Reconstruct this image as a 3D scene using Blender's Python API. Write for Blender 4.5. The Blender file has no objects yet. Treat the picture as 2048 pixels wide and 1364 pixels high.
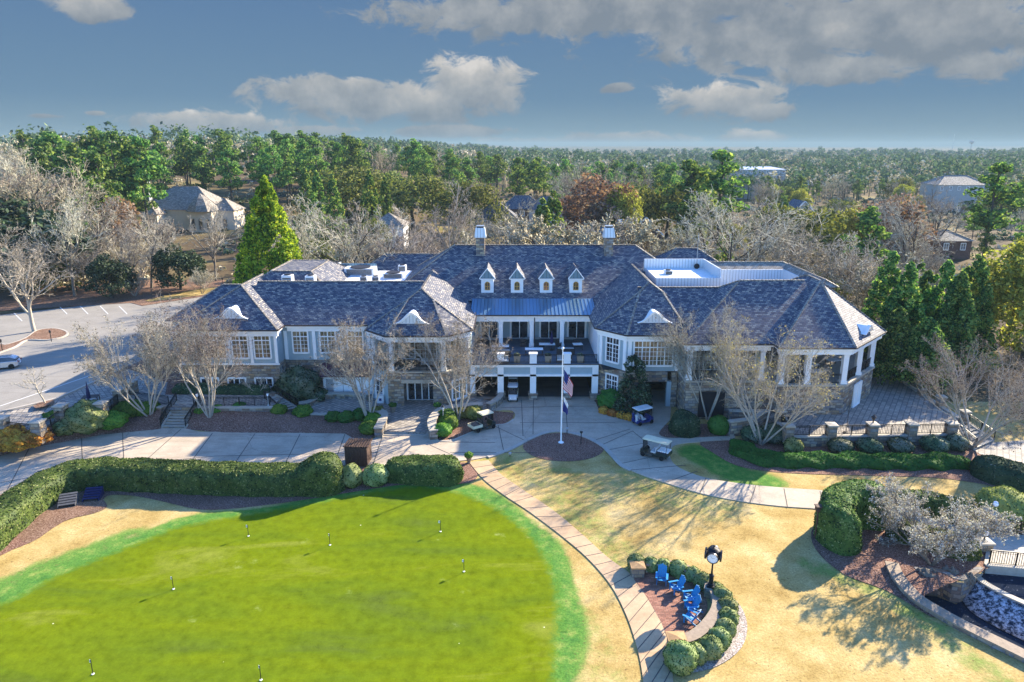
EXPO = 1.8; SUN_E = 5.0; SKY_S = .112; SKYTINT = (.78, .93, 1.22); SKYSAT = 1.2; HAZE = .00022
_k = .49
LOW0 = (.14, .21, .255); LOW1 = (.088, .156, .236); LOW2 = (.06, .119, .224)
LOW0, LOW1, LOW2 = [tuple(c*_k for c in q) for q in (LOW0, LOW1, LOW2)]
CLOUDS = [(p, tuple(c*_k for c in q)) for p, q in [(0, (.135, .16, .19)), (.45, (.22, .235, .25)), (.8, (.32, .315, .305)), (1, (.43, .41, .385))]]
import bpy, bmesh, math, random
import numpy as np
from mathutils import Vector, Matrix
SC = bpy.context.scene; COL = SC.collection
# ------------------------------------------------------------ camera model (also used to survey the plan from the photograph)
F = 1365.; PY = 640.; PIT = math.radians(14.4); H = 29.5
CP, SP = math.cos(PIT), math.sin(PIT)
def ray(u, v):
    b = (PY - v) / F
    return ((u - 1024) / F, CP + b*SP, -SP + b*CP)
def G(u, v, z=0.0):
    d = ray(u, v); t = (z - H) / d[2]
    return Vector((d[0]*t, d[1]*t, z))
def Vp(u, v, Y):
    d = ray(u, v); t = Y / d[1]
    return Vector((d[0]*t, Y, H + d[2]*t))
def Gs(s, z=0.0):                       # "u,v u,v ..." -> ground points
    return [G(*map(float, p.split(',')), z) for p in s.split()]
def projuv(p):
    dz = p[2]-H; dep = p[1]*CP - dz*SP; up = p[1]*SP + dz*CP
    return 1024 + F*p[0]/dep, PY - F*up/dep
cd = bpy.data.cameras.new('camera'); cam = bpy.data.objects.new('camera', cd); COL.objects.link(cam)
cam.location = (0, 0, H); cam.rotation_euler = (math.pi/2 - PIT, 0, 0)
cd.sensor_fit = 'HORIZONTAL'; cd.sensor_width = 36; cd.lens = 36*F/2048
cd.shift_y = -(682 - PY)/2048; cd.clip_start = .5; cd.clip_end = 30000
SC.camera = cam
SC.render.resolution_x, SC.render.resolution_y = 1024, 682
SC.view_settings.view_transform = 'Standard'; SC.view_settings.look = 'None'
SC.view_settings.gamma = 1; SC.view_settings.exposure = EXPO
SC.cycles.max_bounces = 6; SC.cycles.diffuse_bounces = 3; SC.cycles.glossy_bounces = 2
SC.cycles.transparent_max_bounces = 6; SC.cycles.volume_bounces = 0
SC.cycles.sample_clamp_indirect = 6
# ------------------------------------------------------------ node helper
class NT:
    def __init__(s, tree): s.t = tree; tree.nodes.clear()
    def n(s, typ, ins=None, **kw):
        nd = s.t.nodes.new(typ)
        for k, v in kw.items(): setattr(nd, k, v)
        for k, v in (ins or {}).items():
            if isinstance(v, tuple) and len(v) == 2 and hasattr(v[0], 'outputs'):
                s.t.links.new(v[0].outputs[v[1]], nd.inputs[k])
            elif hasattr(v, 'outputs'): s.t.links.new(v.outputs[0], nd.inputs[k])
            else: nd.inputs[k].default_value = v
        return nd
    def math(s, op, a, b=0.0, c=None, clamp=False):
        ins = {0: a, 1: b}
        if c is not None: ins[2] = c
        return s.n('ShaderNodeMath', ins, operation=op, use_clamp=clamp)
    def mix(s, f, a, b, mode='MIX'):
        nd = s.n('ShaderNodeMix', data_type='RGBA', blend_type=mode)
        for k, v in ((0, f), (6, a), (7, b)):
            if isinstance(v, tuple) and len(v) == 2 and hasattr(v[0], 'outputs'): s.t.links.new(v[0].outputs[v[1]], nd.inputs[k])
            elif hasattr(v, 'outputs'): s.t.links.new(v.outputs[2 if v.bl_idname == 'ShaderNodeMix' else 0], nd.inputs[k])
            else: nd.inputs[k].default_value = c4(v) if k else v
        return nd
    def ramp(s, fac, stops, interp='LINEAR'):
        nd = s.n('ShaderNodeValToRGB', {0: fac}); cr = nd.color_ramp; cr.interpolation = interp
        while len(cr.elements) < len(stops): cr.elements.new(.5)
        for e, (p, c) in zip(cr.elements, stops): e.position = p; e.color = c4(c)
        return nd
    def link(s, a, b): s.t.links.new(a, b)
def c4(c): return (c, c, c, 1) if isinstance(c, (int, float)) else (tuple(c) + (1,))[:4]
def mo(x): return x.outputs[2] if x.bl_idname == 'ShaderNodeMix' else x.outputs[0]
MATS = {}
def newmat(name):
    m = bpy.data.materials.new(name); m.use_nodes = True; MATS[name] = m
    return m, NT(m.node_tree)
def finish(T, colour, rough=.7, metal=0, bump=None, spec=.3, bdist=.02, bstr=.5, coat=0, alpha=None):
    p = T.n('ShaderNodeBsdfPrincipled'); o = T.n('ShaderNodeOutputMaterial', {0: p})
    if hasattr(colour, 'outputs'): T.link(mo(colour), p.inputs['Base Color'])
    else: p.inputs['Base Color'].default_value = c4(colour)
    if hasattr(rough, 'outputs'): T.link(mo(rough), p.inputs['Roughness'])
    else: p.inputs['Roughness'].default_value = rough
    p.inputs['Metallic'].default_value = metal
    p.inputs['Specular IOR Level'].default_value = spec
    p.inputs['Coat Weight'].default_value = coat
    if bump is not None:
        b = T.n('ShaderNodeBump', {'Strength': bstr, 'Distance': bdist}); T.link(mo(bump), b.inputs['Height'])
        T.link(b.outputs[0], p.inputs['Normal'])
    return p
def plain(name, c, rough=.6, metal=0, var=.12, scale=1.5, spec=.3, coat=0):
    m, T = newmat(name)
    g = T.n('ShaderNodeNewGeometry')
    nz = T.n('ShaderNodeTexNoise', {'Vector': (g, 'Position'), 'Scale': scale, 'Detail': 5, 'Roughness': .65})
    k = T.ramp((nz, 'Fac'), [(.25, 1-var), (.75, 1+var*.6)])
    finish(T, T.mix(1.0, c, k, 'MULTIPLY'), rough, metal, spec=spec, coat=coat); return m
def bricky(name, stops, mortar, bw, bh, msize=.012, rough=.75, bump=.03, offset=.5, var=.25, vscale=.7, spec=.25, jitter=0, weather=None, rot=0):
    """courses of tiles / stones / pavers: one random colour for each, laid along the surface (UV in metres)"""
    m, T = newmat(name)
    uv = T.n('ShaderNodeUVMap')
    vec = (uv, 0)
    if rot: vec = (T.n('ShaderNodeMapping', {0: vec, 2: (0, 0, rot)}), 0)
    if jitter:
        nz = T.n('ShaderNodeTexNoise', {'Vector': vec, 'Scale': 1.1, 'Detail': 2})
        vm = T.n('ShaderNodeVectorMath', {0: (nz, 'Color'), 1: (.5, .5, .5)}, operation='SUBTRACT')
        vs = T.n('ShaderNodeVectorMath', {0: vm, 1: (jitter, jitter, 0)}, operation='MULTIPLY')
        vec = (T.n('ShaderNodeVectorMath', {0: vec, 1: vs}, operation='ADD'), 0)
    b = T.n('ShaderNodeTexBrick', {'Vector': vec, 'Color1': (0, 0, 0, 1), 'Color2': (1, 1, 1, 1), 'Mortar': (0, 0, 0, 1), 'Scale': 1.0,
        'Mortar Size': msize, 'Mortar Smooth': .1, 'Brick Width': bw, 'Row Height': bh}, offset=offset, squash=.75 if jitter else 1., squash_frequency=3)
    col = T.ramp((b, 'Color'), stops, 'LINEAR')
    nz2 = T.n('ShaderNodeTexNoise', {'Vector': (uv, 0), 'Scale': vscale, 'Detail': 6, 'Roughness': .7})
    col = T.mix(1.0, col, T.ramp((nz2, 'Fac'), [(.3, 1-var), (.7, 1+var)]), 'MULTIPLY')
    if weather:
        g = T.n('ShaderNodeNewGeometry')
        n3 = T.n('ShaderNodeTexNoise', {'Vector': (g, 'Position'), 'Scale': .25, 'Detail': 4, 'Roughness': .6})
        col = T.mix(T.ramp((n3, 'Fac'), [(.5, 0.), (.72, .7)]), col, weather)
    c2 = T.mix((b, 'Fac'), col, mortar)
    hgt = T.math('MULTIPLY_ADD', (b, 'Color'), .6, T.math('MULTIPLY', T.math('SUBTRACT', 1.0, (b, 'Fac')), 1.0))
    finish(T, c2, rough, bump=hgt, bdist=bump, bstr=.8, spec=spec); return m
def seamed(name, c, pitch=.45, width=.05, rough=.4, metal=.6):
    m, T = newmat(name); uv = T.n('ShaderNodeUVMap'); sx = T.n('ShaderNodeSeparateXYZ', {0: (uv, 0)})
    fr = T.math('FRACT', T.math('DIVIDE', (sx, 0), pitch)); s_ = T.math('LESS_THAN', fr, width/pitch)
    col = T.mix(s_, c, tuple(x*.45 for x in c))
    finish(T, col, rough, metal, bump=s_, bdist=.04); return m
def leafy(name, stops, trans=.3, vscale=.5, rough=.6, tint=1.25):
    """many small faces, each with a colour of its own"""
    m, T = newmat(name); g = T.n('ShaderNodeNewGeometry')
    nz = T.n('ShaderNodeTexNoise', {'Vector': (g, 'Position'), 'Scale': vscale, 'Detail': 3})
    f = T.math('MULTIPLY_ADD', (nz, 'Fac'), .8, T.math('MULTIPLY_ADD', (g, 'Random Per Island'), 1.0, -.45), clamp=True)
    col = T.ramp(f, stops)
    oi = T.n('ShaderNodeObjectInfo')
    hv = T.n('ShaderNodeHueSaturation', {'Hue': T.math('MULTIPLY_ADD', (oi, 'Random'), .05, .475), 'Value': T.math('MULTIPLY_ADD', (oi, 'Random'), .5, .75)})
    T.link(col.outputs[0], hv.inputs['Color'])
    d = T.n('ShaderNodeBsdfDiffuse'); t = T.n('ShaderNodeBsdfTranslucent'); T.link(hv.outputs[0], d.inputs[0])
    T.link(mo(T.mix(1.0, hv, tuple(x*tint for x in (1, 1.05, .7)), 'MULTIPLY')), t.inputs[0])
    gl = T.n('ShaderNodeBsdfGlossy', {'Color': (1, 1, 1, 1), 'Roughness': rough})
    a = T.n('ShaderNodeMixShader', {0: trans, 1: d, 2: t}); b = T.n('ShaderNodeMixShader', {0: .012, 1: a, 2: gl})
    T.n('ShaderNodeOutputMaterial', {0: b}); return m
def grainy(name, stops, scale=14, big=.3, bigv=.25, rough=.9, bump=.06, translucent=0, wave=None):
    """loose or grassy ground: fine grain with broad tone changes"""
    m, T = newmat(name); g = T.n('ShaderNodeNewGeometry')
    n1 = T.n('ShaderNodeTexNoise', {'Vector': (g, 'Position'), 'Scale': scale, 'Detail': 3, 'Roughness': .75})
    n2 = T.n('ShaderNodeTexNoise', {'Vector': (g, 'Position'), 'Scale': big, 'Detail': 5, 'Roughness': .6})
    col = T.ramp((n1, 'Fac'), stops)
    col = T.mix(1.0, col, T.ramp((n2, 'Fac'), [(.3, 1-bigv), (.7, 1+bigv)]), 'MULTIPLY')
    finish(T, col, rough, bump=n1, bdist=bump, spec=.1); return m
# ------------------------------------------------------------ mesh helper
class MB:
    def __init__(s): s.v = []; s.f = []
    def add(s, vs, fs):
        o = len(s.v); s.v += [tuple(p) for p in vs]; s.f += [tuple(i+o for i in f) for f in fs]; return s
    def poly(s, pts): return s.add(pts, [range(len(pts))])
    def box(s, x0, x1, y0, y1, z0, z1): return s.prism([(x0, y0), (x1, y0), (x1, y1), (x0, y1)], z0, z1)
    def prism(s, p, z0, z1):
        n = len(p); a = sum(p[i][0]*p[(i+1) % n][1]-p[(i+1) % n][0]*p[i][1] for i in range(n))
        if a < 0: p = p[::-1]
        vs = [(q[0], q[1], z0) for q in p] + [(q[0], q[1], z1) for q in p]
        return s.add(vs, [tuple(range(n))[::-1], tuple(range(n, 2*n))] + [(i, (i+1) % n, n+(i+1) % n, n+i) for i in range(n)])
    def lbox(s, fr, s0, s1, d0, d1, z0, z1):
        A, t, n = fr
        q = lambda a, d: (A[0]+t[0]*a+n[0]*d, A[1]+t[1]*a+n[1]*d)
        return s.prism([q(s0, d1), q(s1, d1), q(s1, d0), q(s0, d0)], z0, z1)
    def obox(s, c, dim, rz=0, M=None):
        x, y, z = dim[0]/2, dim[1]/2, dim[2]/2
        R = M or Matrix.Rotation(rz, 3, 'Z')
        vs = [Vector(c) + R @ Vector((i*x, j*y, k*z)) for k in (-1, 1) for i, j in ((-1, -1), (1, -1), (1, 1), (-1, 1))]
        return s.add(vs, [(3, 2, 1, 0), (4, 5, 6, 7)] + [(i, (i+1) % 4, 4+(i+1) % 4, 4+i) for i in range(4)])
    def bar(s, p, q, w, h=None):                      # square bar between two points
        p, q = Vector(p), Vector(q); d = (q-p); L = d.length
        if L < 1e-6: return s
        return s.obox((p+q)/2, (L, w, h or w), M=d.to_track_quat('X', 'Z').to_matrix())
    def tube(s, p, q, r0, r1=None, n=8, cap=True):
        r1 = r0 if r1 is None else r1; p, q = Vector(p), Vector(q); R = (q-p).to_track_quat('Z', 'X').to_matrix(); vs = []
        for c, r in ((p, r0), (q, r1)): vs += [c + R @ Vector((r*math.cos(2*math.pi*i/n), r*math.sin(2*math.pi*i/n), 0)) for i in range(n)]
        fs = [(i, (i+1) % n, n+(i+1) % n, n+i) for i in range(n)]
        if cap: fs += [tuple(range(n))[::-1], tuple(range(n, 2*n))]
        return s.add(vs, fs)
    def lathe(s, prof, c=(0, 0, 0), n=14, M=None):
        vs = []; M = M or Matrix.Identity(3)
        for r, z in prof: vs += [Vector(c) + M @ Vector((r*math.cos(2*math.pi*i/n), r*math.sin(2*math.pi*i/n), z)) for i in range(n)]
        m = len(prof); fs = [(k*n+i, k*n+(i+1) % n, (k+1)*n+(i+1) % n, (k+1)*n+i) for k in range(m-1) for i in range(n)]
        fs += [tuple(range(n))[::-1], tuple(range((m-1)*n, m*n))]
        return s.add(vs, fs)
    def sweep(s, path, prof, closed=False):           # prof: (offset sideways, z) pairs, closed section along a plan path
        path = [Vector(p) for p in path]; n = len(path); k = len(prof); vs = []
        for i, p in enumerate(path):
            a = path[(i-1) % n] if closed or i else p; b = path[(i+1) % n] if closed or i < n-1 else p
            d = Vector((b.x-a.x, b.y-a.y, 0)).normalized(); nn = Vector((d.y, -d.x, 0))
            vs += [(p.x+nn.x*o, p.y+nn.y*o, p.z+z) for o, z in prof]
        fs = [(i*k+j, i*k+(j+1) % k, ((i+1) % n)*k+(j+1) % k, ((i+1) % n)*k+j) for i in range(n if closed else n-1) for j in range(k)]
        if not closed: fs += [tuple(range(k))[::-1], tuple((n-1)*k+j for j in range(k))]
        return s.add(vs, fs)
    def build(s, name, m, parent=None, smooth=False, weld=False, uv=True, loc=None):
        me = bpy.data.meshes.new(name); me.from_pydata(s.v, [], s.f)
        if weld or smooth:
            bm = bmesh.new(); bm.from_mesh(me); bmesh.ops.remove_doubles(bm, verts=bm.verts, dist=.002)
            bmesh.ops.recalc_face_normals(bm, faces=bm.faces); bm.to_mesh(me); bm.free()
        if uv: boxuv(me)
        if smooth: me.polygons.foreach_set('use_smooth', [True]*len(me.polygons))
        return link(name, me, m, parent, loc)
def link(name, me, m, parent=None, loc=None):
    mm = MATS[m] if isinstance(m, str) else m
    if mm and not me.materials: me.materials.append(mm)
    o = bpy.data.objects.new(name, me); COL.objects.link(o)
    if parent: o.parent = parent
    if loc: o.location = loc
    return o
def boxuv(me):
    L = me.uv_layers.new(name='UVMap').data
    for p in me.polygons:
        n = p.normal
        if abs(n.z) > .995: t, b = Vector((1, 0, 0)), Vector((0, 1, 0))
        else:
            t = Vector((-n.y, n.x, 0)).normalized(); b = n.cross(t)
        for li in p.loop_indices:
            co = me.vertices[me.loops[li].vertex_index].co; L[li].uv = (co.dot(t), co.dot(b))
def frame(A, B):
    t = Vector((B[0]-A[0], B[1]-A[1])); L = t.length; t /= L
    return (A, t, (t.y, -t.x)), L
def tag(o, label=None, cat=None, group=None, kind=None):
    if label: o['label'] = label
    if cat: o['category'] = cat
    if group: o['group'] = group
    if kind: o['kind'] = kind
    return o
def thing(name, label, cat, loc=(0, 0, 0), rz=0, group=None):
    o = bpy.data.objects.new(name, None); COL.objects.link(o); o.location = loc; o.rotation_euler = (0, 0, rz)
    o.empty_display_size = .2
    return tag(o, label, cat, group)
def dup(root, loc, rz=0, label=None, sc=None):
    r = root.copy(); COL.objects.link(r); r.location = loc; r.rotation_euler = (0, 0, rz)
    if sc: r.scale = sc if isinstance(sc, (tuple, list)) else (sc, sc, sc)
    if label: r['label'] = label
    for ch in root.children:
        c = ch.copy(); COL.objects.link(c); c.parent = r
        for g in ch.children:
            d = g.copy(); COL.objects.link(d); d.parent = c
    return r
def struct(o): o['kind'] = 'structure'; return o
def npmesh(name, V, Fq, smooth=False):
    """big meshes from numpy arrays: V (n,3), Fq (m,3|4)"""
    me = bpy.data.meshes.new(name); k = Fq.shape[1]
    me.vertices.add(len(V)); me.vertices.foreach_set('co', np.ascontiguousarray(V, np.float32).ravel())
    me.loops.add(Fq.size); me.loops.foreach_set('vertex_index', np.ascontiguousarray(Fq, np.int32).ravel())
    me.polygons.add(len(Fq)); me.polygons.foreach_set('loop_start', np.arange(0, Fq.size, k, dtype=np.int32))
    me.update(calc_edges=True)
    if smooth: me.polygons.foreach_set('use_smooth', np.ones(len(Fq), bool))
    return me
def smoothstep(a, b, x):
    t = np.clip((x-a)/(b-a), 0, 1); return t*t*(3-2*t)
def spline(pts, n=6, closed=False):
    P = [Vector(p) for p in pts]; out = []; m = len(P)
    for i in range(m if closed else m-1):
        g = (lambda j: P[j % m]) if closed else (lambda j: P[max(0, min(m-1, j))])
        a, b, c, d = g(i-1), g(i), g(i+1), g(i+2)
        for k in range(n):
            t = k/n
            out.append(.5*((2*b)+(c-a)*t+(2*a-5*b+4*c-d)*t*t+(3*b-a-3*c+d)*t**3))
    if not closed: out.append(P[-1])
    return out
def resample(path, step):
    out = [Vector(path[0])]; acc = 0
    for a, b in zip(path, path[1:]):
        a, b = Vector(a), Vector(b); L = (b-a).length; 
        while acc + L >= step and L > 1e-9:
            a = a + (b-a)*((step-acc)/L); out.append(a.copy()); L = (b-a).length; acc = 0
        acc += L
    return out
# ------------------------------------------------------------ sky, sun
SUN_EL, SUN_AZ = math.radians(25), math.atan2(.75, .66)      # azimuth from +Y towards +X
sd = Vector((math.cos(SUN_EL)*math.sin(SUN_AZ), math.cos(SUN_EL)*math.cos(SUN_AZ), math.sin(SUN_EL)))
ld = bpy.data.lights.new('sun', 'SUN'); ld.energy = SUN_E; ld.angle = math.radians(.6); ld.color = (1, .87, .67)
lo = bpy.data.objects.new('sun', ld); COL.objects.link(lo); lo.rotation_euler = sd.to_track_quat('Z', 'Y').to_euler(); lo.location = (60, 60, 80)
W = bpy.data.worlds.new('World'); SC.world = W; W.use_nodes = True
T = NT(W.node_tree)
sky = T.n('ShaderNodeTexSky', sky_type='NISHITA'); sky.sun_disc = False; sky.sun_elevation = SUN_EL; sky.sun_rotation = SUN_AZ
sky.air_density = 1.0; sky.dust_density = .6; sky.ozone_density = 2.5
tc = T.n('ShaderNodeTexCoord'); nrm = T.n('ShaderNodeVectorMath', {0: (tc, 'Generated')}, operation='NORMALIZE')
xyz = T.n('ShaderNodeSeparateXYZ', {0: nrm})
az = T.math('ARCTAN2', (xyz, 0), (xyz, 1)); el = T.math('ARCSINE', (xyz, 2))
ae = T.n('ShaderNodeCombineXYZ', {0: az, 1: el})
def skydir(u, v):
    d = Vector(ray(u, v)).normalized(); return math.atan2(d.x, d.y), math.asin(d.z)
# low air: blue-grey with a paler rim, far darker than the high sky
low = T.ramp(T.math('DIVIDE', el, .6, clamp=True), [(0, LOW0), (.10, LOW1), (.36, LOW2), (1, LOW2)])
fbm = T.n('ShaderNodeTexNoise', {'Vector': (T.n('ShaderNodeVectorMath', {0: ae, 1: (1, 1.7, 1)}, operation='MULTIPLY'), 0), 'Scale': 17, 'Detail': 10, 'Roughness': .66, 'Distortion': .5})
fbm2 = T.n('ShaderNodeTexNoise', {'Vector': (T.n('ShaderNodeVectorMath', {0: ae, 1: (0.004, .02, 0)}, operation='ADD'), 0), 'Scale': 20, 'Detail': 7, 'Roughness': .6})
CL = [(180, 12, 105, 34, .6), (1300, -5, 680, 105, .42), (1560, 75, 420, 92, .45), (1050, 30, 380, 52, .5), (1800, 20, 400, 60, .3), (1880, 60, 330, 95, .5), (1960, 130, 130, 40, .8), (1700, 135, 180, 40, .75),
      (640, 178, 200, 34, .7), (800, 205, 280, 48, .75), (950, 172, 125, 66, 1.), (1450, 200, 150, 46, 1.), (1530, 222, 70, 24, .9), (430, 246, 185, 26, .8), (380, 238, 70, 22, .9),
      (1240, 282, 190, 22, .5), (900, 262, 150, 14, .35), (620, 262, 120, 12, .4), (1060, 284, 120, 12, .4), (1505, 278, 82, 22, .7), (1232, 176, 38, 14, .35), (90, 232, 40, 6, .3), (190, 226, 22, 5, .4)]
dens = None; lit = None
for (u, v, ru, rv, k) in CL:
    a0, e0 = skydir(u, v); a1, _ = skydir(u+ru, v); _, e1 = skydir(u, v-rv)
    q = T.n('ShaderNodeVectorMath', {0: ae, 1: (a0, e0, 0)}, operation='SUBTRACT')
    q = T.n('ShaderNodeVectorMath', {0: q, 1: (1/max(a1-a0, 1e-3), 1/max(e1-e0, 1e-3), 0)}, operation='MULTIPLY')
    L = T.n('ShaderNodeVectorMath', {0: q}, operation='LENGTH')
    d = T.math('SUBTRACT', 1.0, (L, 'Value'))
    qy = T.n('ShaderNodeSeparateXYZ', {0: q})
    w = T.math('MULTIPLY', T.math('MULTIPLY_ADD', (qy, 1), .5, .45, clamp=True), k)
    e_ = T.math('EXPONENT', T.math('MULTIPLY', d, 7.0)); we = T.math('MULTIPLY', w, e_)
    if dens is None: dens, num, den = d, we, e_
    else: dens = T.math('SMOOTH_MAX', dens, d, .18); num = T.math('ADD', num, we); den = T.math('ADD', den, e_)
lit = T.math('DIVIDE', num, den)
nz = T.math('SUBTRACT', (fbm, 'Fac'), .5)
dn = T.math('ADD', dens, T.math('MULTIPLY', nz, 2.3))
cov = T.n('ShaderNodeMapRange', {0: dn, 1: .02, 2: .38, 3: 0., 4: .93}, interpolation_type='SMOOTHSTEP')
edge = T.math('ADD', T.math('MULTIPLY', lit, 1.15), T.math('MULTIPLY', T.math('SUBTRACT', (fbm2, 'Fac'), .5), 1.7), clamp=True)
ccol = T.ramp(edge, CLOUDS)
vis = T.mix((cov, 0), low, ccol)
hi = T.mix(1.0, sky, SKYTINT, 'MULTIPLY')
hs = T.n('ShaderNodeHueSaturation', {'Saturation': SKYSAT, 'Color': (sky, 0)})
hi = T.mix(1.0, hs, SKYTINT, 'MULTIPLY')
front = T.math('MULTIPLY', T.n('ShaderNodeMapRange', {0: el, 1: .20, 2: .38, 3: 1., 4: 0.}, interpolation_type='SMOOTHSTEP'),
               T.n('ShaderNodeMapRange', {0: (xyz, 1), 1: -.35, 2: .35, 3: 0., 4: 1.}, interpolation_type='SMOOTHSTEP'))
bgA = T.n('ShaderNodeBackground', {1: SKY_S}); T.link(mo(hi), bgA.inputs[0])
bgB = T.n('ShaderNodeBackground', {1: 1.0}); T.link(mo(vis), bgB.inputs[0])
T.n('ShaderNodeOutputWorld', {0: T.n('ShaderNodeMixShader', {0: front, 1: bgA, 2: bgB})})
W.cycles.sampling_method = 'MANUAL'; W.cycles.sample_map_resolution = 512
# ------------------------------------------------------------ materials
bricky('slate', [(0, (.055, .062, .092)), (.35, (.105, .113, .145)), (.65, (.165, .168, .182)), (.88, (.26, .24, .22)), (1, (.36, .325, .275))], (.022, .024, .045), .42, .24, .022, .72, .05, var=.14, vscale=.5)
bricky('slate_tan', [(0, (.20, .175, .15)), (.4, (.28, .245, .205)), (.8, (.36, .32, .265)), (1, (.42, .38, .32))], (.06, .055, .05), .5, .25, .02, .75, .04, var=.2)
bricky('stone', [(0, (.09, .10, .12)), (.2, (.34, .25, .15)), (.4, (.19, .13, .10)), (.6, (.40, .35, .27)), (.8, (.19, .19, .20)), (1, (.50, .40, .25))], (.15, .135, .12), .75, .30, .022, .85, .06, jitter=.22, var=.35, vscale=2.2)
bricky('paver', [(0, (.25, .225, .195)), (.5, (.33, .295, .25)), (1, (.41, .365, .30))], (.15, .14, .13), .5, .5, .04, .8, .01, offset=0, var=.2, vscale=.4, rot=.6)
bricky('brick', [(0, (.20, .085, .055)), (.5, (.29, .125, .08)), (1, (.36, .18, .12))], (.13, .08, .06), .3, .13, .014, .85, .01, var=.25, vscale=.8)
bricky('red_brick_wall', [(0, (.10, .05, .04)), (.5, (.16, .08, .06)), (1, (.22, .12, .09))], (.15, .13, .12), .24, .08, .01, .9, .01)
seamed('blue_metal', (.13, .24, .34), .45, .06, .35, .55)
seamed('purple_metal', (.10, .035, .06), .4, .05, .45, .3)
seamed('white_seam', (.66, .70, .72), .4, .05, .4, .2)
plain('white', (.9, .89, .86), .5, var=.07); plain('siding', (.34, .43, .46), .6, var=.08)
plain('siding_grey', (.36, .38, .39), .6, var=.08)
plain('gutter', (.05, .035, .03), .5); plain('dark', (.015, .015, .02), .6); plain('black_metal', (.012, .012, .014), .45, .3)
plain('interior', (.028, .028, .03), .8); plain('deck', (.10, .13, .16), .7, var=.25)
plain('roof_white', (.74, .75, .74), .55, var=.1); plain('limestone', (.42, .38, .31), .8, var=.2, scale=3)
plain('cap_stone', (.30, .235, .17), .85, var=.3, scale=4); plain('orange_stone', (.42, .25, .11), .8, var=.25, scale=4)
plain('bronze', (.055, .05, .05), .35, .7); plain('chair_blue', (.018, .23, .48), .45, var=.1, scale=5)
plain('galv', (.42, .45, .47), .4, .7); plain('ac_grey', (.46, .46, .42), .5, .1)
plain('cushion', (.55, .56, .56), .9); plain('wicker', (.07, .055, .05), .8, var=.3, scale=20); plain('terracotta', (.28, .23, .17), .8)
plain('navy', (.012, .014, .07), .8); plain('white_plastic', (.72, .72, .70), .35, spec=.5, coat=.3); plain('cream_plastic', (.74, .66, .44), .4, spec=.5)
plain('cart_green', (.012, .022, .018), .3, spec=.5, coat=.4); plain('cart_blue', (.02, .035, .16), .4); plain('rubber', (.012, .012, .012), .9); plain('silver_paint', (.42, .46, .50), .25, .6, var=.04, coat=.8)
plain('brown_wood', (.085, .05, .035), .75, var=.35, scale=5); plain('grey_wood', (.10, .10, .105), .7, var=.4, scale=6)
plain('flag_red', (.50, .02, .03), .8); plain('flag_blue', (.02, .03, .16), .8); plain('flag_white', (.75, .75, .75), .8)
plain('bark', (.17, .145, .115), .95, var=.35, scale=5); plain('bark_pale', (.42, .37, .295), .9, var=.25, scale=3); plain('bark_dark', (.085, .07, .058), .95, var=.3, scale=5)
plain('tan_render', (.62, .53, .40), .85, var=.12); plain('pale_render', (.40, .39, .36), .85, var=.1)
plain('brass', (.5, .32, .08), .4, .8); plain('yellow_paint', (.55, .30, .02), .6)
plain('chrome', (.6, .6, .62), .15, 1.0, var=.02); plain('red_lens', (.3, .01, .01), .2)
def glass(name, c, rough=.08):
    m, T = newmat(name); g = T.n('ShaderNodeNewGeometry')
    nz = T.n('ShaderNodeTexNoise', {'Vector': (g, 'Position'), 'Scale': 1.1, 'Detail': 3})
    p = finish(T, T.mix(T.ramp((nz, 'Fac'), [(.42, 0.), (.62, 1.)]), c, tuple(x*2.6+.015 for x in c)), rough, spec=.9); return m
glass('glass', (.022, .022, .026)); glass('glass_warm', (.10, .075, .045)); glass('car_glass', (.02, .025, .03))
glass('lamp_glass', (.5, .5, .52), .2)
grainy('mulch', [(.3, (.055, .026, .018)), (.46, (.15, .075, .052)), (.6, (.30, .18, .135)), (.73, (.50, .37, .31))], 9, .35, .2, bump=.08)
grainy('mulch_dry', [(.3, (.06, .033, .022)), (.48, (.17, .095, .06)), (.62, (.30, .20, .14)), (.78, (.5, .38, .30))], 8, .35, .2, bump=.08)
grainy('gravel', [(.35, (.16, .12, .10)), (.5, (.34, .29, .25)), (.65, (.62, .57, .52))], 9, .4, .15, bump=.06)
def concrete(name, c, var=.22, stain=(.3, .24, .17)):
    m, T = newmat(name); g = T.n('ShaderNodeNewGeometry')
    n1 = T.n('ShaderNodeTexNoise', {'Vector': (g, 'Position'), 'Scale': .35, 'Detail': 8, 'Roughness': .7})
    n2 = T.n('ShaderNodeTexNoise', {'Vector': (g, 'Position'), 'Scale': 6, 'Detail': 5, 'Roughness': .8})
    n3 = T.n('ShaderNodeTexNoise', {'Vector': (T.n('ShaderNodeVectorMath', {0: (g, 'Position'), 1: (.16, .9, .3)}, operation='MULTIPLY'), 0), 'Scale': .9, 'Detail': 6, 'Distortion': 1.2})
    col = T.mix(1.0, c, T.ramp((n1, 'Fac'), [(.3, 1-var), (.7, 1+var)]), 'MULTIPLY')
    col = T.mix(1.0, col, T.ramp((n2, 'Fac'), [(.3, .86), (.7, 1.1)]), 'MULTIPLY')
    col = T.mix(T.ramp((n3, 'Fac'), [(.52, 0.), (.75, .55)]), col, stain)
    v = T.n('ShaderNodeTexVoronoi', {'Vector': (T.n('ShaderNodeVectorMath', {0: (g, 'Position'), 1: T.n('ShaderNodeVectorMath', {0: (n2, 'Color'), 1: (.6, .6, .6)}, operation='MULTIPLY')}, operation='ADD'), 0), 'Scale': .09}, feature='DISTANCE_TO_EDGE')
    col = T.mix(T.math('LESS_THAN', (v, 'Distance'), .0014), col, tuple(x*.5 for x in c))
    finish(T, col, .85, bump=n2, bdist=.01, spec=.2); return m
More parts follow.
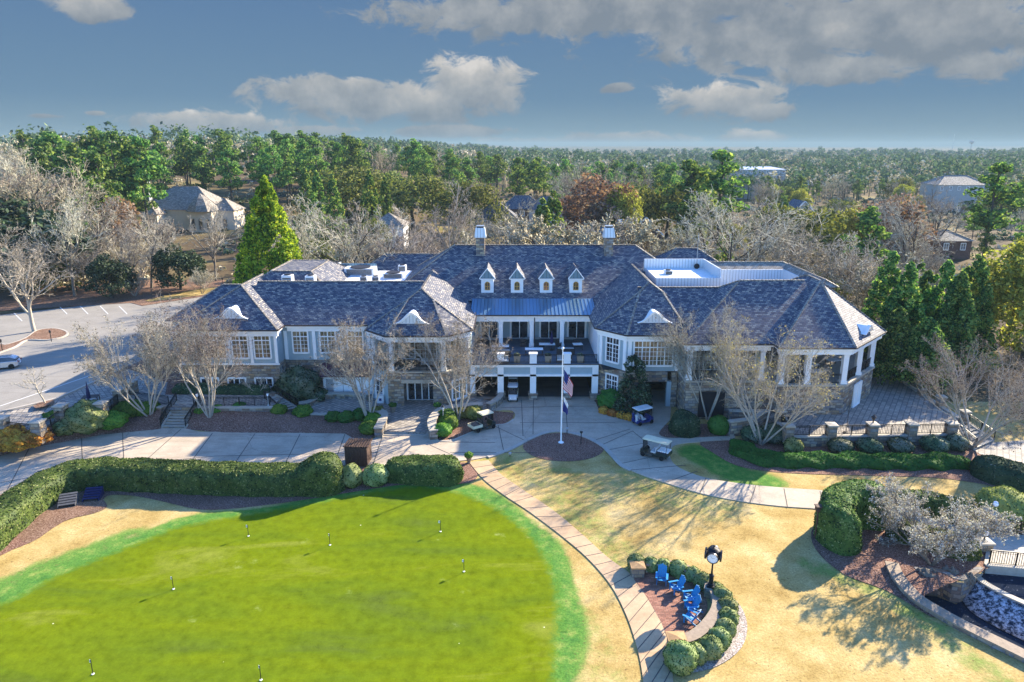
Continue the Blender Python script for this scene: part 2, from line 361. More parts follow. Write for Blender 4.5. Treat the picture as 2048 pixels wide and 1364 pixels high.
concrete('drive', (.45, .375, .285)); concrete('walk', (.48, .335, .20), .2, (.36, .215, .11)); concrete('asphalt', (.27, .25, .215), .12, (.2, .18, .15)); concrete('shaded_slab', (.10, .095, .09), .2, (.05, .045, .04)); concrete('curb', (.42, .38, .32), .15, (.3, .26, .2))  # the slab under the carport: concrete darkened to paint the shade there
plain('joint', (.10, .09, .075), .9); plain('line_paint', (.62, .62, .60), .7)
GRN = [(.3, (.05, .15, .03)), (.5, (.09, .205, .035)), (.72, (.24, .29, .07))]
def grass():
    m, T = newmat('lawn'); g = T.n('ShaderNodeNewGeometry'); at = T.n('ShaderNodeAttribute', attribute_name='green')
    n1 = T.n('ShaderNodeTexNoise', {'Vector': (g, 'Position'), 'Scale': 7, 'Detail': 4, 'Roughness': .8})
    n2 = T.n('ShaderNodeTexNoise', {'Vector': (g, 'Position'), 'Scale': .28, 'Detail': 7, 'Roughness': .68})
    n3 = T.n('ShaderNodeTexNoise', {'Vector': (g, 'Position'), 'Scale': .9, 'Detail': 5, 'Roughness': .7})
    tan = T.ramp((n2, 'Fac'), [(.28, (.23, .145, .042)), (.43, (.37, .26, .09)), (.58, (.47, .35, .145)), (.75, (.56, .445, .23))])
    grn = T.ramp((n3, 'Fac'), GRN)
    f = T.math('ADD', (at, 'Fac'), T.math('MULTIPLY', T.math('SUBTRACT', (n3, 'Fac'), .5), 1.1))
    f = T.n('ShaderNodeMapRange', {0: f, 1: .22, 2: .78}, interpolation_type='SMOOTHSTEP')
    col = T.mix((f, 0), tan, grn)
    col = T.mix(1.0, col, T.ramp((n1, 'Fac'), [(.25, .5), (.5, 1.0), (.75, 1.4)]), 'MULTIPLY')
    sp = T.n('ShaderNodeTexVoronoi', {'Vector': (g, 'Position'), 'Scale': 1.6}); 
    col = T.mix(T.math('MULTIPLY', T.math('LESS_THAN', (sp, 'Distance'), .085), .7), col, (.10, .06, .03))
    finish(T, col, .95, bump=n1, bdist=.05, spec=.05)
    m, T = newmat('putting_green'); g = T.n('ShaderNodeNewGeometry')
    n1 = T.n('ShaderNodeTexNoise', {'Vector': (g, 'Position'), 'Scale': 9, 'Detail': 5, 'Roughness': .8})
    n2 = T.n('ShaderNodeTexNoise', {'Vector': (T.n('ShaderNodeVectorMath', {0: (g, 'Position'), 1: (.3, 1.1, 1)}, operation='MULTIPLY'), 0), 'Scale': .2, 'Detail': 7, 'Roughness': .62, 'Distortion': .8})
    n3 = T.n('ShaderNodeTexNoise', {'Vector': (g, 'Position'), 'Scale': 1.3, 'Detail': 6, 'Roughness': .75})
    col = T.ramp((n2, 'Fac'), [(.28, (.085, .118, .018)), (.42, (.10, .145, .008)), (.58, (.128, .168, .006)), (.74, (.20, .222, .035))])
    col = T.mix(1.0, col, T.ramp((n3, 'Fac'), [(.28, .68), (.5, 1.), (.72, 1.25)]), 'MULTIPLY')
    col = T.mix(1.0, col, T.ramp((n1, 'Fac'), [(.3, .86), (.7, 1.14)]), 'MULTIPLY')
    n4 = T.n('ShaderNodeTexNoise', {'Vector': (g, 'Position'), 'Scale': .33, 'Detail': 3})
    pale = T.math('MULTIPLY', T.ramp((n4, 'Fac'), [(.66, 0.), (.78, .6)]), T.ramp((n3, 'Fac'), [(.5, 0.), (.7, 1.)]))
    col = T.mix(pale, col, (.55, .58, .33))
    v = T.n('ShaderNodeTexVoronoi', {'Vector': (g, 'Position'), 'Scale': .42}); col = T.mix(T.math('LESS_THAN', (v, 'Distance'), .022), col, (.62, .64, .42))
    v = T.n('ShaderNodeTexVoronoi', {'Vector': (g, 'Position'), 'Scale': 1.1}); col = T.mix(T.math('LESS_THAN', (v, 'Distance'), .03), col, (.09, .12, .02))
    ed = T.n('ShaderNodeAttribute', attribute_name='edge')
    f = T.n('ShaderNodeMapRange', {0: T.math('ADD', (ed, 'Fac'), T.math('MULTIPLY', T.math('SUBTRACT', (n3, 'Fac'), .5), 1.8)), 1: .1, 2: 1.0}, interpolation_type='SMOOTHSTEP')
    g3 = T.n('ShaderNodeTexNoise', {'Vector': (g, 'Position'), 'Scale': .9, 'Detail': 5, 'Roughness': .7})
    fr = T.mix(1.0, T.ramp((g3, 'Fac'), GRN), T.ramp((T.n('ShaderNodeTexNoise', {'Vector': (g, 'Position'), 'Scale': 7, 'Detail': 4, 'Roughness': .8}), 'Fac'), [(.25, .5), (.5, 1.0), (.75, 1.4)]), 'MULTIPLY')
    finish(T, T.mix((f, 0), fr, col), 1, bump=n1, bdist=.012, spec=.0)
    m, T = newmat('meadow'); g = T.n('ShaderNodeNewGeometry')
    n1 = T.n('ShaderNodeTexNoise', {'Vector': (g, 'Position'), 'Scale': .5, 'Detail': 6, 'Roughness': .8})
    n2 = T.n('ShaderNodeTexNoise', {'Vector': (g, 'Position'), 'Scale': .03, 'Detail': 6, 'Roughness': .6})
    col = T.ramp((n2, 'Fac'), [(.3, (.06, .042, .028)), (.5, (.11, .08, .045)), (.62, (.24, .19, .085)), (.72, (.13, .14, .04))])
    col = T.mix(1.0, col, T.ramp((n1, 'Fac'), [(.3, .65), (.7, 1.3)]), 'MULTIPLY')
    finish(T, col, .95, spec=.05)
grass()
def water(name, foam):
    m, T = newmat(name); g = T.n('ShaderNodeNewGeometry')
    n1 = T.n('ShaderNodeTexNoise', {'Vector': (T.n('ShaderNodeVectorMath', {0: (g, 'Position'), 1: (1, 1, .25) if foam else (1, 2.2, 1)}, operation='MULTIPLY'), 0), 'Scale': 3.2 if foam else 2.2, 'Detail': 6, 'Roughness': .7})
    n2 = T.n('ShaderNodeTexNoise', {'Vector': (g, 'Position'), 'Scale': 7, 'Detail': 6, 'Roughness': .8})
    f = T.ramp(T.math('MULTIPLY_ADD', (n1, 'Fac'), .6, T.math('MULTIPLY', (n2, 'Fac'), .4)), [(.46 if foam else .58, 0.), (.57 if foam else .70, .9)])
    col = T.mix(f, (.02, .028, .045), (.66, .69, .74))
    finish(T, col, .6 if not foam else .35, bump=n1, bdist=.08, spec=.2 if foam else 0); return m
water('water', False); water('white_water', True)
# foliage
leafy('leaf_hedge', [(.05, (.006, .018, .005)), (.35, (.03, .065, .013)), (.65, (.10, .15, .03)), (1, (.32, .34, .14))], .25, 1.2)
leafy('leaf_dark', [(.1, (.008, .02, .012)), (.45, (.028, .062, .028)), (.8, (.075, .12, .055)), (1, (.26, .27, .19))], .22, .6)
leafy('leaf_bright', [(.1, (.02, .08, .012)), (.5, (.055, .17, .02)), (1, (.16, .27, .03))], .3, 1.0)
leafy('leaf_low', [(.1, (.012, .06, .008)), (.5, (.03, .12, .015)), (1, (.07, .19, .03))], .3, .8)
leafy('leaf_conifer', [(.1, (.05, .10, .01)), (.42, (.20, .29, .015)), (.72, (.40, .45, .025)), (1, (.55, .55, .05))], .5, .35)
leafy('leaf_cypress', [(.1, (.02, .06, .016)), (.4, (.085, .19, .04)), (.75, (.25, .34, .07)), (1, (.46, .45, .13))], .4, .4)
leafy('leaf_pine', [(.1, (.025, .07, .02)), (.42, (.085, .175, .04)), (.78, (.20, .29, .065)), (1, (.34, .38, .11))], .4, .14)
leafy('leaf_round', [(.1, (.04, .055, .015)), (.5, (.13, .16, .035)), (1, (.30, .30, .08))], .3, .25)
leafy('leaf_rust', [(.1, (.11, .055, .035)), (.5, (.23, .13, .08)), (1, (.36, .23, .15))], .35, .3)
leafy('leaf_far', [(.1, (.03, .055, .03)), (.5, (.07, .11, .055)), (1, (.16, .19, .09))], .2, .05)  # duller green, distance haze partly put into the leaf colour
leafy('leaf_yellow', [(.1, (.13, .135, .025)), (.5, (.28, .29, .05)), (1, (.48, .46, .11))], .45, .3)
leafy('leaf_orange', [(.1, (.24, .075, .012)), (.5, (.50, .19, .025)), (1, (.62, .33, .06))], .3, .8)
leafy('leaf_tip', [(.1, (.16, .12, .05)), (.5, (.32, .25, .10)), (1, (.50, .40, .16))], .3, .6)
leafy('twig', [(.1, (.22, .19, .145)), (.5, (.43, .38, .295)), (1, (.68, .62, .50))], .15, .25)
leafy('twig_grey', [(.1, (.25, .23, .18)), (.5, (.50, .465, .37)), (1, (.76, .71, .58))], .15, .2)
leafy('twig_brown', [(.1, (.19, .155, .11)), (.5, (.37, .315, .225)), (1, (.58, .51, .38))], .1, .2)
leafy('twig_silver', [(.1, (.28, .25, .21)), (.5, (.55, .51, .44)), (1, (.82, .78, .70))], .2, .8)
leafy('seed_head', [(.1, (.09, .06, .045)), (.5, (.17, .125, .10)), (1, (.30, .23, .18))], .1, .6)
# ------------------------------------------------------------ ground, lawn, paving
def terr(x, y):
    x = np.asarray(x, float); y = np.asarray(y, float)
    left = 2.76*smoothstep(-30, -42, x)*smoothstep(80, 88, y)
    hill = 13*smoothstep(125, 330, y)*smoothstep(60, -160, x) - 3.0*smoothstep(150, 500, y)*smoothstep(0, 140, x)
    und = 1.6*np.sin(x*.013+1.3)*np.sin(y*.011)*smoothstep(150, 330, y)
    far = 10*smoothstep(2500, 7000, y)*(1+np.sin(x*.0011))*.8
    return left + hill + und + far
def tz(x, y): return float(terr(x, y))
CREEK = [G(*p) for p in [(1790, 1140), (1840, 1215), (1935, 1265), (2048, 1325), (2300, 1420), (2500, 1300), (2300, 1100), (2048, 1075), (1985, 1120), (1960, 1140), (1920, 1165), (1880, 1150)]]
def inside(P, x, y):
    r = np.zeros(np.shape(x), bool); n = len(P)
    for i in range(n):
        x0, y0, x1, y1 = P[i][0], P[i][1], P[(i+1) % n][0], P[(i+1) % n][1]
        c = ((y0 > y) != (y1 > y)) & (x < (x1-x0)*(y-y0)/((y1-y0) or 1e-9)+x0); r ^= c
    return r
def pdist(P, x, y, closed=True):
    d = np.full(np.shape(x), 1e9); n = len(P)
    for i in range(n if closed else n-1):
        ax, ay = P[i][0], P[i][1]; bx, by = P[(i+1) % n][0]-ax, P[(i+1) % n][1]-ay
        t = np.clip(((x-ax)*bx+(y-ay)*by)/(bx*bx+by*by+1e-9), 0, 1)
        d = np.minimum(d, np.hypot(x-ax-bx*t, y-ay-by*t))
    return d
GREEN = spline(Gs('-260,1240 0,1200 100,1150 250,1090 350,1050 450,1030 600,1006 700,986 800,970 870,970 940,986 1010,1018 1075,1072 1110,1130 1128,1200 1126,1300 1122,1400 1090,1600 800,1800 0,1800 -400,1500'), 6, True)
PATH_L = spline(Gs('938,925 968,960 1010,992 1060,1025 1130,1078 1180,1122 1222,1172 1253,1232 1275,1300 1287,1370 1290,1480'), 5)
PATH_R = spline(Gs('977,921 1003,950 1040,976 1110,1024 1165,1070 1215,1115 1262,1150 1290,1190 1322,1245 1338,1295 1347,1370 1352,1480'), 5)
def build_ground():
    def axis(brk):
        out = []
        for (a, b, st) in brk: out += list(np.arange(a, b, st))
        return np.array(out + [brk[-1][1]])
    X = axis([(-9000, -1000, 800), (-1000, -300, 50), (-300, -60, 8), (-60, 70, .5), (70, 310, 8), (310, 1010, 50), (1010, 9010, 800)])
    Y = axis([(-60, 14, 8), (14, 76, .5), (76, 100, 2), (100, 340, 8), (340, 1000, 60), (1000, 10000, 500)])
    gx, gy = np.meshgrid(X, Y); z = terr(gx, gy) - .02
    V = np.stack([gx, gy, z], -1).reshape(-1, 3); nx, ny = len(X), len(Y)
    i = np.arange(ny-1)[:, None]*nx + np.arange(nx-1)[None]; Fq = np.stack([i, i+1, i+nx+1, i+nx], -1).reshape(-1, 4)
    cx, cy = V[Fq].mean(1)[:, 0], V[Fq].mean(1)[:, 1]
    Fq = Fq[~inside(CREEK, cx, cy)]; cx, cy = V[Fq].mean(1)[:, 0], V[Fq].mean(1)[:, 1]
    me = npmesh('ground', V, Fq)
    x, y = V[:, 0], V[:, 1]
    d = pdist(GREEN, x, y); ins = inside(GREEN, x, y)
    wob = .9*np.sin(x*.5+y*.23)+.6*np.sin(x*.21-y*.6)
    g = 1.0*smoothstep(1.9, .0, d+wob*.45)
    pl = [Vector(p) for p in Gs('1395,905 1440,930 1480,950 1530,965')]; g = np.maximum(g, .9*smoothstep(3.2, .8, pdist(pl, x, y, False)))
    pl = Gs('1130,1000 1180,1060 1230,1105 1280,1125'); g = np.maximum(g, .42*smoothstep(4, 1, pdist(pl, x, y, False)))
    pl = Gs('1010,930 1060,950 1120,960 1180,990 1260,960 1330,985 1420,1010'); g = np.maximum(g, .38*smoothstep(5, 1.5, pdist(pl, x, y, False)))
    pl = Gs('1620,1130 1760,1180 1850,1240 2048,1400'); g = np.maximum(g, .5*smoothstep(2.2, .3, pdist(pl, x, y, False)))
    pl = Gs('0,1180 60,1150 140,1120 260,1075'); g = np.maximum(g, .75*smoothstep(2.5, .6, pdist(pl, x, y, False)))
    g = np.maximum(g, .35*smoothstep(3, .5, pdist(Gs('1180,1250 1215,1364'), x, y, False)))
    g[ins] = 1
    ig = inside(GREEN, cx, cy); ed = np.where(ins, d, 0).astype(np.float32); used, inv = np.unique(Fq[ig], return_inverse=True); V2 = V[used].copy(); V2[:, 2] += .02
    m2 = npmesh('putting_green', V2, inv.reshape(-1, 4)); m2.attributes.new('edge', 'FLOAT', 'POINT').data.foreach_set('value', ed[used]); m2.materials.append(MATS['putting_green']); struct(link('putting_green', m2, None))
    me.attributes.new('green', 'FLOAT', 'POINT').data.foreach_set('value', g.astype(np.float32))
    me.materials.append(MATS['lawn']); me.materials.append(MATS['meadow'])
    mi = ((cy > 76) | (abs(cx) > 75)).astype(np.int32); me.polygons.foreach_set('material_index', mi)
    struct(link('ground', me, None))
build_ground()
def sheet(name, pts, m, z=.0, thick=None, parent=None, step=None):
    """flat sheet; with thick a slab whose side shows as a kerb"""
    bm = bmesh.new(); vs = [bm.verts.new((p[0], p[1], (p[2] if len(p) > 2 else 0)+z)) for p in pts]; f = bm.faces.new(vs)
    bmesh.ops.recalc_face_normals(bm, faces=bm.faces)
    if f.normal.z < 0: bmesh.ops.reverse_faces(bm, faces=[f])
    if thick:
        r = bmesh.ops.extrude_face_region(bm, geom=[f]); bmesh.ops.translate(bm, verts=[g for g in r['geom'] if isinstance(g, bmesh.types.BMVert)], vec=(0, 0, -thick))
        bmesh.ops.recalc_face_normals(bm, faces=bm.faces)
    bmesh.ops.triangulate(bm, faces=[q for q in bm.faces if len(q.verts) > 4])
    me = bpy.data.meshes.new(name); bm.to_mesh(me); bm.free(); boxuv(me)
    return link(name, me, m, parent)
# driveway of cast concrete
DR = (spline(Gs('-300,1010 -60,930 60,893 130,882 200,869 300,859 345,855'), 4) + Gs('368,857 400,864 690,868 704,876 735,884 762,870')
      + Gs('862,872 880,882') + spline(Gs('905,880 935,868 975,852 1010,848'), 4) + spline(Gs('1028,838 1030,828 1018,820 985,822'), 3) + Gs('1002,800') + [Vector((-4.3, 77, 0)), Vector((-4.3, 87.5, 0)), Vector((9.6, 87.5, 0)), Vector((9.6, 77, 0))]
      + spline(Gs('1192,806 1200,822 1225,833 1268,840'), 4) + Gs('1300,812 1303,780 1345,780 1340,840') + spline(Gs('1325,856 1318,868 1334,876 1380,876 1470,872'), 4)
      + spline(Gs('1470,880 1400,884 1352,890 1340,905 1345,925 1370,942 1420,958 1500,970 1580,977 1660,983 1740,998 1790,1012 1850,1030 1920,1055 1985,1078'), 4)
      + Gs('1985,1100') + spline(Gs('1930,1080 1860,1056 1800,1040 1740,1030 1640,1019 1560,1013 1480,1003 1400,987 1330,966 1275,947 1243,930 1222,908 1203,890 1170,873 1130,863 1095,864 1060,877 1020,898 976,914'), 4)
      + Gs('945,920 800,932 600,930') + spline(Gs('450,927 300,926 200,931 100,951 0,990 -100,1035 -300,1120'), 4))
struct(sheet('driveway', DR, 'drive', .05, .3))
struct(sheet('carport_shade', [Vector((-4.6, 77.5, 0)), Vector((9.7, 77.5, 0)), Vector((9.7, 87.9, 0)), Vector((-4.6, 87.9, 0))], 'shaded_slab', .056))  # dark sheet over the drive, carport shade put into its colour
mb = MB()
for a in ['60,893 12,985', '163,876 165,928', '245,864 248,925', '362,858 290,922', '425,866 383,922', '510,867 470,926', '600,868 570,928', '690,868 668,930', '765,872 745,932', '0,965 165,938', '165,938 430,912', '430,912 760,905', '860,890 900,908', '900,905 1010,905',
          '880,884 990,885', '990,820 1008,905', '1043,800 1046,872', '1067,800 1066,868', '1130,800 1135,860', '985,850 1048,880', '1070,905 990,905', '1190,880 1260,858', '1215,900 1320,880', '1203,890 1265,862', '1265,862 1300,890', '1237,928 1330,908', '1262,940 1372,930', '1330,965 1395,942', '1400,987 1412,956', '1500,1005 1512,970', '1575,1014 1568,977', '1650,1020 1640,982', '1740,1030 1745,998', '1003,815 1190,812', '1040,845 1230,845']:
    p = Gs(a, .055); mb.bar(p[0], p[1], .07, .014)
struct(mb.build('driveway_joint', 'joint'))
mb = MB(); mb.sweep(spline(Gs('976,915 1020,899 1060,878 1095,865 1130,864 1170,874 1203,891 1222,909 1243,931 1262,941'), 5), [(-.22, 0), (-.22, .1), (.22, .1), (.22, 0)])
mb.sweep(spline(Gs('880,883 905,881 935,869 975,853 1010,849 1028,839'), 5), [(-.12, 0), (-.12, .09), (.12, .09), (.12, 0)])
struct(mb.build('kerb', 'curb'))
struct(sheet('footpath', PATH_L + PATH_R[::-1], 'walk', .045, .2))
mb = MB()
for k in range(1, 25):
    i = k*len(PATH_L)//25
    mb.bar(PATH_L[i]+Vector((0, 0, .05)), PATH_R[min(i, len(PATH_R)-1)]+Vector((0, 0, .05)), .05, .012)
struct(mb.build('footpath_joint', 'joint'))
PAT = Gs('1268,1160 1292,1192 1324,1248 1337,1285') + spline(Gs('1365,1272 1400,1243 1415,1215 1405,1185 1375,1160 1330,1145 1290,1143 1268,1150'), 5)
struct(sheet('brick_patio', PAT, 'brick', .052, .2))
# mulch beds
struct(sheet('mulch_bed', spline(Gs('-200,1230 0,1112 60,1085 130,1042 190,1025 214,1014 207,1000 222,990 270,992 330,1004 400,1019 480,1016 600,1001 700,985 800,970 870,970 940,965 955,945 930,925 620,928 300,925 100,950 0,990 -200,1090'), 3, True), 'mulch', .012))
struct(sheet('mulch_bed', spline(Gs('60,1086 130,1042 190,1026 214,1014 207,1000 190,985 140,990 100,1005 40,1060'), 3, True), 'mulch_dry', .02))
struct(sheet('mulch_bed', spline([G(1127, 893)+Vector((4.1*math.cos(a), 3.35*math.sin(a), 0)) for a in np.linspace(0, 2*math.pi, 11)[:-1]], 4, True), 'mulch', .014))
struct(sheet('mulch_bed', Gs('862,872 880,884') + spline(Gs('905,881 935,869 975,853 1008,848'), 3) + Gs('1026,836 1028,826 985,822 900,828 868,840'), 'mulch', .035))
struct(sheet('mulch_bed', Gs('1192,806 1200,824 1226,836 1270,842 1300,812 1300,790 1192,790'), 'mulch', .03))
struct(sheet('mulch_bed', spline(Gs('1318,867 1334,875 1380,876 1460,872 1465,850 1330,850'), 2, True), 'mulch', .03))
struct(sheet('mulch_bed', spline(Gs('1400,884 1425,905 1470,930 1530,942 1620,948 1760,952 1900,958 2060,985 2300,1010 2300,940 2060,930 1940,885 1700,880 1470,878'), 3, True), 'mulch', .016))
struct(sheet('mulch_bed', spline(Gs('1632,1045 1622,1075 1640,1110 1690,1150 1770,1180 1830,1215 1870,1235 1850,1190 1990,1130 1960,1090 1850,1055 1740,1035 1660,1030'), 3, True), 'mulch', .018))
struct(sheet('gravel_bed', spline(Gs('1345,1345 1420,1338 1475,1305 1494,1265 1488,1225 1465,1195 1440,1190 1430,1230 1400,1280 1340,1300'), 4, True), 'gravel', .02))
# raised parking court on the left with its own plateau
ZL, ZK = 1.5, 2.8
PLAT = [G(245, 792, ZL), G(262, 800, ZL), G(300, 812, ZL), G(322, 815, ZL), G(395, 815, ZL), G(545, 815, ZL), G(557, 800, ZL), Vector((-25.5, 76.6, ZL)), Vector((-41, 76.6, ZL))]
mb = MB(); mb.prism([(p.x, p.y) for p in PLAT], -.3, ZL-.01); struct(mb.build('walk_terrace', 'stone'))
EDGE = [G(0, 862, 2.1), G(80, 866, 2.0), G(118, 832, 2.1), G(205, 826, 1.9), G(245, 792, 1.6)]
KERB = [G(-60, 838, ZK), G(0, 824, ZK), G(115, 797, ZK), G(185, 765, ZK), G(250, 735, ZK), G(330, 700, ZK)]
LOT = [Vector((-140, 66, ZK))] + KERB + [Vector((-41.5, 90, ZK)), G(440, 585, ZK), G(380, 592, ZK), G(290, 602, ZK), G(262, 605, ZK), G(160, 612, ZK), G(0, 630, ZK), Vector((-140, 108, ZK))]
struct(sheet('parking_lot', LOT, 'asphalt', .0, 3.))
pv = [EDGE[0]+Vector((-12, 3, .4))] + EDGE + [G(262, 800, ZL), G(300, 812, ZL), G(545, 815, ZL), G(557, 800, ZL), G(540, 790, ZL), G(330, 790, ZL), G(335, 765, ZL+.2), KERB[4]-Vector((0, 0, .06)), KERB[3]-Vector((0, 0, .06)), KERB[2]-Vector((0, 0, .06)), KERB[1]-Vector((0, 0, .06)), KERB[0]-Vector((0, 0, .06))]
struct(sheet('paved_walk', pv, 'paver', .02, .3))
struct(sheet('planting_ground', [KERB[4], G(335, 765, ZL+.2), G(330, 790, ZL), Vector((-30, 76.4, ZL)), Vector((-39, 78, ZL)), Vector((-41, 92, ZK)), KERB[5]], 'mulch', .0))
mb = MB()
for u in (28, 118, 160, 200, 238):
    a, b = G(u, 612+(u < 100)*14, ZK+.01), G(u+16, 628+(u < 100)*14, ZK+.01); mb.bar(a, b, .14, .01)
mb.bar(G(0, 812, ZK+.01), G(222, 737, ZK+.01), .14, .01)
struct(mb.build('parking_line', 'line_paint'))
mb = MB(); mb.sweep(KERB[:5], [(-.15, -.2), (-.15, .09), (.15, .09), (.15, -.2)]); struct(mb.build('kerb', 'curb'))
isl = spline([G(*p, ZK) for p in [(15, 690), (50, 678), (75, 662), (110, 658), (134, 665), (128, 674), (95, 681), (55, 681), (30, 695), (0, 706), (-60, 730), (-60, 700), (0, 690)]], 4, True)
struct(sheet('parking_island', isl, 'mulch_dry', .13, .2))
mb = MB(); mb.sweep(isl, [(-.12, -.1), (-.12, .15), (.12, .15), (.12, -.1)], True); struct(mb.build('kerb', 'curb'))
struct(sheet('mulch_bed', [G(*p, ZK) for p in [(66, 813), (80, 804), (106, 799), (110, 806), (90, 813), (72, 817)]], 'mulch_dry', .04))
struct(sheet('mulch_bed', [G(*p, ZK) for p in [(-40, 625), (160, 612), (262, 606), (285, 612), (440, 588), (450, 560), (300, 560), (150, 570), (-40, 590)]], 'mulch_dry', .05))
struct(sheet('lawn_strip', [G(*p, ZK) for p in [(290, 602), (300, 604), (440, 586), (450, 574), (400, 578), (330, 592)]], 'lawn', .09))
# sloping planted bank below the walk
BK_T = [G(-40, 878, 1.8), G(80, 868, 1.8), G(118, 834, 1.9), G(205, 829, 1.7), G(247, 796, 1.45), G(300, 818, 1.3), G(322, 820, 1.3)]
BK_B = [G(-40, 922, .02), G(60, 896, .02), G(130, 884, .02), G(200, 871, .02), G(260, 865, .02), G(310, 860, .02), G(322, 858, .02)]
def bank(T_, B_, m):
    mb = MB(); n = 6
    rows = [[a.lerp(b, k/n) + Vector((0, 0, .12*math.sin(math.pi*k/n))) for a, b in zip(T_, B_)] for k in range(n+1)]
    for r0, r1 in zip(rows, rows[1:]):
        for i in range(len(r0)-1): mb.poly([r1[i], r1[i+1], r0[i+1], r0[i]])
    struct(mb.build('mulch_bank', m))
bank(BK_T, BK_B, 'mulch')
bank([G(385, 818, 1.25), G(470, 818, 1.25), G(545, 818, 1.2), G(590, 828, .5), G(735, 830, .35), G(768, 842, .3), G(764, 862, .1)], [G(372, 858, .02), G(450, 866, .02), G(560, 867, .02), G(640, 868, .02), G(690, 869, .02), G(704, 877, .02), G(735, 884, .02)], 'mulch')
# entrance plaza, creek, right-hand terrace floors
ZP = .35
PLZ = [G(592, 818, ZP), G(625, 830, ZP), G(735, 828, ZP), G(768, 840, ZP), G(770, 862, ZP), G(862, 864, ZP), G(868, 842, ZP), G(890, 828, ZP), G(975, 822, ZP), G(1000, 806, ZP), Vector((-4.4, 76.5, ZP)), Vector((-4.4, 80, ZP)), Vector((-28, 80, ZP)), Vector((-26.5, 74, ZP))]
struct(sheet('plaza_paving', PLZ, 'paver', .0, .5))
ZT = 1.0
TER = [G(1572, 874, ZT), G(1905, 869, ZT), G(1932, 846, ZT), G(1757, 733, ZT), Vector((47, 92, ZT)), Vector((20, 92, ZT)), Vector((24, 72, ZT)), G(1556, 840, ZT)]
struct(sheet('terrace_paving', TER, 'paver', .02, 1.1))
struct(sheet('paved_walk', Gs('1945,900 1975,886 2060,880 2300,900 2300,990 2060,935 1990,925'), 'paver', .03))
mb = MB(); mb.poly([Vector((p.x, p.y, -2.4)) for p in CREEK][::1]); struct(mb.build('creek_bed', 'mulch'))
# ------------------------------------------------------------ the clubhouse (one building, its parts are children)
CH = thing('clubhouse', 'long two-storey clubhouse with dark slate hip roofs, stone base and white columns', 'clubhouse', (0, 0, 0))
EV = 8.8; SL = .66
def hip(name, P, S, E=EV, top=None, m='slate', caps=True, parent=CH, capm='slate_tan'):
    n = len(P)
    if sum(P[i][0]*P[(i+1) % n][1]-P[(i+1) % n][0]*P[i][1] for i in range(n)) < 0: P = P[::-1]; S = ([S[0]] if 0 else S)[::-1]; S = S[1:]+S[:1]
    bm = bmesh.new(); lo = [bm.verts.new((x, y, E)) for x, y in P]; f = bm.faces.new(lo)
    r = bmesh.ops.extrude_face_region(bm, geom=[f]); bmesh.ops.translate(bm, verts=[g for g in r['geom'] if isinstance(g, bmesh.types.BMVert)], vec=(0, 0, 25))
    cuts = []
    for i in range(n):
        if S[i]:
            a, b = Vector(P[i]), Vector(P[(i+1) % n]); t = (b-a).normalized(); o = Vector((t.y, -t.x)); cuts.append(((a.x, a.y, E), (S[i]*o.x, S[i]*o.y, 1)))
    if top: cuts.append(((0, 0, top), (0, 0, 1)))
    for co, no in cuts:
        g = bmesh.ops.bisect_plane(bm, geom=bm.verts[:]+bm.edges[:]+bm.faces[:], plane_co=co, plane_no=no, clear_outer=True, dist=1e-4)
        ed = [e for e in g['geom_cut'] if isinstance(e, bmesh.types.BMEdge)]
        if ed: bmesh.ops.contextual_create(bm, geom=ed)
    bmesh.ops.remove_doubles(bm, verts=bm.verts, dist=.01); bmesh.ops.recalc_face_normals(bm, faces=bm.faces)
    mb = MB()
    for e in bm.edges:
        if len(e.link_faces) == 2 and e.is_convex:
            a, b = e.link_faces; za, zb = a.normal.z, b.normal.z
            if za > .1 and zb > .1 and a.normal.angle(b.normal) > .2 and e.calc_length() > .8:
                p, q = [v.co.copy() for v in e.verts]; L = (q-p).length; k = max(1, int(L/.42)); d = (q-p)/k
                for j in range(k): mb.bar(p+d*(j+.06)+Vector((0, 0, .02)), p+d*(j+.94)+Vector((0, 0, .06)), .24, .10)
    me = bpy.data.meshes.new(name); bm.to_mesh(me); bm.free(); boxuv(me)
    o = link(name, me, m, parent)
    if caps and mb.v: mb.build('ridge_cap', capm, o)
    return o
def eave(A, B, z=EV, frz=.85, inset=.42, ext=0):
    """gutter and white frieze below one eave edge, A->B with the outside on the right"""
    fr, L = frame(A, B); mb = MB(); mb.lbox(fr, -ext, L+ext, -.02, .12, z-.14, z-.01); mb.build('gutter', 'gutter', CH)
    mb = MB(); mb.lbox(fr, .02-ext, L-.02+ext, -.30, -.03, z-.34, z-.015); mb.lbox(fr, inset*.4, L-inset*.4, -inset-.2, -inset+.12, z-frz, z-.345); mb.build('frieze', 'white', CH)
def wall(P, z0, z1, m, name='wall'): 
    mb = MB(); mb.prism(P, z0, z1); return mb.build(name, m, CH)
def lwall(fr, s0, s1, d0, d1, z0, z1, m, name='wall'):
    mb = MB(); mb.lbox(fr, s0, s1, d0, d1, z0, z1); return mb.build(name, m, CH)
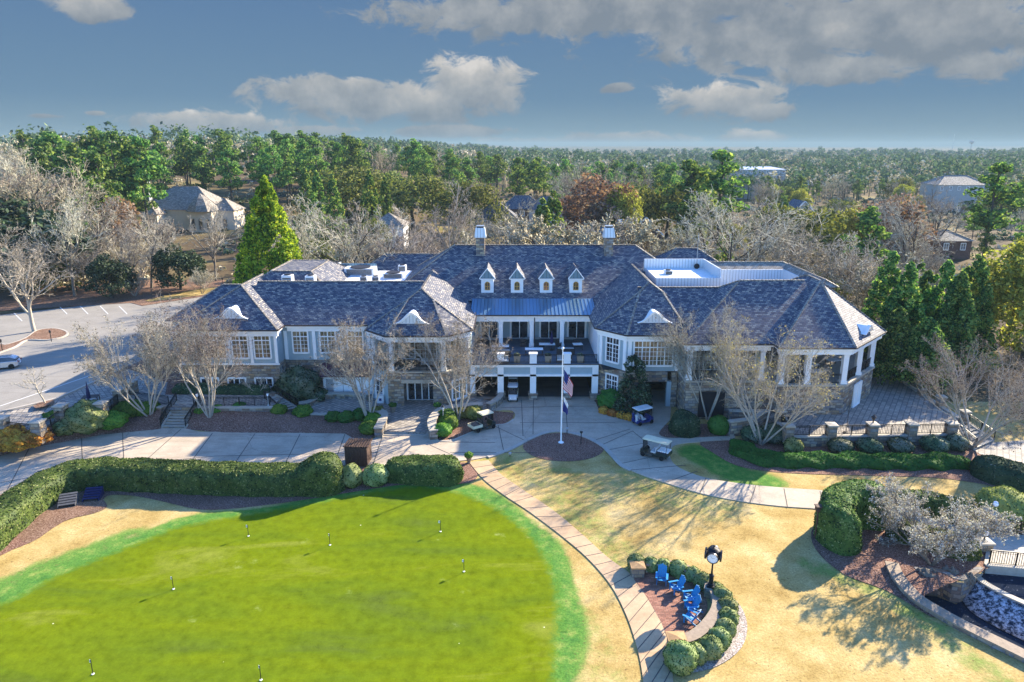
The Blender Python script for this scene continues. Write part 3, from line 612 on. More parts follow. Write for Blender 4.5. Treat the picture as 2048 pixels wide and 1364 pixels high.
def window(fr, sc, z0, w, h, cols=2, rows=3, transom=.0, glassm='glass', name='window', trim=.16, parent=CH, grid=True, d=0.0, m='white'):
    mb = MB(); s0, s1, z1 = sc-w/2, sc+w/2, z0+h
    mb.lbox(fr, s0-trim, s0, d, d+.14, z0-trim, z1+trim); mb.lbox(fr, s1, s1+trim, d, d+.14, z0-trim, z1+trim)
    mb.lbox(fr, s0, s1, d, d+.14, z1, z1+trim+.04); mb.lbox(fr, s0, s1, d, d+.2, z0-trim-.03, z0)
    zt = z1 - h*transom if transom else z1
    if transom: mb.lbox(fr, s0, s1, d, d+.12, zt-.06, zt+.06)
    for i in range(1, cols): x = s0+w*i/cols; mb.lbox(fr, x-.055, x+.055, d, d+.11, z0, z1)
    if grid:
        for i in range(cols*2): 
            if i % 2: x = s0+w*i/(cols*2); mb.lbox(fr, x-.02, x+.02, d, d+.075, z0, z1)
        for j in range(1, rows): z = z0+(zt-z0)*j/rows; mb.lbox(fr, s0, s1, d, d+.078, z-.02, z+.02)
    o = mb.build(name, m, parent)
    pb = MB(); pb.lbox(fr, s0+.002, s1-.002, d+.004, d+.05, z0+.002, z1-.002); pb.build('pane', glassm, o)
    return o
def railing(pts, z, h=1.05, parent=CH, name='railing', step=.16, m='black_metal', post=1.8):
    mb = MB()
    for a, b in zip(pts, pts[1:]):
        a = Vector((a[0], a[1], a[2] if len(a) > 2 else z)); b = Vector((b[0], b[1], b[2] if len(b) > 2 else z)); L = (b-a).length; up = Vector((0, 0, 1))
        mb.bar(a+up*h, b+up*h, .075, .065); mb.bar(a+up*.12, b+up*.12, .05); mb.bar(a+up*(h-.16), b+up*(h-.16), .035)
        for k in range(int(L/step)+1):
            p = a.lerp(b, min(1, k*step/L)); mb.bar(p+up*.12, p+up*h, .028)
        n = max(1, round(L/post))
        for k in range(n+1): p = a.lerp(b, k/n); mb.bar(p, p+up*(h+.03), .075)
    return mb.build(name, m, parent, uv=False)
def column(x, y, z0, z1, w=.5, m='white', plinth=None):
    mb = MB(); mb.obox((x, y, (z0+z1)/2), (w, w, z1-z0-.5)); mb.obox((x, y, z0+.16), (w+.16, w+.16, .32)); mb.obox((x, y, z1-.13), (w+.14, w+.14, .26)); mb.obox((x, y, z1-.38), (w+.06, w+.06, .06))
    o = mb.build('column', m, CH)
    return o
# --- roofs
V_ = None
hip('roof', [(-39.3, 76), (-27.06, 76), (-27.06, 95.6), (-39.3, 95.6)], [SL]*4)
hip('roof', [(-42, 80), (-34.5, 80), (-34.5, 90.5), (-42, 90.5)], [SL, V_, SL, SL])
hip('roof', [(-32, 78.25), (-11, 78.25), (-11, 90.5), (-32, 90.5)], [SL, V_, SL, V_])
hip('roof', [(-17, 76.25), (-14.2, 73.45), (-7.3, 73.45), (-4.5, 76.25), (-4.5, 92), (-17, 92)], [SL, SL, SL, SL, V_, SL])
hip('roof', [(-17.2, 87.4), (26.6, 87.4), (26.6, 105.6), (-17.2, 105.6)], [SL]*4, E=9.7)
hip('roof', [(-38, 82.9), (-20.4, 82.9), (-20.4, 104), (-38, 104)], [SL]*4, E=9.25, top=13.32)
hip('roof', [(-25.5, 99), (-5, 99), (-5, 111), (-25.5, 111)], [SL]*4, E=9.2)
hip('roof', [(9.7, 77), (12.9, 73.8), (20.1, 73.8), (23.3, 77), (23.3, 93), (9.7, 93)], [.7, .7, .7, .7, V_, .7])
hip('roof', [(15, 73.83), (30, 73.83), (30, 86.3), (15, 86.3)], [.67, V_, .67, V_], top=13.0)
hip('roof', [(18.5, 70.3), (34.2, 70.3), (34.2, 86.5), (18.5, 86.5)], [SL, V_, SL, SL])
hip('roof', [(28.15, 68.85), (36.2, 68.85), (42.9, 75.5), (42.9, 83), (36.5, 89.5), (28.15, 89.5)], [.66, .86, .75, .8, .66, .75])
hip('roof', [(19, 94), (32, 94), (32, 104), (19, 104)], [SL]*4, E=11.6)
hip('roof', [(26.5, 90.4), (38.5, 90.4), (38.5, 93.6), (26.5, 93.6)], [.5, .5, .5, V_], E=13.25, m='slate_tan')
hip('roof', [(36.4, 79), (38.6, 79), (38.6, 93), (36.4, 93)], [.5, .6, .5, .6], E=13.2, m='slate_tan')
# metal porch roof over the terrace
mb = MB(); mb.add([(-5.2, 82.95, 8.86), (10.6, 82.95, 8.86), (10.6, 87.6, 9.92), (-5.2, 87.6, 9.92), (-5.2, 82.95, 8.74), (10.6, 82.95, 8.74), (10.6, 87.6, 9.6), (-5.2, 87.6, 9.6)], [(0, 1, 2, 3), (7, 6, 5, 4), (0, 4, 5, 1), (1, 5, 6, 2), (2, 6, 7, 3), (3, 7, 4, 0)])
o = mb.build('porch_roof', 'blue_metal', CH)
mb = MB()
for k in range(32): x = -5.0+k*.5; mb.bar((x, 82.95, 8.9), (x, 87.5, 9.94), .05, .07)
mb.build('seam', 'blue_metal', o)
# --- eaves
for A, B in [((-39.3, 76), (-27.06, 76)), ((-27.06, 76), (-27.06, 78.2)), ((-39.3, 84), (-39.3, 76)), ((-27.0, 78.25), (-16.95, 78.25)), ((-17, 76.25), (-14.2, 73.45)), ((-14.2, 73.45), (-7.3, 73.45)), ((-7.3, 73.45), (-4.5, 76.25)), ((-4.5, 76.25), (-4.5, 87.3)),
             ((9.7, 87.3), (9.7, 77)), ((9.7, 77), (12.9, 73.8)), ((12.9, 73.8), (18.5, 73.8)), ((18.5, 73.8), (18.5, 70.3)), ((18.5, 70.3), (28.15, 70.3)), ((28.15, 70.3), (28.15, 68.85)), ((28.15, 68.85), (36.2, 68.85)), ((36.2, 68.85), (42.9, 75.5)), ((42.9, 75.5), (42.9, 83)), ((42.9, 83), (36.5, 89.5))]: eave(A, B)
# --- left block
wall([(-41.4, 80.6), (-38, 80.6), (-38, 90), (-41.4, 90)], 0, EV-.02, 'siding')
wall([(-38.7, 76.6), (-27.5, 76.6), (-27.5, 95), (-38.7, 95)], 4.42, EV-.02, 'siding'); wall([(-38.85, 76.5), (-27.4, 76.5), (-27.4, 95), (-38.85, 95)], 0, 4.42, 'stone')
mb = MB(); mb.box(-38.95, -27.3, 76.4, 76.5, 4.42, 4.62); mb.build('string_course', 'white', CH)
fr, L = frame((-38.7, 76.6), (-27.5, 76.6))
for s in (1.7, 4.3, 6.9, 9.5): window(fr, s, 5.3, 1.75, 2.75, 2, 4, .24, 'glass_warm')
for s in (.12, 3.0, 5.6, 8.2, 11.08): lwall(fr, s-.17, s+.17, 0, .14, 4.65, 7.96, 'white', 'pilaster')
fl, _ = frame((-38.85, 76.5), (-27.4, 76.5))
for s in (3.1, 6.3, 9.5): window(fl, s, 1.75, 1.9, .95, 3, 1, grid=False)
fr, L = frame((-27.5, 76.6), (-27.5, 78.8))
# --- link between left block and porch pavilion
wall([(-27.5, 78.8), (-16.4, 78.8), (-16.4, 92), (-27.5, 92)], 4.3, EV-.02, 'siding'); wall([(-27.5, 78.9), (-16.4, 78.9), (-16.4, 92), (-27.5, 92)], 0, 4.3, 'stone')
fr, L = frame((-27.5, 78.8), (-16.4, 78.8))
for s in (2.1, 5.4, 8.7): window(fr, s, 5.3, 1.7, 2.55, 2, 4, .24, 'glass_warm')
for s in (.35, 3.75, 7.05, 10.3): lwall(fr, s-.19, s+.19, 0, .15, 4.4, 7.97, 'white', 'pilaster')
# shed bay with purple metal roof
wall([(-22.6, 77.4), (-16.2, 77.4), (-16.2, 78.9), (-22.6, 78.9)], .3, 2.85, 'siding_grey')
mb = MB(); mb.add([(-23, 76.95, 2.8), (-15.9, 76.95, 2.8), (-15.9, 78.85, 3.9), (-23, 78.85, 3.9), (-23, 76.95, 2.7), (-15.9, 76.95, 2.7), (-15.9, 78.85, 2.7), (-23, 78.85, 2.7)], [(0, 1, 2, 3), (7, 6, 5, 4), (0, 4, 5, 1), (1, 5, 6, 2), (2, 6, 7, 3), (3, 7, 4, 0)]); mb.build('awning_roof', 'purple_metal', CH)
fb, _ = frame((-22.6, 77.4), (-16.2, 77.4))
mb = MB()
for s in (.15, 6.25): mb.lbox(fb, s-.15, s+.15, 0, .12, .3, 2.68)
for s in (1.15, 2.35, 3.55, 4.75): mb.lbox(fb, s+.03, s+1.14, 0, .06, .75, 2.3)
mb.lbox(fb, .3, 6.1, 0, .09, .45, .7); mb.lbox(fb, .3, 6.1, 0, .08, 2.35, 2.6)
o = mb.build('panel_door', 'white', CH)
mb = MB()
for z in (1.0, 1.35, 1.7): mb.lbox(fb, 3.38, 3.52, .06, .10, z, z+.15)
mb.build('handle', 'black_metal', o)
# --- porch pavilion (left)
LP = [(-16.5, 76.4), (-14.0, 73.9), (-7.5, 73.9), (-5.0, 76.4)]
fr, L = frame(LP[1], LP[2])
mb = MB(); mb.lbox(fr, -.2, 1.6, -1.9, .12, 0, 3.55); mb.lbox(fr, 4.95, 6.7, -1.9, .12, 0, 3.55); mb.lbox(fr, -.2, 6.7, -1.9, .12, 3.55, 4.35); mb.build('wall', 'stone', CH)
mb = MB(); mb.lbox(fr, 1.35, 5.2, -.3, .2, 3.1, 3.54); mb.build('lintel', 'limestone', CH)
wall([(-14.2, 75.85), (-16.45, 76.5), (-16.45, 79), (-5.05, 79), (-5.05, 76.5), (-7.3, 75.85)], 0, 4.34, 'siding')
ff, _ = frame(LP[2], LP[3]); lwall(ff, .1, 3.5, -.35, .05, 0, 4.35, 'stone'); window(ff, 1.8, .9, 2.0, 2.1, 2, 3, glassm='glass_warm', d=.05)
fg, _ = frame(LP[0], LP[1]); lwall(fg, 0, 3.4, -.35, .05, 0, 4.35, 'siding'); window(fg, 1.6, .8, 1.3, 2.2, 1, 3, d=.05)
fd, _ = frame((-14.2, 75.85), (-7.3, 75.85))
window(fd, 3.6, ZP+.02, 3.2, 2.4, 4, 1, name='door', grid=False, trim=.22)
mb = MB(); mb.prism([(LP[0][0]-.2, LP[0][1]), (LP[1][0]-.1, LP[1][1]-.22), (LP[2][0]+.1, LP[2][1]-.22), (LP[3][0]+.2, LP[3][1]), (-4.8, 80), (-16.6, 80)], 4.35, 4.52); mb.build('porch_floor', 'limestone', CH)
wall([(-16.5, 77.6), (-5.0, 77.6), (-5.0, 90), (-16.5, 90)], 4.52, EV-.02, 'siding')
fw, _ = frame((-16.5, 77.6), (-5.0, 77.6))
for s, c in ((2.4, 1), (5.6, 3), (9.2, 2)): window(fw, s, 4.9, 1.25*c, 2.9, c, 4, .25, 'glass_warm')
for x, y in LP: column(x+(.28 if x < -10 else -.28), y+.28, 4.52, 8.0, .5)
railing([(LP[0][0]+.3, LP[0][1]), (LP[1][0]+.1, LP[1][1]+.1), (LP[2][0]-.1, LP[2][1]+.1), (LP[3][0]-.2, LP[3][1]+.1)], 4.52)
# --- carport with roof terrace
BX = [-4.75, -1.35, 2.5, 6.5, 9.85]
mb = MB(); mb.box(-5, 10.25, 76.75, 88, 4.25, 4.5); mb.build('terrace_floor', 'deck', CH)
mb = MB(); mb.box(-5.0, 10.2, 76.55, 76.95, 2.95, 3.2); mb.box(-5.0, 10.2, 76.5, 76.95, 4.1, 4.42); mb.build('beam', 'white', CH)
mb = MB()
for a, b in zip(BX, BX[1:]): mb.box(a+.35, b-.35, 76.7, 76.9, 3.2, 4.1)
mb.build('spandrel', 'siding', CH)
mb = MB(); mb.box(-5.05, 10.25, 76.42, 76.5, 4.42, 4.5); mb.build('gutter', 'gutter', CH)
for x in BX:
    mb = MB(); mb.box(x-.36, x+.36, 76.55, 77.2, .7, 4.1); mb.build('column', 'white', CH)
    mb = MB(); mb.box(x-.52, x+.52, 76.35, 77.35, 0, .72); mb.box(x-.58, x+.58, 76.3, 77.4, .72, .84); mb.build('plinth', 'stone', CH)
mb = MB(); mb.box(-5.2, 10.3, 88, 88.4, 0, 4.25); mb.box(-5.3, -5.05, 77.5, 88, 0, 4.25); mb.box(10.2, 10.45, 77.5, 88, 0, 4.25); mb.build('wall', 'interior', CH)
for x in BX[1:4]:
    mb = MB(); mb.box(x-.42, x+.42, 76.7, 77.25, 4.5, 5.62); mb.box(x-.5, x+.5, 76.62, 77.33, 5.62, 5.74); mb.build('parapet_post', 'white', CH)
for a, b in ((-4.7, BX[1]-.45), (BX[1]+.45, BX[2]-.45), (BX[2]+.45, BX[3]-.45), (BX[3]+.45, 10.0)): railing([(a, 76.9), (b, 76.9)], 4.5)
wall([(-5.05, 77.4), (-4.85, 77.4), (-4.85, 87.8), (-5.05, 87.8)], 4.5, EV-.1, 'siding'); wall([(10.15, 77.6), (10.35, 77.6), (10.35, 87.8), (10.15, 87.8)], 4.5, EV-.1, 'white')
wall([(-5, 87.7), (10.3, 87.7), (10.3, 95), (-5, 95)], 4.5, 9.6, 'siding')
fr, L = frame((-5, 87.7), (10.3, 87.7))
for s in (2.0, 6.0, 9.9, 13.6): window(fr, s, 4.55, 2.1, 2.6, 2, 1, name='door', grid=False, trim=.26)
mb = MB()
for s in (4.0, 7.95, 11.8): mb.lbox(fr, s-.55, s+.55, 0, .1, 7.0, 7.45)
mb.build('vent_panel', 'dark', CH)
mb = MB(); mb.box(-4.9, 10.2, 83.5, 84.0, 7.85, 8.7); mb.box(-5, 10.3, 83.2, 83.5, 8.45, 8.72); mb.build('beam', 'white', CH)
mb = MB(); mb.box(-5.1, 10.5, 82.83, 82.95, 8.72, 8.85); mb.build('gutter', 'gutter', CH)
for x in (-1.42, 2.5, 6.35): column(x, 83.9, 4.5, 7.85, .5)
mb = MB(); mb.tube((2.85, 83.4, 4.5), (2.85, 83.4, 8.7), .06); mb.build('downpipe', 'gutter', CH)
# dormers
for u in (975, 1034, 1092, 1151):
    yb = 88.6; c = Vp(u, 597, yb); x = c.x; z0 = 9.7+SL*(yb-87.4)-.15
    mb = MB(); mb.box(x-.82, x+.82, yb, yb+3.6, z0, z0+2.1); d = mb.build('dormer', 'white', CH)
    mb = MB(); zt = z0+2.1
    mb.add([(x-1.0, yb-.22, zt), (x+1.0, yb-.22, zt), (x, yb-.22, zt+1.32), (x-1.0, yb+5, zt), (x+1.0, yb+5, zt), (x, yb+5, zt+1.32)], [(0, 3, 4, 1), (1, 4, 5, 2), (0, 2, 5, 3), (3, 5, 4), (0, 1, 2)]); mb.build('dormer_roof', 'slate', d)
    mb = MB(); mb.add([(x-.86, yb-.26, zt+.06), (x+.86, yb-.26, zt+.06), (x, yb-.26, zt+1.16), (x-.86, yb-.2, zt+.06), (x+.86, yb-.2, zt+.06), (x, yb-.2, zt+1.16)], [(0, 1, 2), (3, 5, 4), (0, 3, 4, 1), (1, 4, 5, 2), (2, 5, 3, 0)]); mb.build('gable', 'blue_metal', d)
    mb = MB(); mb.bar((x-1.05, yb-.3, zt-.02), (x, yb-.3, zt+1.34), .12, .1); mb.bar((x+1.05, yb-.3, zt-.02), (x, yb-.3, zt+1.34), .12, .1); mb.box(x-1.0, x+1.0, yb-.24, yb-.12, zt-.14, zt-.01); mb.build('rake', 'white', d)
    fw, _ = frame((x-.82, yb), (x+.82, yb)); mb = MB()
    pts = [(-.32, .55), (.32, .55)] + [(.32*math.cos(a), 1.3+.32*math.sin(a)) for a in np.linspace(0, math.pi, 9)]
    mb.add([(x+a, yb-.05, z0+b) for a, b in pts]+[(x+a, yb+.02, z0+b) for a, b in pts], [tuple(range(len(pts)))]+[(i, i+len(pts), (i+1) % len(pts)+len(pts), (i+1) % len(pts)) for i in range(len(pts))]); w = mb.build('window', 'glass', d)
    mb = MB(); mb.box(x-.025, x+.025, yb-.09, yb-.05, z0+.55, z0+1.6); mb.box(x-.32, x+.32, yb-.088, yb-.052, z0+1.0, z0+1.05)
    for k in range(len(pts)): a, b = pts[k], pts[(k+1) % len(pts)]; mb.bar((x+a[0], yb-.08, z0+b[1]*0+a[1]), (x+b[0], yb-.08, z0+b[1]), .07, .06)
    mb.build('frame', 'brass', w)
# eyebrow vents
def eyebrow(c, ang, w=3.7, h=1.25, depth=2.6):
    n = 16; mb = MB(); pr = [(-1+2*i/n, math.exp(-((-1+2*i/n)*1.75)**2)) for i in range(n+1)]; b0 = pr[0][1]; pr = [(x*w/2, (y-b0)/(1-b0)*h) for x, y in pr]
    t = Vector((math.cos(ang), math.sin(ang), 0)); o = Vector((-math.sin(ang), math.cos(ang), 0)); c = Vector(c)
    A = [c+t*x+Vector((0, 0, z)) for x, z in pr]; B = [p+o*depth for p in A]; k = n+1
    mb.add(A+B, [tuple(range(k))]+[(i, i+k, i+k+1, i+1) for i in range(n)]+[tuple(range(k, 2*k))[::-1], (0, n, n+k, k)]); e = mb.build('eyebrow_vent', 'white', CH)
    mb = MB(); Q = [c+t*x*1.08-o*.1+Vector((0, 0, z*1.06+.03)) for x, z in pr]
    for p, q in zip(Q, Q[1:]): mb.bar(p, q, .3, .07)
    mb.build('trim', 'white', e)
    mb = MB(); A2 = [c+t*x*.86-o*.02+Vector((0, 0, .08+max(0, z-.12)*.86)) for x, z in pr[2:-2]]; k = len(A2); mb.add(A2+[p+o*.01 for p in A2], [tuple(range(k)), tuple(range(k, 2*k))[::-1]]); mb.build('louvre', 'white_seam', e)
eyebrow((-32.9, 77.5, 9.75), 0); eyebrow((-11.4, 75.0, 9.78), 0); eyebrow((16.3, 75.3, 9.82), 0); eyebrow((39.25, 72.55, 9.45), math.radians(45), 2.5, .85, 1.8)
# chimneys
for u in (961, 1217):
    x = (u-1024)/F*95.5; mb = MB(); mb.box(x-.6, x+.6, 94.6, 95.9, 13.5, 17.0); c = mb.build('chimney', 'stone', CH)
    mb = MB(); mb.prism([(x-.8, 94.45), (x+.8, 94.45), (x+.8, 96.05), (x-.8, 96.05)], 17.0, 17.15); mb.add([(x-.8, 94.45, 17.15), (x+.8, 94.45, 17.15), (x+.8, 96.05, 17.15), (x-.8, 96.05, 17.15), (x-.62, 94.65, 18.35), (x+.62, 94.65, 18.35), (x+.62, 95.85, 18.35), (x-.62, 95.85, 18.35)], [(0, 1, 5, 4), (1, 2, 6, 5), (2, 3, 7, 6), (3, 0, 4, 7), (4, 5, 6, 7), (3, 2, 1, 0)]); mb.build('chimney_hood', 'white_seam', c)
    mb = MB(); mb.box(x-.48, x+.48, 94.75, 95.75, 18.352, 18.55); mb.build('flue', 'dark', c)
    mb = MB(); mb.box(x-.54, x+.54, 94.7, 95.8, 18.55, 18.62); mb.build('chimney_cap', 'galv', c)
# --- right bay
RB = [(10.3, 77.2), (13.1, 74.4), (18.9, 74.4)]
wall([(10.3, 77.2), (13.1, 74.4), (19.1, 74.4), (19.1, 90), (10.3, 90)], 4.35, EV-.02, 'siding')
ff, L = frame(RB[0], RB[1]); lwall(ff, .0, L-.02, -.3, .08, 0, 4.3, 'stone'); window(ff, 2.1, 1.0, 1.5, 2.4, 2, 3, .25, d=.08); window(ff, 2.0, 5.1, 1.7, 2.8, 2, 4, .25)
for s in (.3, L-.25): lwall(ff, s-.2, s+.2, 0, .15, 4.4, 7.97, 'white', 'pilaster')
fr, L = frame(RB[1], RB[2])
mb = MB(); mb.lbox(fr, .02, 2.3, -.5, .08, 0, 4.3); mb.lbox(fr, 2.3, 4.75, -.5, .08, 3.1, 4.3); mb.lbox(fr, 5.25, 5.9, -.5, .08, 0, 4.3); mb.build('wall', 'stone', CH)
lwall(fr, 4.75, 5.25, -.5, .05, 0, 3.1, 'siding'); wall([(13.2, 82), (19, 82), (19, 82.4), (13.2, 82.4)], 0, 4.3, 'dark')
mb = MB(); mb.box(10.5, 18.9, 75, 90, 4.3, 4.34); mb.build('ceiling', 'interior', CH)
window(fr, 3.0, 5.1, 4.3, 2.8, 5, 4, .25, 'glass_warm'); window(fr, 5.5, 5.1, .1, .1, 1, 1, grid=False) if 0 else None
for s in (.3, 5.7): lwall(fr, s-.2, s+.2, 0, .15, 4.4, 7.97, 'white', 'pilaster')
# --- right middle porch
wall([(19.1, 70.8), (28.7, 70.8), (28.7, 90), (19.1, 90)], 0, 4.3, 'stone')
mb = MB(); mb.box(18.95, 28.75, 70.6, 76, 4.3, 4.5); mb.build('porch_floor', 'limestone', CH)
wall([(19.1, 74.4), (28.7, 74.4), (28.7, 90), (19.1, 90)], 4.5, EV-.02, 'siding')
fr, L = frame((19.1, 74.4), (28.7, 74.4))
window(fr, 3.2, 4.6, 2.6, 2.9, 3, 3, .22, name='door'); window(fr, 7.3, 4.6, 2.6, 2.9, 3, 3, .22, 'glass_warm', name='door')
for x in (19.4, 23.8, 27.3): column(x, 71.1, 4.5, 8.0, .5)
railing([(19.6, 71.0), (28.5, 71.0)], 4.5)
mb = MB(); mb.box(20.6, 23.4, 70.5, 70.8, .3, 3.2); mb.build('dark_opening', 'dark', CH)  # dark slab painted as the shade inside an opening in the stone wall
# --- right pavilion
PW = [(28.7, 69.5), (35.9, 69.5), (42.2, 75.8), (42.2, 82.7), (36.2, 88.8), (28.7, 88.8)]
wall(PW, .2, 4.28, 'stone')
mb = MB(); mb.prism([(28.6, 69.35), (35.97, 69.35), (42.35, 75.73), (42.35, 82.8), (36.3, 88.9), (28.6, 88.9)], 4.28, 4.5); mb.build('porch_floor', 'limestone', CH)
fr, _ = frame(PW[1], PW[2]); window(fr, 4.0, ZT+.05, 2.0, 2.5, 2, 1, name='door', grid=True, glassm='white', trim=.15, d=.02)
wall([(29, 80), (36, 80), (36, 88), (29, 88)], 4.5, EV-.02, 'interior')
for x, y in [(31.8, 69.85), (35.75, 69.85), (38.75, 72.8), (41.8, 75.95), (41.8, 82.4), (28.95, 69.85), (36.2, 88.2)]: column(x, y, 4.5, 8.0, .55)
railing([(28.9, 69.8), (35.75, 69.8), (41.9, 75.9), (41.9, 82.5), (36.2, 88.4)], 4.5)
# --- flat roofs, parapets, screens
mb = MB(); mb.box(-33, -15, 86.5, 101, 10.9, 11.2); mb.build('flat_roof', 'roof_white', CH)
mb = MB(); mb.box(18.2, 26, 84.2, 92, 11, 13.2); o = mb.build('flat_roof', 'roof_white', CH)
mb = MB(); mb.box(18.0, 26.2, 84.0, 84.2, 11.5, 13.35); mb.build('parapet', 'white_seam', CH)
mb = MB(); mb.box(18.0, 26.2, 92.0, 92.2, 11.5, 14.45); mb.build('parapet', 'white_seam', CH)
mb = MB(); mb.add([(26, 84.2, 13.2), (26, 92, 13.2), (26, 92, 14.45), (26, 84.6, 14.45), (26, 84.2, 13.35), (26.2, 84.2, 11.5), (26.2, 92, 11.5), (26.2, 92, 14.45), (26.2, 84.6, 14.45), (26.2, 84.2, 13.35)], [(0, 4, 3, 2, 1), (5, 6, 7, 8, 9), (4, 9, 8, 3), (3, 8, 7, 2), (0, 5, 9, 4)]); mb.build('parapet', 'white_seam', CH)
mb = MB(); mb.box(26.5, 38.4, 90.2, 90.4, 11, 13.3); mb.build('parapet', 'white_seam', CH)
mb = MB(); mb.box(36.4, 36.6, 79.5, 90.2, 11, 13.3); mb.build('parapet', 'white_seam', CH)
mb = MB(); mb.box(26.3, 36.4, 80, 90.2, 10.9, 11.1); mb.build('flat_roof', 'roof_white', CH)
mb = MB(); mb.add([(-26.0, 100.2, 11.2), (-20.0, 100.2, 11.2), (-20.2, 100.2, 12.4), (-25.8, 100.2, 12.4), (-26, 100.5, 11.2), (-20, 100.5, 11.2), (-20.2, 100.5, 12.4), (-25.8, 100.5, 12.4)], [(0, 1, 2, 3), (7, 6, 5, 4), (1, 5, 6, 2), (4, 0, 3, 7), (3, 2, 6, 7)]); mb.build('parapet', 'blue_metal', CH)
# --- steps and walls of the entrance plaza
mb = MB()
a, b = G(762, 868, 0), G(862, 869, 0)
for k, z in enumerate((.12, .24)): mb.box(a.x, b.x, a.y-.25+.4*k-.3, a.y+.8, 0, z+.0)
mb.build('step', 'limestone', None); bpy.data.objects['step'].name = 'entrance_step'; tag(bpy.data.objects['entrance_step'], 'two broad pale stone steps between the white-capped entrance walls', 'steps')
# ------------------------------------------------------------ plants: generators
def tubes(P, Q, r0, r1, n=3):
    """prisms for many segments at once"""
    P, Q = np.asarray(P, float), np.asarray(Q, float); d = Q-P; L = np.linalg.norm(d, axis=1, keepdims=True)+1e-9; d = d/L
    a = np.where(np.abs(d[:, 2:3]) > .9, np.array([[1., 0, 0]]), np.array([[0, 0, 1.]])); u = np.cross(d, a); u /= np.linalg.norm(u, axis=1, keepdims=True); w = np.cross(d, u)
    ang = np.arange(n)*2*math.pi/n; ring = u[:, None]*np.cos(ang)[None, :, None]+w[:, None]*np.sin(ang)[None, :, None]
    V = np.concatenate([P[:, None]+ring*np.asarray(r0)[:, None, None], Q[:, None]+ring*np.asarray(r1)[:, None, None]], 1).reshape(-1, 3)
    i = np.arange(len(P))[:, None]*2*n+np.arange(n)[None]; j = np.arange(len(P))[:, None]*2*n+(np.arange(n)+1)[None] % n
    return V, np.stack([i, j, j+n, i+n], -1).reshape(-1, 4)
def quads(C, N, s, rng, asp=.6):
    """small leaf faces at C, facing about N"""
    n = len(C); N = N+rng.normal(0, .7, (n, 3)); N /= np.linalg.norm(N, axis=1, keepdims=True)+1e-9
    a = rng.normal(size=(n, 3)); u = np.cross(N, a); u /= np.linalg.norm(u, axis=1, keepdims=True)+1e-9; w = np.cross(N, u)
    s = np.asarray(s)*np.ones(n); u = u*s[:, None]; w = w*(s*asp)[:, None]
    V = np.stack([C-u, C-w*.9, C+u, C+w*.9], 1).reshape(-1, 3); return V, np.arange(4*n).reshape(-1, 4)
def cat(parts):
    Vs, Fs, o = [], [], 0
    for V, Fq in parts: Vs.append(V); Fs.append(Fq+o); o += len(V)
    return np.concatenate(Vs), np.concatenate(Fs)
def branch(rng, P, D, L, R, k=4, wob=.18, up=.05, taper=.35):
    """k wobbling segments for each branch; returns segments and the points along"""
    n = len(P); pts = [P]; dirs = [D]; p, d = P, D
    for i in range(k):
        d = d+rng.normal(0, wob, (n, 3))+np.array([0, 0, up]); d = d/np.linalg.norm(d, axis=1, keepdims=True)
        p = p+d*(L/k)[:, None]; pts.append(p); dirs.append(d)
    pts = np.stack(pts, 1); dirs = np.stack(dirs, 1); rr = R[:, None]*np.linspace(1, taper, k+1)[None]
    return pts, dirs, rr
def sprout(rng, pts, dirs, rr, n, t0, ang, lr, L, rratio=.6, flat=0):
    """n children on every branch"""
    m, k = len(pts), pts.shape[1]-1; t = t0+(1-t0)*(np.arange(n)[None]+rng.random((m, n)))/n; x = np.clip(t*k, 0, k-1e-6); i = x.astype(int); f = (x-i)[..., None]; b = np.arange(m)[:, None]
    p = pts[b, i]*(1-f)+pts[b, i+1]*f; d = dirs[b, i+1]; r = rr[b, i]*(1-f[..., 0])+rr[b, i+1]*f[..., 0]
    a = rng.normal(size=(m, n, 3)); a -= (a*d).sum(-1, keepdims=True)*d; a[..., 2] *= (1-flat); a /= np.linalg.norm(a, axis=-1, keepdims=True)+1e-9
    th = np.radians(ang+rng.normal(0, ang*.25, (m, n)))[..., None]; nd = d*np.cos(th)+a*np.sin(th)
    nl = (L[:, None]*lr*(1.15-.55*t)*rng.uniform(.7, 1.25, (m, n)))
    return p.reshape(-1, 3), nd.reshape(-1, 3), nl.ravel(), (r*rratio).ravel()
def segs(pts, rr):
    return pts[:, :-1].reshape(-1, 3), pts[:, 1:].reshape(-1, 3), rr[:, :-1].ravel(), rr[:, 1:].ravel()
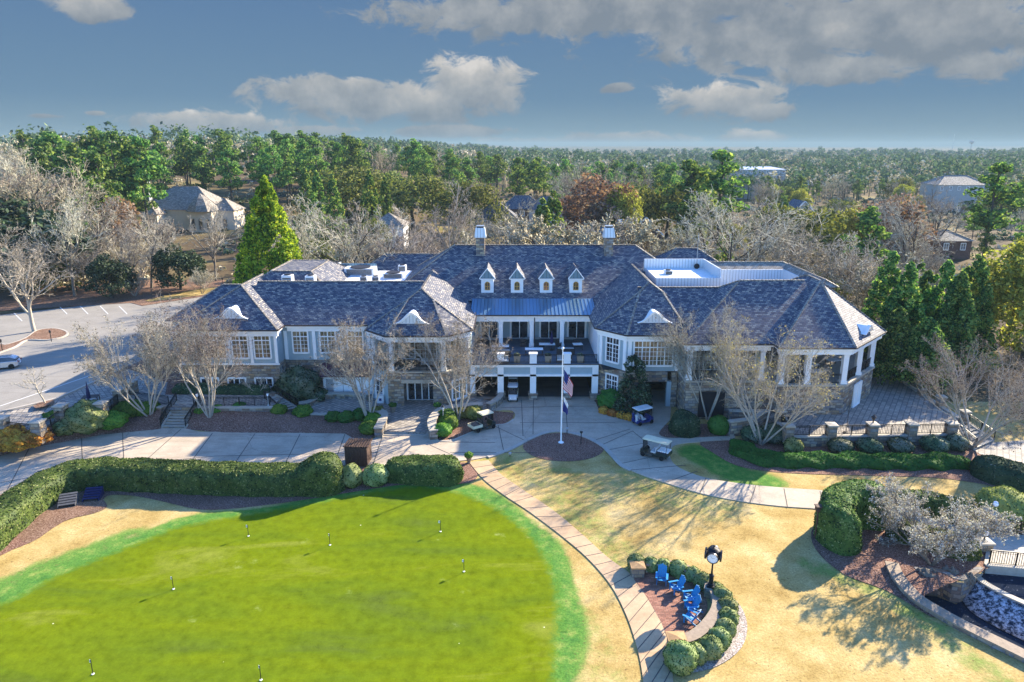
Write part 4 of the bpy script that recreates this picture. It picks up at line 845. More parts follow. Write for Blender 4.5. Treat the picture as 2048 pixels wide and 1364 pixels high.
def bare_tree(seed, h=9, stems=1, lean=8, trunk=.25, r=.16, n=(7, 6, 6, 4), ang=(38, 40, 42, 45), lr=(.62, .55, .5, .5), rmin=.016, tips=0, tipsize=.06, up=.06, wob=.14, t0=(.45, .25, .2, .2), wl=1):
    """leafless tree: (wood mesh, twig mesh, tip mesh or None)"""
    rng = np.random.default_rng(seed)
    if stems == 1: P = np.zeros((1, 3)); D = np.array([[0, 0, 1.]]); L = np.array([h*.72]); R = np.array([r])
    else:
        a = np.arange(stems)*2*math.pi/stems+rng.uniform(0, 1, stems); th = np.radians(lean*rng.uniform(.6, 1.25, stems))
        P = np.stack([.14*np.cos(a), .14*np.sin(a), 0*a], 1); D = np.stack([np.sin(th)*np.cos(a), np.sin(th)*np.sin(a), np.cos(th)], 1); L = h*.66*rng.uniform(.8, 1.1, stems); R = np.full(stems, r)
    wood, twig = [], []; lev = [branch(rng, P, D, L, R, 7, wob*.6, .03, .3)]; pts, dirs, rr = lev[0]; wood.append(segs(pts, rr))
    for q in range(len(n)):
        P, D, L2, R = sprout(rng, pts, dirs, rr, n[q], trunk if q == 0 and stems == 1 else t0[q], ang[q], lr[q], L if q else L*1.0, .68)
        R = np.maximum(R, rmin); L = L2; k = 5 if q == 0 else 3 if q < 3 else 2
        pts, dirs, rr = branch(rng, P, D, L, R, k, wob*(1+.25*q), up, .4); rr = np.maximum(rr, rmin*.7); (wood if q < wl else twig).append(segs(pts, rr))
    cc = lambda S: [np.concatenate(x) for x in zip(*S)]
    A = tubes(*cc(wood), n=7); B = tubes(*cc(twig), n=3); tm = None
    if tips:
        e = pts[:, -1]; e = e[rng.random(len(e)) < tips]; tm = quads(np.repeat(e, 2, 0)+rng.normal(0, tipsize, (2*len(e), 3)), rng.normal(size=(2*len(e), 3)), tipsize*rng.uniform(.6, 1.4, 2*len(e)), rng, .8)
    return A, B, tm
def blob_pts(rng, n, R, shell=.55):
    d = rng.normal(size=(n, 3)); d /= np.linalg.norm(d, axis=1, keepdims=True); rad = (shell+(1-shell)*rng.random(n)**.7)[:, None]
    return d*rad*np.array(R), d
def clump_crown(seed, centres, radii, per, leaf, flat=.7, asp=.65):
    rng = np.random.default_rng(seed); out = []
    for c, r in zip(centres, radii):
        p, d = blob_pts(rng, max(6, int(per*(r/np.mean(radii))**2)), (r, r, r*flat), .6); out.append(quads(p+c, d, leaf*rng.uniform(.6, 1.4, len(p)), rng, asp))
    return cat(out)
def cone_crown(seed, h, R, n, z0=.03, power=.8, cr=.9, per=26, leaf=.22, lump=.18):
    rng = np.random.default_rng(seed); t = rng.random(n)**1.35; a = rng.uniform(0, 2*math.pi, n); lum = 1+lump*np.sin(3*a+seed)+lump*.7*np.sin(5*a+9*t)
    rad = R*(1-t)**power*lum*rng.uniform(.78, 1.0, n); z = h*(z0+(1-z0)*t)
    C = np.stack([rad*np.cos(a), rad*np.sin(a), z], 1); r = cr*(.35+.75*(1-t))*rng.uniform(.7, 1.2, n)
    out = []
    for c, q in zip(C, r):
        p, d = blob_pts(rng, per, (q*.8, q*.8, q*1.0), .55); d[:, 2] += .25; out.append(quads(p+c, d, leaf*rng.uniform(.6, 1.3, per), rng, .6))
    return cat(out)
def pine_crown(seed, h, R, nb=26, base=.45, per=60, leaf=.42):
    rng = np.random.default_rng(seed); t = rng.random(nb); a = rng.uniform(0, 6.28, nb); z = h*(base+(1-base)*t); prof = np.sin(math.pi*np.clip(.18+.8*t, 0, 1))**.8
    rad = R*prof*rng.uniform(.25, 1., nb); C = np.stack([rad*np.cos(a), rad*np.sin(a), z], 1); r = R*.36*rng.uniform(.7, 1.3, nb)*(.6+.5*prof)
    A = clump_crown(seed+1, C, r, per, leaf, .55)
    o = np.stack([0*z, 0*z, z-.12*h], 1); limbs = tubes(o, C, np.full(nb, .09*h/20), np.full(nb, .03), 4)
    return A, limbs
def trunk_mesh(h, r, seed=0, k=6, lean=.03):
    rng = np.random.default_rng(seed); p = np.zeros((1, 3)); pts, d, rr = branch(rng, p, np.array([[0, 0, 1.]]), np.array([h]), np.array([r]), k, lean, .05, .3)
    return tubes(*segs(pts, rr), n=7)
def plant(name, label, cat_, loc, trunk, tm, crown, cm, rz=0, group=None, extra=None):
    t = thing(name, label, cat_, loc, rz, group)
    if trunk is not None: link('trunk', npmesh('trunk', *trunk, smooth=True) if isinstance(trunk, tuple) else trunk, tm, t)
    c = link('crown', npmesh('crown', *crown) if isinstance(crown, tuple) else crown, cm, t)
    if extra: 
        for en, em, mm in extra: link(en, npmesh(en, *em) if isinstance(em, tuple) else em, mm, t)
    return t
# clipped hedges and box balls
def hedge(name, path, w, h, label, cat_, leaf='leaf_hedge', dens=105, ls=.088, seed=0, closed=False, taper_ends=True, group=None, wob=.07, roundness=.28, hvar=None):
    """clipped hedge along a plan path: rounded section with a skin of small leaves"""
    path = resample(path, .35); n = len(path); rng = np.random.default_rng(seed+7); k = 18; prof = []
    for j in range(k+1):
        a = math.pi*j/k; c, s = math.cos(a), math.sin(a); e = roundness*1.6
        prof.append((math.copysign(abs(c)**e, c), max(0, s)**e))
    cum = np.concatenate([[0], np.cumsum([(b-a).length for a, b in zip(path, path[1:])])]); Lt = cum[-1]; rows = []; nrm = []
    for i, p in enumerate(path):
        a, b = path[max(0, i-1)], path[min(n-1, i+1)]; d = Vector((b.x-a.x, b.y-a.y, 0)).normalized(); nn = Vector((d.y, -d.x, 0)); q = 1.0; ext = 0
        s = min(cum[i], Lt-cum[i])
        if taper_ends and not closed and s < w/2: q = math.sqrt(max(.02, 1-(1-s/(w/2))**2))
        hh = h*(hvar(cum[i]/Lt) if hvar else 1); zz = (q**.6 if q < 1 else 1)
        rows.append([(p.x+nn.x*x*w/2*q, p.y+nn.y*x*w/2*q, p.z-.05+z*hh*zz) for x, z in prof])
    V = np.array(rows).reshape(-1, 3); m = k+1
    i0 = np.arange(n-1)[:, None]*m+np.arange(k)[None]; Fq = np.stack([i0, i0+m, i0+m+1, i0+1], -1).reshape(-1, 4)
    V += wob*np.stack([np.sin(V[:, 1]*2.1+V[:, 2]*3), np.sin(V[:, 0]*2.3+V[:, 2]*2), .7*np.sin(V[:, 0]*1.7+V[:, 1]*1.9)], 1)
    A = V[Fq]; nr = np.cross(A[:, 1]-A[:, 0], A[:, 3]-A[:, 0]); ar = np.linalg.norm(nr, axis=1); nr /= ar[:, None]+1e-9
    if (nr[:, 2].mean()) < 0: nr = -nr; Fq = Fq[:, ::-1]
    cnt = rng.poisson(ar*dens); idx = np.repeat(np.arange(len(Fq)), cnt); uv = rng.random((len(idx), 2, 1)); B = V[Fq[idx]]
    pts = (B[:, 0]*(1-uv[:, 0])+B[:, 1]*uv[:, 0])*(1-uv[:, 1])+(B[:, 3]*(1-uv[:, 0])+B[:, 2]*uv[:, 0])*uv[:, 1]
    pts += nr[idx]*rng.uniform(-.05, .05, (len(idx), 1)); lv = quads(pts, nr[idx], ls*rng.uniform(.6, 1.4, len(idx)), rng, .6)
    VV, FF = cat([(V, Fq), lv]); o = link(name, npmesh(name, VV, FF), leaf); return tag(o, label, cat_, group)
def ball_mesh(seed, R, hz, dens=70, ls=.08, lump=.06):
    dens *= 1.4; rng = np.random.default_rng(seed); bm = bmesh.new(); bmesh.ops.create_icosphere(bm, subdivisions=4, radius=1)
    V = np.array([v.co[:] for v in bm.verts]); Fq = np.array([[v.index for v in f.verts] for f in bm.faces]); bm.free(); D = V.copy()
    s = 1+lump*np.sin(D[:, 0]*5+seed)*np.sin(D[:, 1]*6+2*seed)+lump*.6*np.sin(D[:, 2]*9+D[:, 0]*7)
    V = D*s[:, None]*np.array([R, R, hz/2*1.12]); V[:, 2] += hz/2*.9; V[:, 2] = np.maximum(V[:, 2], -.02)
    n = int(dens*4*math.pi*R*R*.9); d = rng.normal(size=(n, 3)); d /= np.linalg.norm(d, axis=1, keepdims=True); s = 1+lump*np.sin(d[:, 0]*5+seed)*np.sin(d[:, 1]*6+2*seed)+lump*.6*np.sin(d[:, 2]*9+d[:, 0]*7)
    p = d*(s*rng.uniform(.95, 1.05, n))[:, None]*np.array([R, R, hz/2*1.12]); p[:, 2] += hz/2*.9; k = p[:, 2] > 0; q = quads(p[k], d[k], ls*rng.uniform(.6, 1.4, k.sum()), rng, .6)
    q3 = (q[0], np.concatenate([q[1][:, [0, 1, 2]], q[1][:, [0, 2, 3]]])); VV, FF = cat([(V, Fq), q3]); return npmesh('ball', VV, FF)
_bm = {}
def shrub(name, label, cat_, p, R, hz, leaf='leaf_hedge', group=None, seed=1, dens=70, ls=.08, lump=.06, sx=1, rz=0):
    key = (seed, round(R, 1), round(hz, 1), dens, ls, lump)
    me = _bm.get(key) 
    if me is None: me = ball_mesh(seed, R, hz, dens, ls, lump); _bm[key] = me
    if me.materials and me.materials[0] != MATS[leaf]: me = me.copy(); me.materials.clear()
    o = link(name, me, leaf); o.location = p; o.rotation_euler = (0, 0, rz); o.scale = (sx, 1, 1); return tag(o, label, cat_, group)
# ------------------------------------------------------------ plants near the clubhouse
hedge('clipped_hedge', spline(Gs('-160,1195 -60,1120 0,1068 60,1018 120,982 180,967 260,967 400,973 520,977 620,977 690,978'), 8), 3.0, 2.15, 'long curving clipped hedge between the concrete drive and the putting green', 'hedge', seed=1, hvar=lambda t: 1+.5*float(smoothstep(.89, .95, t)))
shrub('clipped_shrub', 'smaller round shrub between the tall hedge end and the wooden kiosk', 'shrub', G(704, 970), 1.0, 1.95, seed=4)
shrub('clipped_shrub', 'low round shrub just right of the wooden kiosk', 'shrub', G(752, 966), 1.2, 1.7, seed=5)
hedge('clipped_hedge', spline(Gs('768,952 800,953 850,957 895,958 928,956'), 6), 2.9, 2.0, 'short clipped hedge between the wooden kiosk and the footpath', 'hedge', seed=9, hvar=lambda t: .85+.25*t)
# around the brick patio
BALLS = [(1272, 1137, .62), (1302, 1140, .55), (1326, 1143, .55), (1356, 1150, .62), (1385, 1160, .55), (1405, 1174, .6), (1432, 1189, .5), (1443, 1205, .62), (1455, 1227, .62), (1455, 1249, .62), (1450, 1270, .6), (1437, 1292, .66), (1420, 1310, .68), (1391, 1322, .62), (1360, 1335, .92)]
BL = ['farthest-left box ball beside the pillar at the path', 'second box ball from the path behind the curved wall', 'third box ball from the path behind the curved wall', 'box ball behind the leftmost blue chair', 'box ball behind the wall left of the clock', 'box ball touching the left side of the clock post', 'box ball just right of the clock plinth',
      'first box ball on the gravel side below the clock', 'second box ball on the gravel side below the clock', 'third box ball on the gravel side below the clock', 'fourth box ball on the gravel side below the clock', 'box ball where the curved row bends back to the path', 'third box ball from the front end of the curved row', 'second box ball from the front end of the curved row', 'largest box ball at the front end of the curved row']
for k, (u, v, R) in enumerate(BALLS): shrub('box_ball', BL[k], 'shrub', G(u, v), R*1.05, R*1.75, 'leaf_hedge', 'box balls round the brick patio', seed=11+k % 4, dens=170, ls=.055, rz=k)
# big hedges on the right
hedge('clipped_hedge', spline(Gs('1775,1052 1718,1042 1678,1052 1666,1074 1684,1093 1724,1100'), 7), 2.7, 3.4, 'tall curled hedge with a rounded top beside the path to the bridge', 'hedge', seed=21, dens=105, roundness=.26)
hedge('clipped_hedge', spline(Gs('1770,1062 1820,1080 1870,1095 1925,1108 1965,1120'), 6), 1.9, 1.5, 'low clipped hedge under the silvery tree beside the bridge path', 'hedge', seed=22)
hedge('clipped_hedge', spline(Gs('1790,1020 1840,1022 1900,1036 1960,1052'), 6), 2.2, 1.7, 'clipped hedge on the far side of the path to the bridge', 'hedge', seed=23)
shrub('clipped_shrub', 'tawny rounded shrub behind the bridge pillar lamps', 'shrub', G(2010, 1040), 2.1, 2.6, 'leaf_round', seed=5)
hedge('ground_cover', spline(Gs('1476,888 1490,908 1530,922 1600,925 1700,926 1800,928 1900,928 1935,925'), 8), 2.6, .85, 'long low bright green juniper bank below the terrace wall', 'shrub', 'leaf_low', dens=60, ls=.11, seed=31, wob=.2, roundness=.5)
hedge('clipped_hedge', spline(Gs('1945,938 1985,955 2030,970 2090,980 2200,1000'), 6), 3.0, 1.9, 'dark clipped hedge right of the green bank below the terrace steps', 'hedge', 'leaf_dark', seed=33, dens=90)
for k, (u, v, R, hz, lb) in enumerate([(1586, 905, .95, 1.5, 'round sun-topped ball shrub at the left corner of the terrace wall'), (1680, 903, 1.2, 1.3, 'first dark mound against the front of the terrace wall'), (1738, 903, 1.2, 1.3, 'second dark mound against the terrace wall, from the left'), (1800, 902, 1.2, 1.3, 'third dark mound against the terrace wall, from the left'), (1868, 900, 1.3, 1.4, 'dark mound against the right end of the terrace wall'), (1912, 898, 1.0, 1.5, 'dark round shrub below the terrace corner pillar'), (1545, 880, 1.5, 1.6, 'dark shrub right behind the trunk of the terrace corner tree'), (1505, 880, 1.2, 1.5, 'dark shrub just left of the terrace corner tree')]):
    shrub('ball_shrub', lb, 'shrub', G(u, v), R, hz, 'leaf_dark' if k else 'leaf_hedge', None, seed=41+k % 3, dens=80)
hedge('clipped_hedge', spline(Gs('1338,862 1370,864 1400,862'), 5), 3.4, 2.3, 'wide block-shaped clipped hedge left of the green cube bush', 'hedge', 'leaf_dark', seed=51, roundness=.25)
shrub('clipped_shrub', 'green cube-like bush tucked beside the stone stair wall', 'shrub', G(1437, 866), 1.15, 1.9, 'leaf_low', seed=6, lump=.03)
sh = cone_crown(60, 6.6, 2.0, 120, .02, .38, .8, 40, .16, .08)
tag(link('broad_evergreen', npmesh('broad_evergreen', *sh), 'leaf_dark', None, G(1264, 825)), 'tall dark evergreen bush growing against the right bay windows', 'shrub')
shrub('clipped_shrub', 'green shrub at the foot of the tall dark evergreen', 'shrub', G(1222, 815), 1.5, 2.1, 'leaf_low', seed=7, lump=.12)
for k, (u, v) in enumerate([(1208, 826), (1225, 831), (1243, 835), (1258, 839)]):
    shrub('heather_clump', ['rusty heather clump at the left end of the row under the evergreen', 'second rusty heather clump from the carport', 'third rusty heather clump from the carport', 'rusty heather clump nearest the shaded golf cart'][k], 'shrub', G(u, v), .62, .7, 'leaf_orange', 'rusty heather clumps by the drive', seed=61, dens=120, lump=.15)
# entrance beds
for k, (u, v, R, hz, lf, lb) in enumerate([(738, 868, 1.0, 1.2, 'leaf_bright', 'bright green mound left of the entrance steps wall'), (748, 852, 1.0, 1.3, 'leaf_bright', 'bright green mound behind the one left of the entrance steps'), (755, 836, .9, 1.2, 'leaf_round', 'grey-green bush at the back of the left entrance bed'),
        (885, 872, 1.0, 1.2, 'leaf_bright', 'bright green mound right of the entrance steps wall'), (897, 858, 1.05, 1.3, 'leaf_bright', 'bright green mound in the middle of the right entrance bed'), (893, 843, 1.0, 1.2, 'leaf_low', 'darker mound beside the lamp post in the right entrance bed'), (948, 838, 1.0, 1.3, 'leaf_round', 'olive shrub behind the utility cart'), (925, 836, .9, 1.0, 'leaf_round', 'grey shrub right of the pale tree in the entrance bed'),
        (437, 838, .85, 1.1, 'leaf_bright', 'small green ball at the foot of the stair-side tree'), (480, 835, .95, 1.2, 'leaf_low', 'round green ball in the bed below the middle railing'), (404, 840, .7, 1.0, 'leaf_bright', 'green ball squeezed between the stairs and the tree'), (558, 838, .95, 1.1, 'leaf_bright', 'bright ball below the flight of railed steps'), (607, 835, 1.1, 1.2, 'leaf_bright', 'bright ball right of the flight of railed steps'), (516, 838, .5, .6, 'leaf_bright', 'tiny green ball between the two larger ones in the bed'),
        (668, 845, .9, 1.1, 'leaf_low', 'left one of the dark green balls under the shadowed walk edge'), (693, 846, .95, 1.2, 'leaf_low', 'middle one of the dark green balls under the shadowed walk edge'), (720, 842, 1.0, 1.2, 'leaf_low', 'dark green ball at the foot of the entrance tree')]):
    shrub('ball_shrub', lb, 'shrub', G(u, v)+Vector((0, 0, .55 if 400 < u < 560 else .15)), R, hz, lf, None, seed=71+k % 4, dens=90, lump=.08, rz=k)
for k, (u, v, R, hz, lf, lb) in enumerate([(180, 868, 2.0, 3.0, 'leaf_hedge', 'big round clipped bush below the folded navy umbrella'), (228, 862, 1.4, 1.6, 'leaf_bright', 'bright green shrub right of the big round bush'), (112, 868, 1.3, 2.0, 'leaf_low', 'dark leafy shrub beside the lowest stone pillar'), (135, 876, 1.2, 1.5, 'leaf_hedge', 'grey-green shrub in front of the big round bush'),
        (262, 840, 1.6, 1.6, 'leaf_bright', 'wide green shrub at the top of the bank left of the stairs'), (300, 838, 1.3, 1.4, 'leaf_bright', 'green shrub around the foot of the leftmost tall pale tree'), (15, 865, 2.0, 1.6, 'leaf_low', 'green spreading shrub against the leftmost stone pillar'), (55, 868, 1.3, 1.1, 'leaf_bright', 'green shrub above the orange ones on the bank')]):
    shrub('bank_shrub', lb, 'shrub', G(u, v)+Vector((0, 0, .55)), R, hz, lf, None, seed=81+k % 3, dens=70, lump=.1, rz=k)
for k, (u, v, R) in enumerate([(10, 895, 1.6), (45, 893, 1.5), (72, 885, 1.2), (25, 878, 1.2)]):
    shrub('orange_shrub', ['big orange autumn shrub at the left picture edge', 'orange autumn shrub in the middle of the bank group', 'orange autumn shrub nearest the stone pillar', 'rearmost orange autumn shrub on the bank'][k], 'shrub', G(u, v, .2+1.5*(922-v)/44*.8), R, 1.2, 'leaf_orange', 'orange autumn shrubs on the bank', seed=91+k % 2, dens=90, ls=.12, lump=.2)
hedge('clipped_hedge', spline([G(345, 783, ZL), G(420, 783, ZL), G(490, 785, ZL), G(545, 785, ZL)], 4), 1.8, .9, 'dark low hedge along the foot of the left wing', 'hedge', 'leaf_dark', seed=52)
for k, (u, v, R, hz) in enumerate([(600, 800, 2.2, 3.9), (575, 795, 1.6, 2.2), (630, 800, 1.3, 1.4)]): shrub('dark_shrub', ['tall dark shrub in the corner between the left wing and the shed bay', 'medium dark shrub left of the tall corner shrub', 'low dark shrub in front of the white panelled bay'][k], 'shrub', G(u, v, .3), R, hz, 'leaf_dark', None, seed=95, dens=45, ls=.14, lump=.14)
# bare trees close to the building
def put_bare(name, label, p, args, wood='bark_pale', tw='twig', tip=None, rz=0, group=None):
    A, B, tm = bare_tree(**args); return plant(name, label, 'tree', p, A, wood, B, tw, rz, group, [('seed_heads', tm, tip)] if tm is not None else None)
CRP = dict(stems=7, wl=2, lean=19, r=.105, n=(8, 7, 6, 4), ang=(26, 32, 36, 40), lr=(.55, .50, .5, .5), rmin=.0072, tips=.3, tipsize=.06, up=.05, t0=(.35, .2, .2, .2))
put_bare('crape_myrtle', 'wide many-stemmed bare tree left of the outdoor stairs', G(300, 835, .55), dict(CRP, seed=1, h=14.6, lean=30, stems=8), tip='seed_head')
put_bare('crape_myrtle', 'pale many-stemmed bare tree just right of the outdoor stairs', G(420, 838, .55), dict(CRP, seed=2, h=15, lean=22), tip='seed_head')
put_bare('crape_myrtle', 'bare reddish-topped tree left of the entrance plaza', G(738, 842, .3), dict(CRP, seed=3, h=13.4, lean=17), tip='seed_head')
put_bare('crape_myrtle', 'bare pale tree right of the entrance door', G(918, 838, .1), dict(CRP, seed=4, h=13.2, lean=22), tip='seed_head')
put_bare('crape_myrtle', 'big spreading bare tree at the left corner of the right terrace', G(1522, 888), dict(CRP, seed=5, h=15.2, lean=30, stems=8, tips=.14, n=(9, 7, 6, 4), r=.11), tip='leaf_tip')
put_bare('crape_myrtle', 'broad bare tree by the terrace steps at the right edge', G(1942, 896), dict(CRP, seed=6, h=14.4, lean=38, stems=7, n=(9, 7, 7, 4), r=.115), tip='seed_head')
put_bare('crape_myrtle', 'bare curly-branched tree behind the wide block hedge', G(1415, 838), dict(CRP, seed=7, h=14, lean=22, n=(9, 7, 6, 3)), tip='seed_head')
put_bare('small_tree', 'slender bare sapling in the kerb bed beside the parking lot', G(90, 806, ZK), dict(seed=8, h=5.0, stems=1, r=.09, n=(12, 5, 4), ang=(52, 40, 40), lr=(.5, .45, .45), rmin=.018, trunk=.3, t0=(.3, .3, .3)))
put_bare('small_tree', 'small bare multi-stemmed tree before the dark corner shrub', G(585, 795, .4), dict(CRP, seed=9, h=5.6, lean=28, stems=6, r=.05, n=(6, 5, 4), ang=(26, 32, 34), lr=(.5, .5, .5), t0=(.3, .2, .2), tips=0), tw='twig_silver')
put_bare('small_tree', 'little pale multi-stemmed tree under the left wing windows', G(516, 788, ZL), dict(CRP, seed=10, h=3.6, lean=32, stems=5, r=.045, n=(5, 5, 4), ang=(28, 32, 34), lr=(.5, .5, .5), t0=(.3, .2, .2), tips=0), tw='twig_silver')
# silvery magnolia in the right foreground, half in bud
put_bare('budding_tree', 'spreading silvery budding tree over the hedges beside the waterfall', G(1862, 1128), dict(seed=12, h=7.6, stems=7, lean=52, r=.085, wl=2, n=(8, 7, 6, 4), ang=(34, 38, 40, 44), lr=(.6, .5, .5, .5), rmin=.009, tips=1, tipsize=.05, up=.05, t0=(.25, .2, .2, .2)), 'bark', 'twig_silver', 'twig_silver')
# conifers
plant('pyramid_conifer', 'tall bright yellow-green conical conifer behind the left wing', 'tree', (-37.0, 104, 1.2), trunk_mesh(8, .4, 1), 'bark', cone_crown(3, 23.4, 7.5, 620, .02, .8, 1.4, 70, .26, .06), 'leaf_conifer')
for k, (u, v, Y, h, R, lb) in enumerate([(1787, 505, 88, 14.6, 3.4, 'leftmost of the dark leyland cypresses beside the right pavilion'), (1823, 528, 86, 13.2, 3.0, 'second dark cypress beside the right pavilion, slightly lower'), (1858, 545, 90, 11.6, 2.8, 'shorter dark cypress in the middle of the row right of the pavilion'), (1897, 525, 86, 12.8, 3.2, 'broad dark cypress right of the middle of the row'), (1958, 513, 88, 14.2, 3.7, 'tallest rightmost cypress before the yellow tree'), (1925, 545, 84, 11.5, 2.6, 'low cypress between the two tall right ones'), (1800, 620, 80, 7.5, 3.0, 'low bushy cypress overhanging the terrace edge'), (1860, 640, 78, 6.5, 3.2, 'lowest bushy cypress behind the terrace pillars')]):
    c = Vp(u, v, Y); plant('cypress', lb, 'tree', (c.x, Y, c.z-h), trunk_mesh(3, .25, k), 'bark_dark', cone_crown(20+k, h, R, 230, .0, .62, 1.0, 60, .21, .2), 'leaf_cypress', k, 'cypresses beside the right pavilion')
# ------------------------------------------------------------ things on the grounds
def pillar(label, p, w=.95, h=1.55, cap='limestone', group=None, globe=None, name='stone_pillar', rz=0):
    t = thing(name, label, 'pillar', p, rz, group)
    mb = MB(); mb.box(-w/2, w/2, -w/2, w/2, -.6, h-.14); mb.build('shaft', 'stone', t)
    mb = MB(); q = w/2+.09; mb.box(-q, q, -q, q, h-.14, h); mb.add([(-q+.04, -q+.04, h), (q-.04, -q+.04, h), (q-.04, q-.04, h), (-q+.04, q-.04, h), (0, 0, h+.12)], [(0, 1, 4), (1, 2, 4), (2, 3, 4), (3, 0, 4)]); c = mb.build('cap', cap, t)
    if globe:
        mb = MB(); mb.lathe([(.14, h+.05), (.06, h+.14), (.05, h+.34), (.12, h+.4)], n=10); l = mb.build('lamp', 'bronze', t)
        mb = MB(); mb.lathe([(.1, h+.4), (.19, h+.5), (.21, h+.62), (.15, h+.78), (.05, h+.84)] if globe == 1 else [(.12, h+.4), (.24, h+.66), (.26, h+.68), (.04, h+.9), (.02, h+1.0)], n=10); mb.build('lamp_glass', 'lamp_glass' if globe == 1 else 'bronze', l)
    return t
def fence(label, a, b, z=None, group=None, h=1.05, name='iron_railing'):
    o = railing([a, b], 0, h, None, name); return tag(o, label, 'railing', group)
# left pillars and railings
LPz = [(8, 866, 1.95), (80, 873, 1.85), (126, 840, 1.95), (206, 834, 1.75), (241, 806, 1.55), (266, 789, ZL)]
LBL = ['stone pillar at the left picture edge beside orange shrubs', 'stone pillar left of the big round clipped bush', 'stone pillar between the first railing and the folded navy umbrella', 'stone pillar just right of the folded navy umbrella', 'stone pillar on the slope above the wide green shrub', 'uppermost stone pillar beside the paved corner of the parking lot']
PP = [G(u, v, z) for u, v, z in LPz]
for p, l in zip(PP, LBL): pillar(l, p, h=1.7, group='stone pillars with pale caps on the left')
FL = ['black railing panel at the left picture edge above the orange shrubs', 'black railing panel left of the folded navy umbrella', 'black railing panel behind the big round clipped bush', 'sloping black railing panel right of the folded umbrella', 'short black railing at the top of the bank by the parking lot']
up = Vector((0, 0, .15))
for k, l in enumerate(FL): fence(l, PP[k].lerp(PP[k+1], .1)+up, PP[k].lerp(PP[k+1], .9)+up, group='black iron railings on the left')
fence('long black railing along the paved walk under the left wing', G(388, 812, ZL), G(540, 812, ZL)); fence('black railing between the bank shrubs and the outdoor stairs', G(272, 802, ZL), G(338, 810, ZL))
def stairs(label, p0, p1, q0, q1, n, name='stone_stairs', rails=True, m='limestone', rail_label=None):
    """p0,p1: bottom left/right; q0,q1: top left/right (world points)"""
    t = thing(name, label, 'stairs'); mb = MB()
    for k in range(n):
        f0, f1 = k/n, (k+1)/n; a, b, c, d = p0.lerp(q0, f0), p1.lerp(q1, f0), p1.lerp(q1, f1), p0.lerp(q0, f1); z = p0.z+(q0.z-p0.z)*(k+1)/n
        mb.add([(v.x, v.y, zz) for zz in (p0.z-.3, z) for v in (a, b, c, d)], [(3, 2, 1, 0), (4, 5, 6, 7)]+[(i, (i+1) % 4, 4+(i+1) % 4, 4+i) for i in range(4)])
    mb.build('step', 'stone', t)
    mb = MB()
    for k in range(n):
        f0, f1 = k/n, (k+1)/n; a, b, c, d = p0.lerp(q0, f0), p1.lerp(q1, f0), p1.lerp(q1, f1), p0.lerp(q0, f1); z = p0.z+(q0.z-p0.z)*(k+1)/n; e = (a-d).normalized()*.05
        mb.add([(v.x, v.y, zz) for zz in (z+.002, z+.05) for v in (a+e, b+e, c, d)], [(3, 2, 1, 0), (4, 5, 6, 7)]+[(i, (i+1) % 4, 4+(i+1) % 4, 4+i) for i in range(4)])
    mb.build('tread', m, t)
    for a, b, nm in ((p0, q0, 0), (p1, q1, 1)):
        o = (p0-p1).normalized()*(.2 if nm == 0 else -.2); mb = MB(); mb.sweep([a+o, b+o], [(-.2, -.4), (-.2, .22), (.2, .22), (.2, -.4)]); mb.build('cheek_wall', 'limestone', t)
        if rails: railing([tuple(a+o+Vector((0, 0, .2))), tuple(b+o+Vector((0, 0, .2)))], 0, .95, t, post=1.2)
    return t
stairs('outdoor flight of pale stone stairs with black railings between two bare trees', G(326, 856, .02), G(368, 856, .02), Vector((G(350, 812, ZL).x-.1, 71.9, ZL)), Vector((G(394, 812, ZL).x-.1, 71.9, ZL)), 9)
stairs('slanting railed stone steps from the left walk down to the plaza', G(560, 826, ZP), G(592, 818, ZP), G(533, 800, ZL), G(549, 792, ZL), 7)
stairs('stone steps with railings descending at the right end of the terrace', G(1953, 898, .03), G(1985, 884, .03), G(1908, 860, ZT), G(1935, 850, ZT), 6)
# plaza walls
def lowwall(label, path, h, w=.55, z=0, name='garden_wall', capm='limestone', bm_='stone', cat_='wall', caph=.12, group=None):
    t = thing(name, label, cat_, (0, 0, 0), 0, group); pa = [Vector((p.x, p.y, z)) for p in path]
    mb = MB(); mb.sweep(pa, [(-w/2, -.4), (-w/2, h-caph), (w/2, h-caph), (w/2, -.4)]); mb.build('wall_body', bm_, t)
    mb = MB(); q = w/2+.07; mb.sweep(pa, [(-q, h-caph), (-q, h), (q, h), (q, h-caph)]); mb.build('wall_cap', capm, t); return t
lowwall('wavy low stone wall with pale cap before the white panelled bay', spline([G(598, 815, ZP), G(618, 812, ZP), G(640, 801, ZP), G(660, 796, ZP), G(700, 796, ZP), G(735, 800, ZP)], 5), .75, z=ZP-.1)
lowwall('low curved pale-capped wall at the edge of the carport floor', spline([G(977, 822, 0), G(990, 815, 0), G(1000, 806, 0), G(1004, 796, 0)], 5), .95)
t = lowwall('curved entrance wall with pale cap left of the two front steps', spline([G(757, 876, 0), G(765, 860, 0), G(768, 845, 0), G(752, 836, 0)], 6), 1.15, .8)
t = lowwall('curved entrance wall with pale cap right of the two front steps', spline([G(868, 880, 0), G(864, 862, 0), G(872, 845, 0), G(890, 833, 0), G(930, 827, 0), G(965, 824, 0)], 6), 1.1, .8)
lowwall('long pale kerb wall in front of the shadowed plaza', spline([G(590, 829, ZP), G(640, 832, ZP), G(700, 832, ZP), G(738, 829, ZP)], 5), .4, .35, ZP-.1)
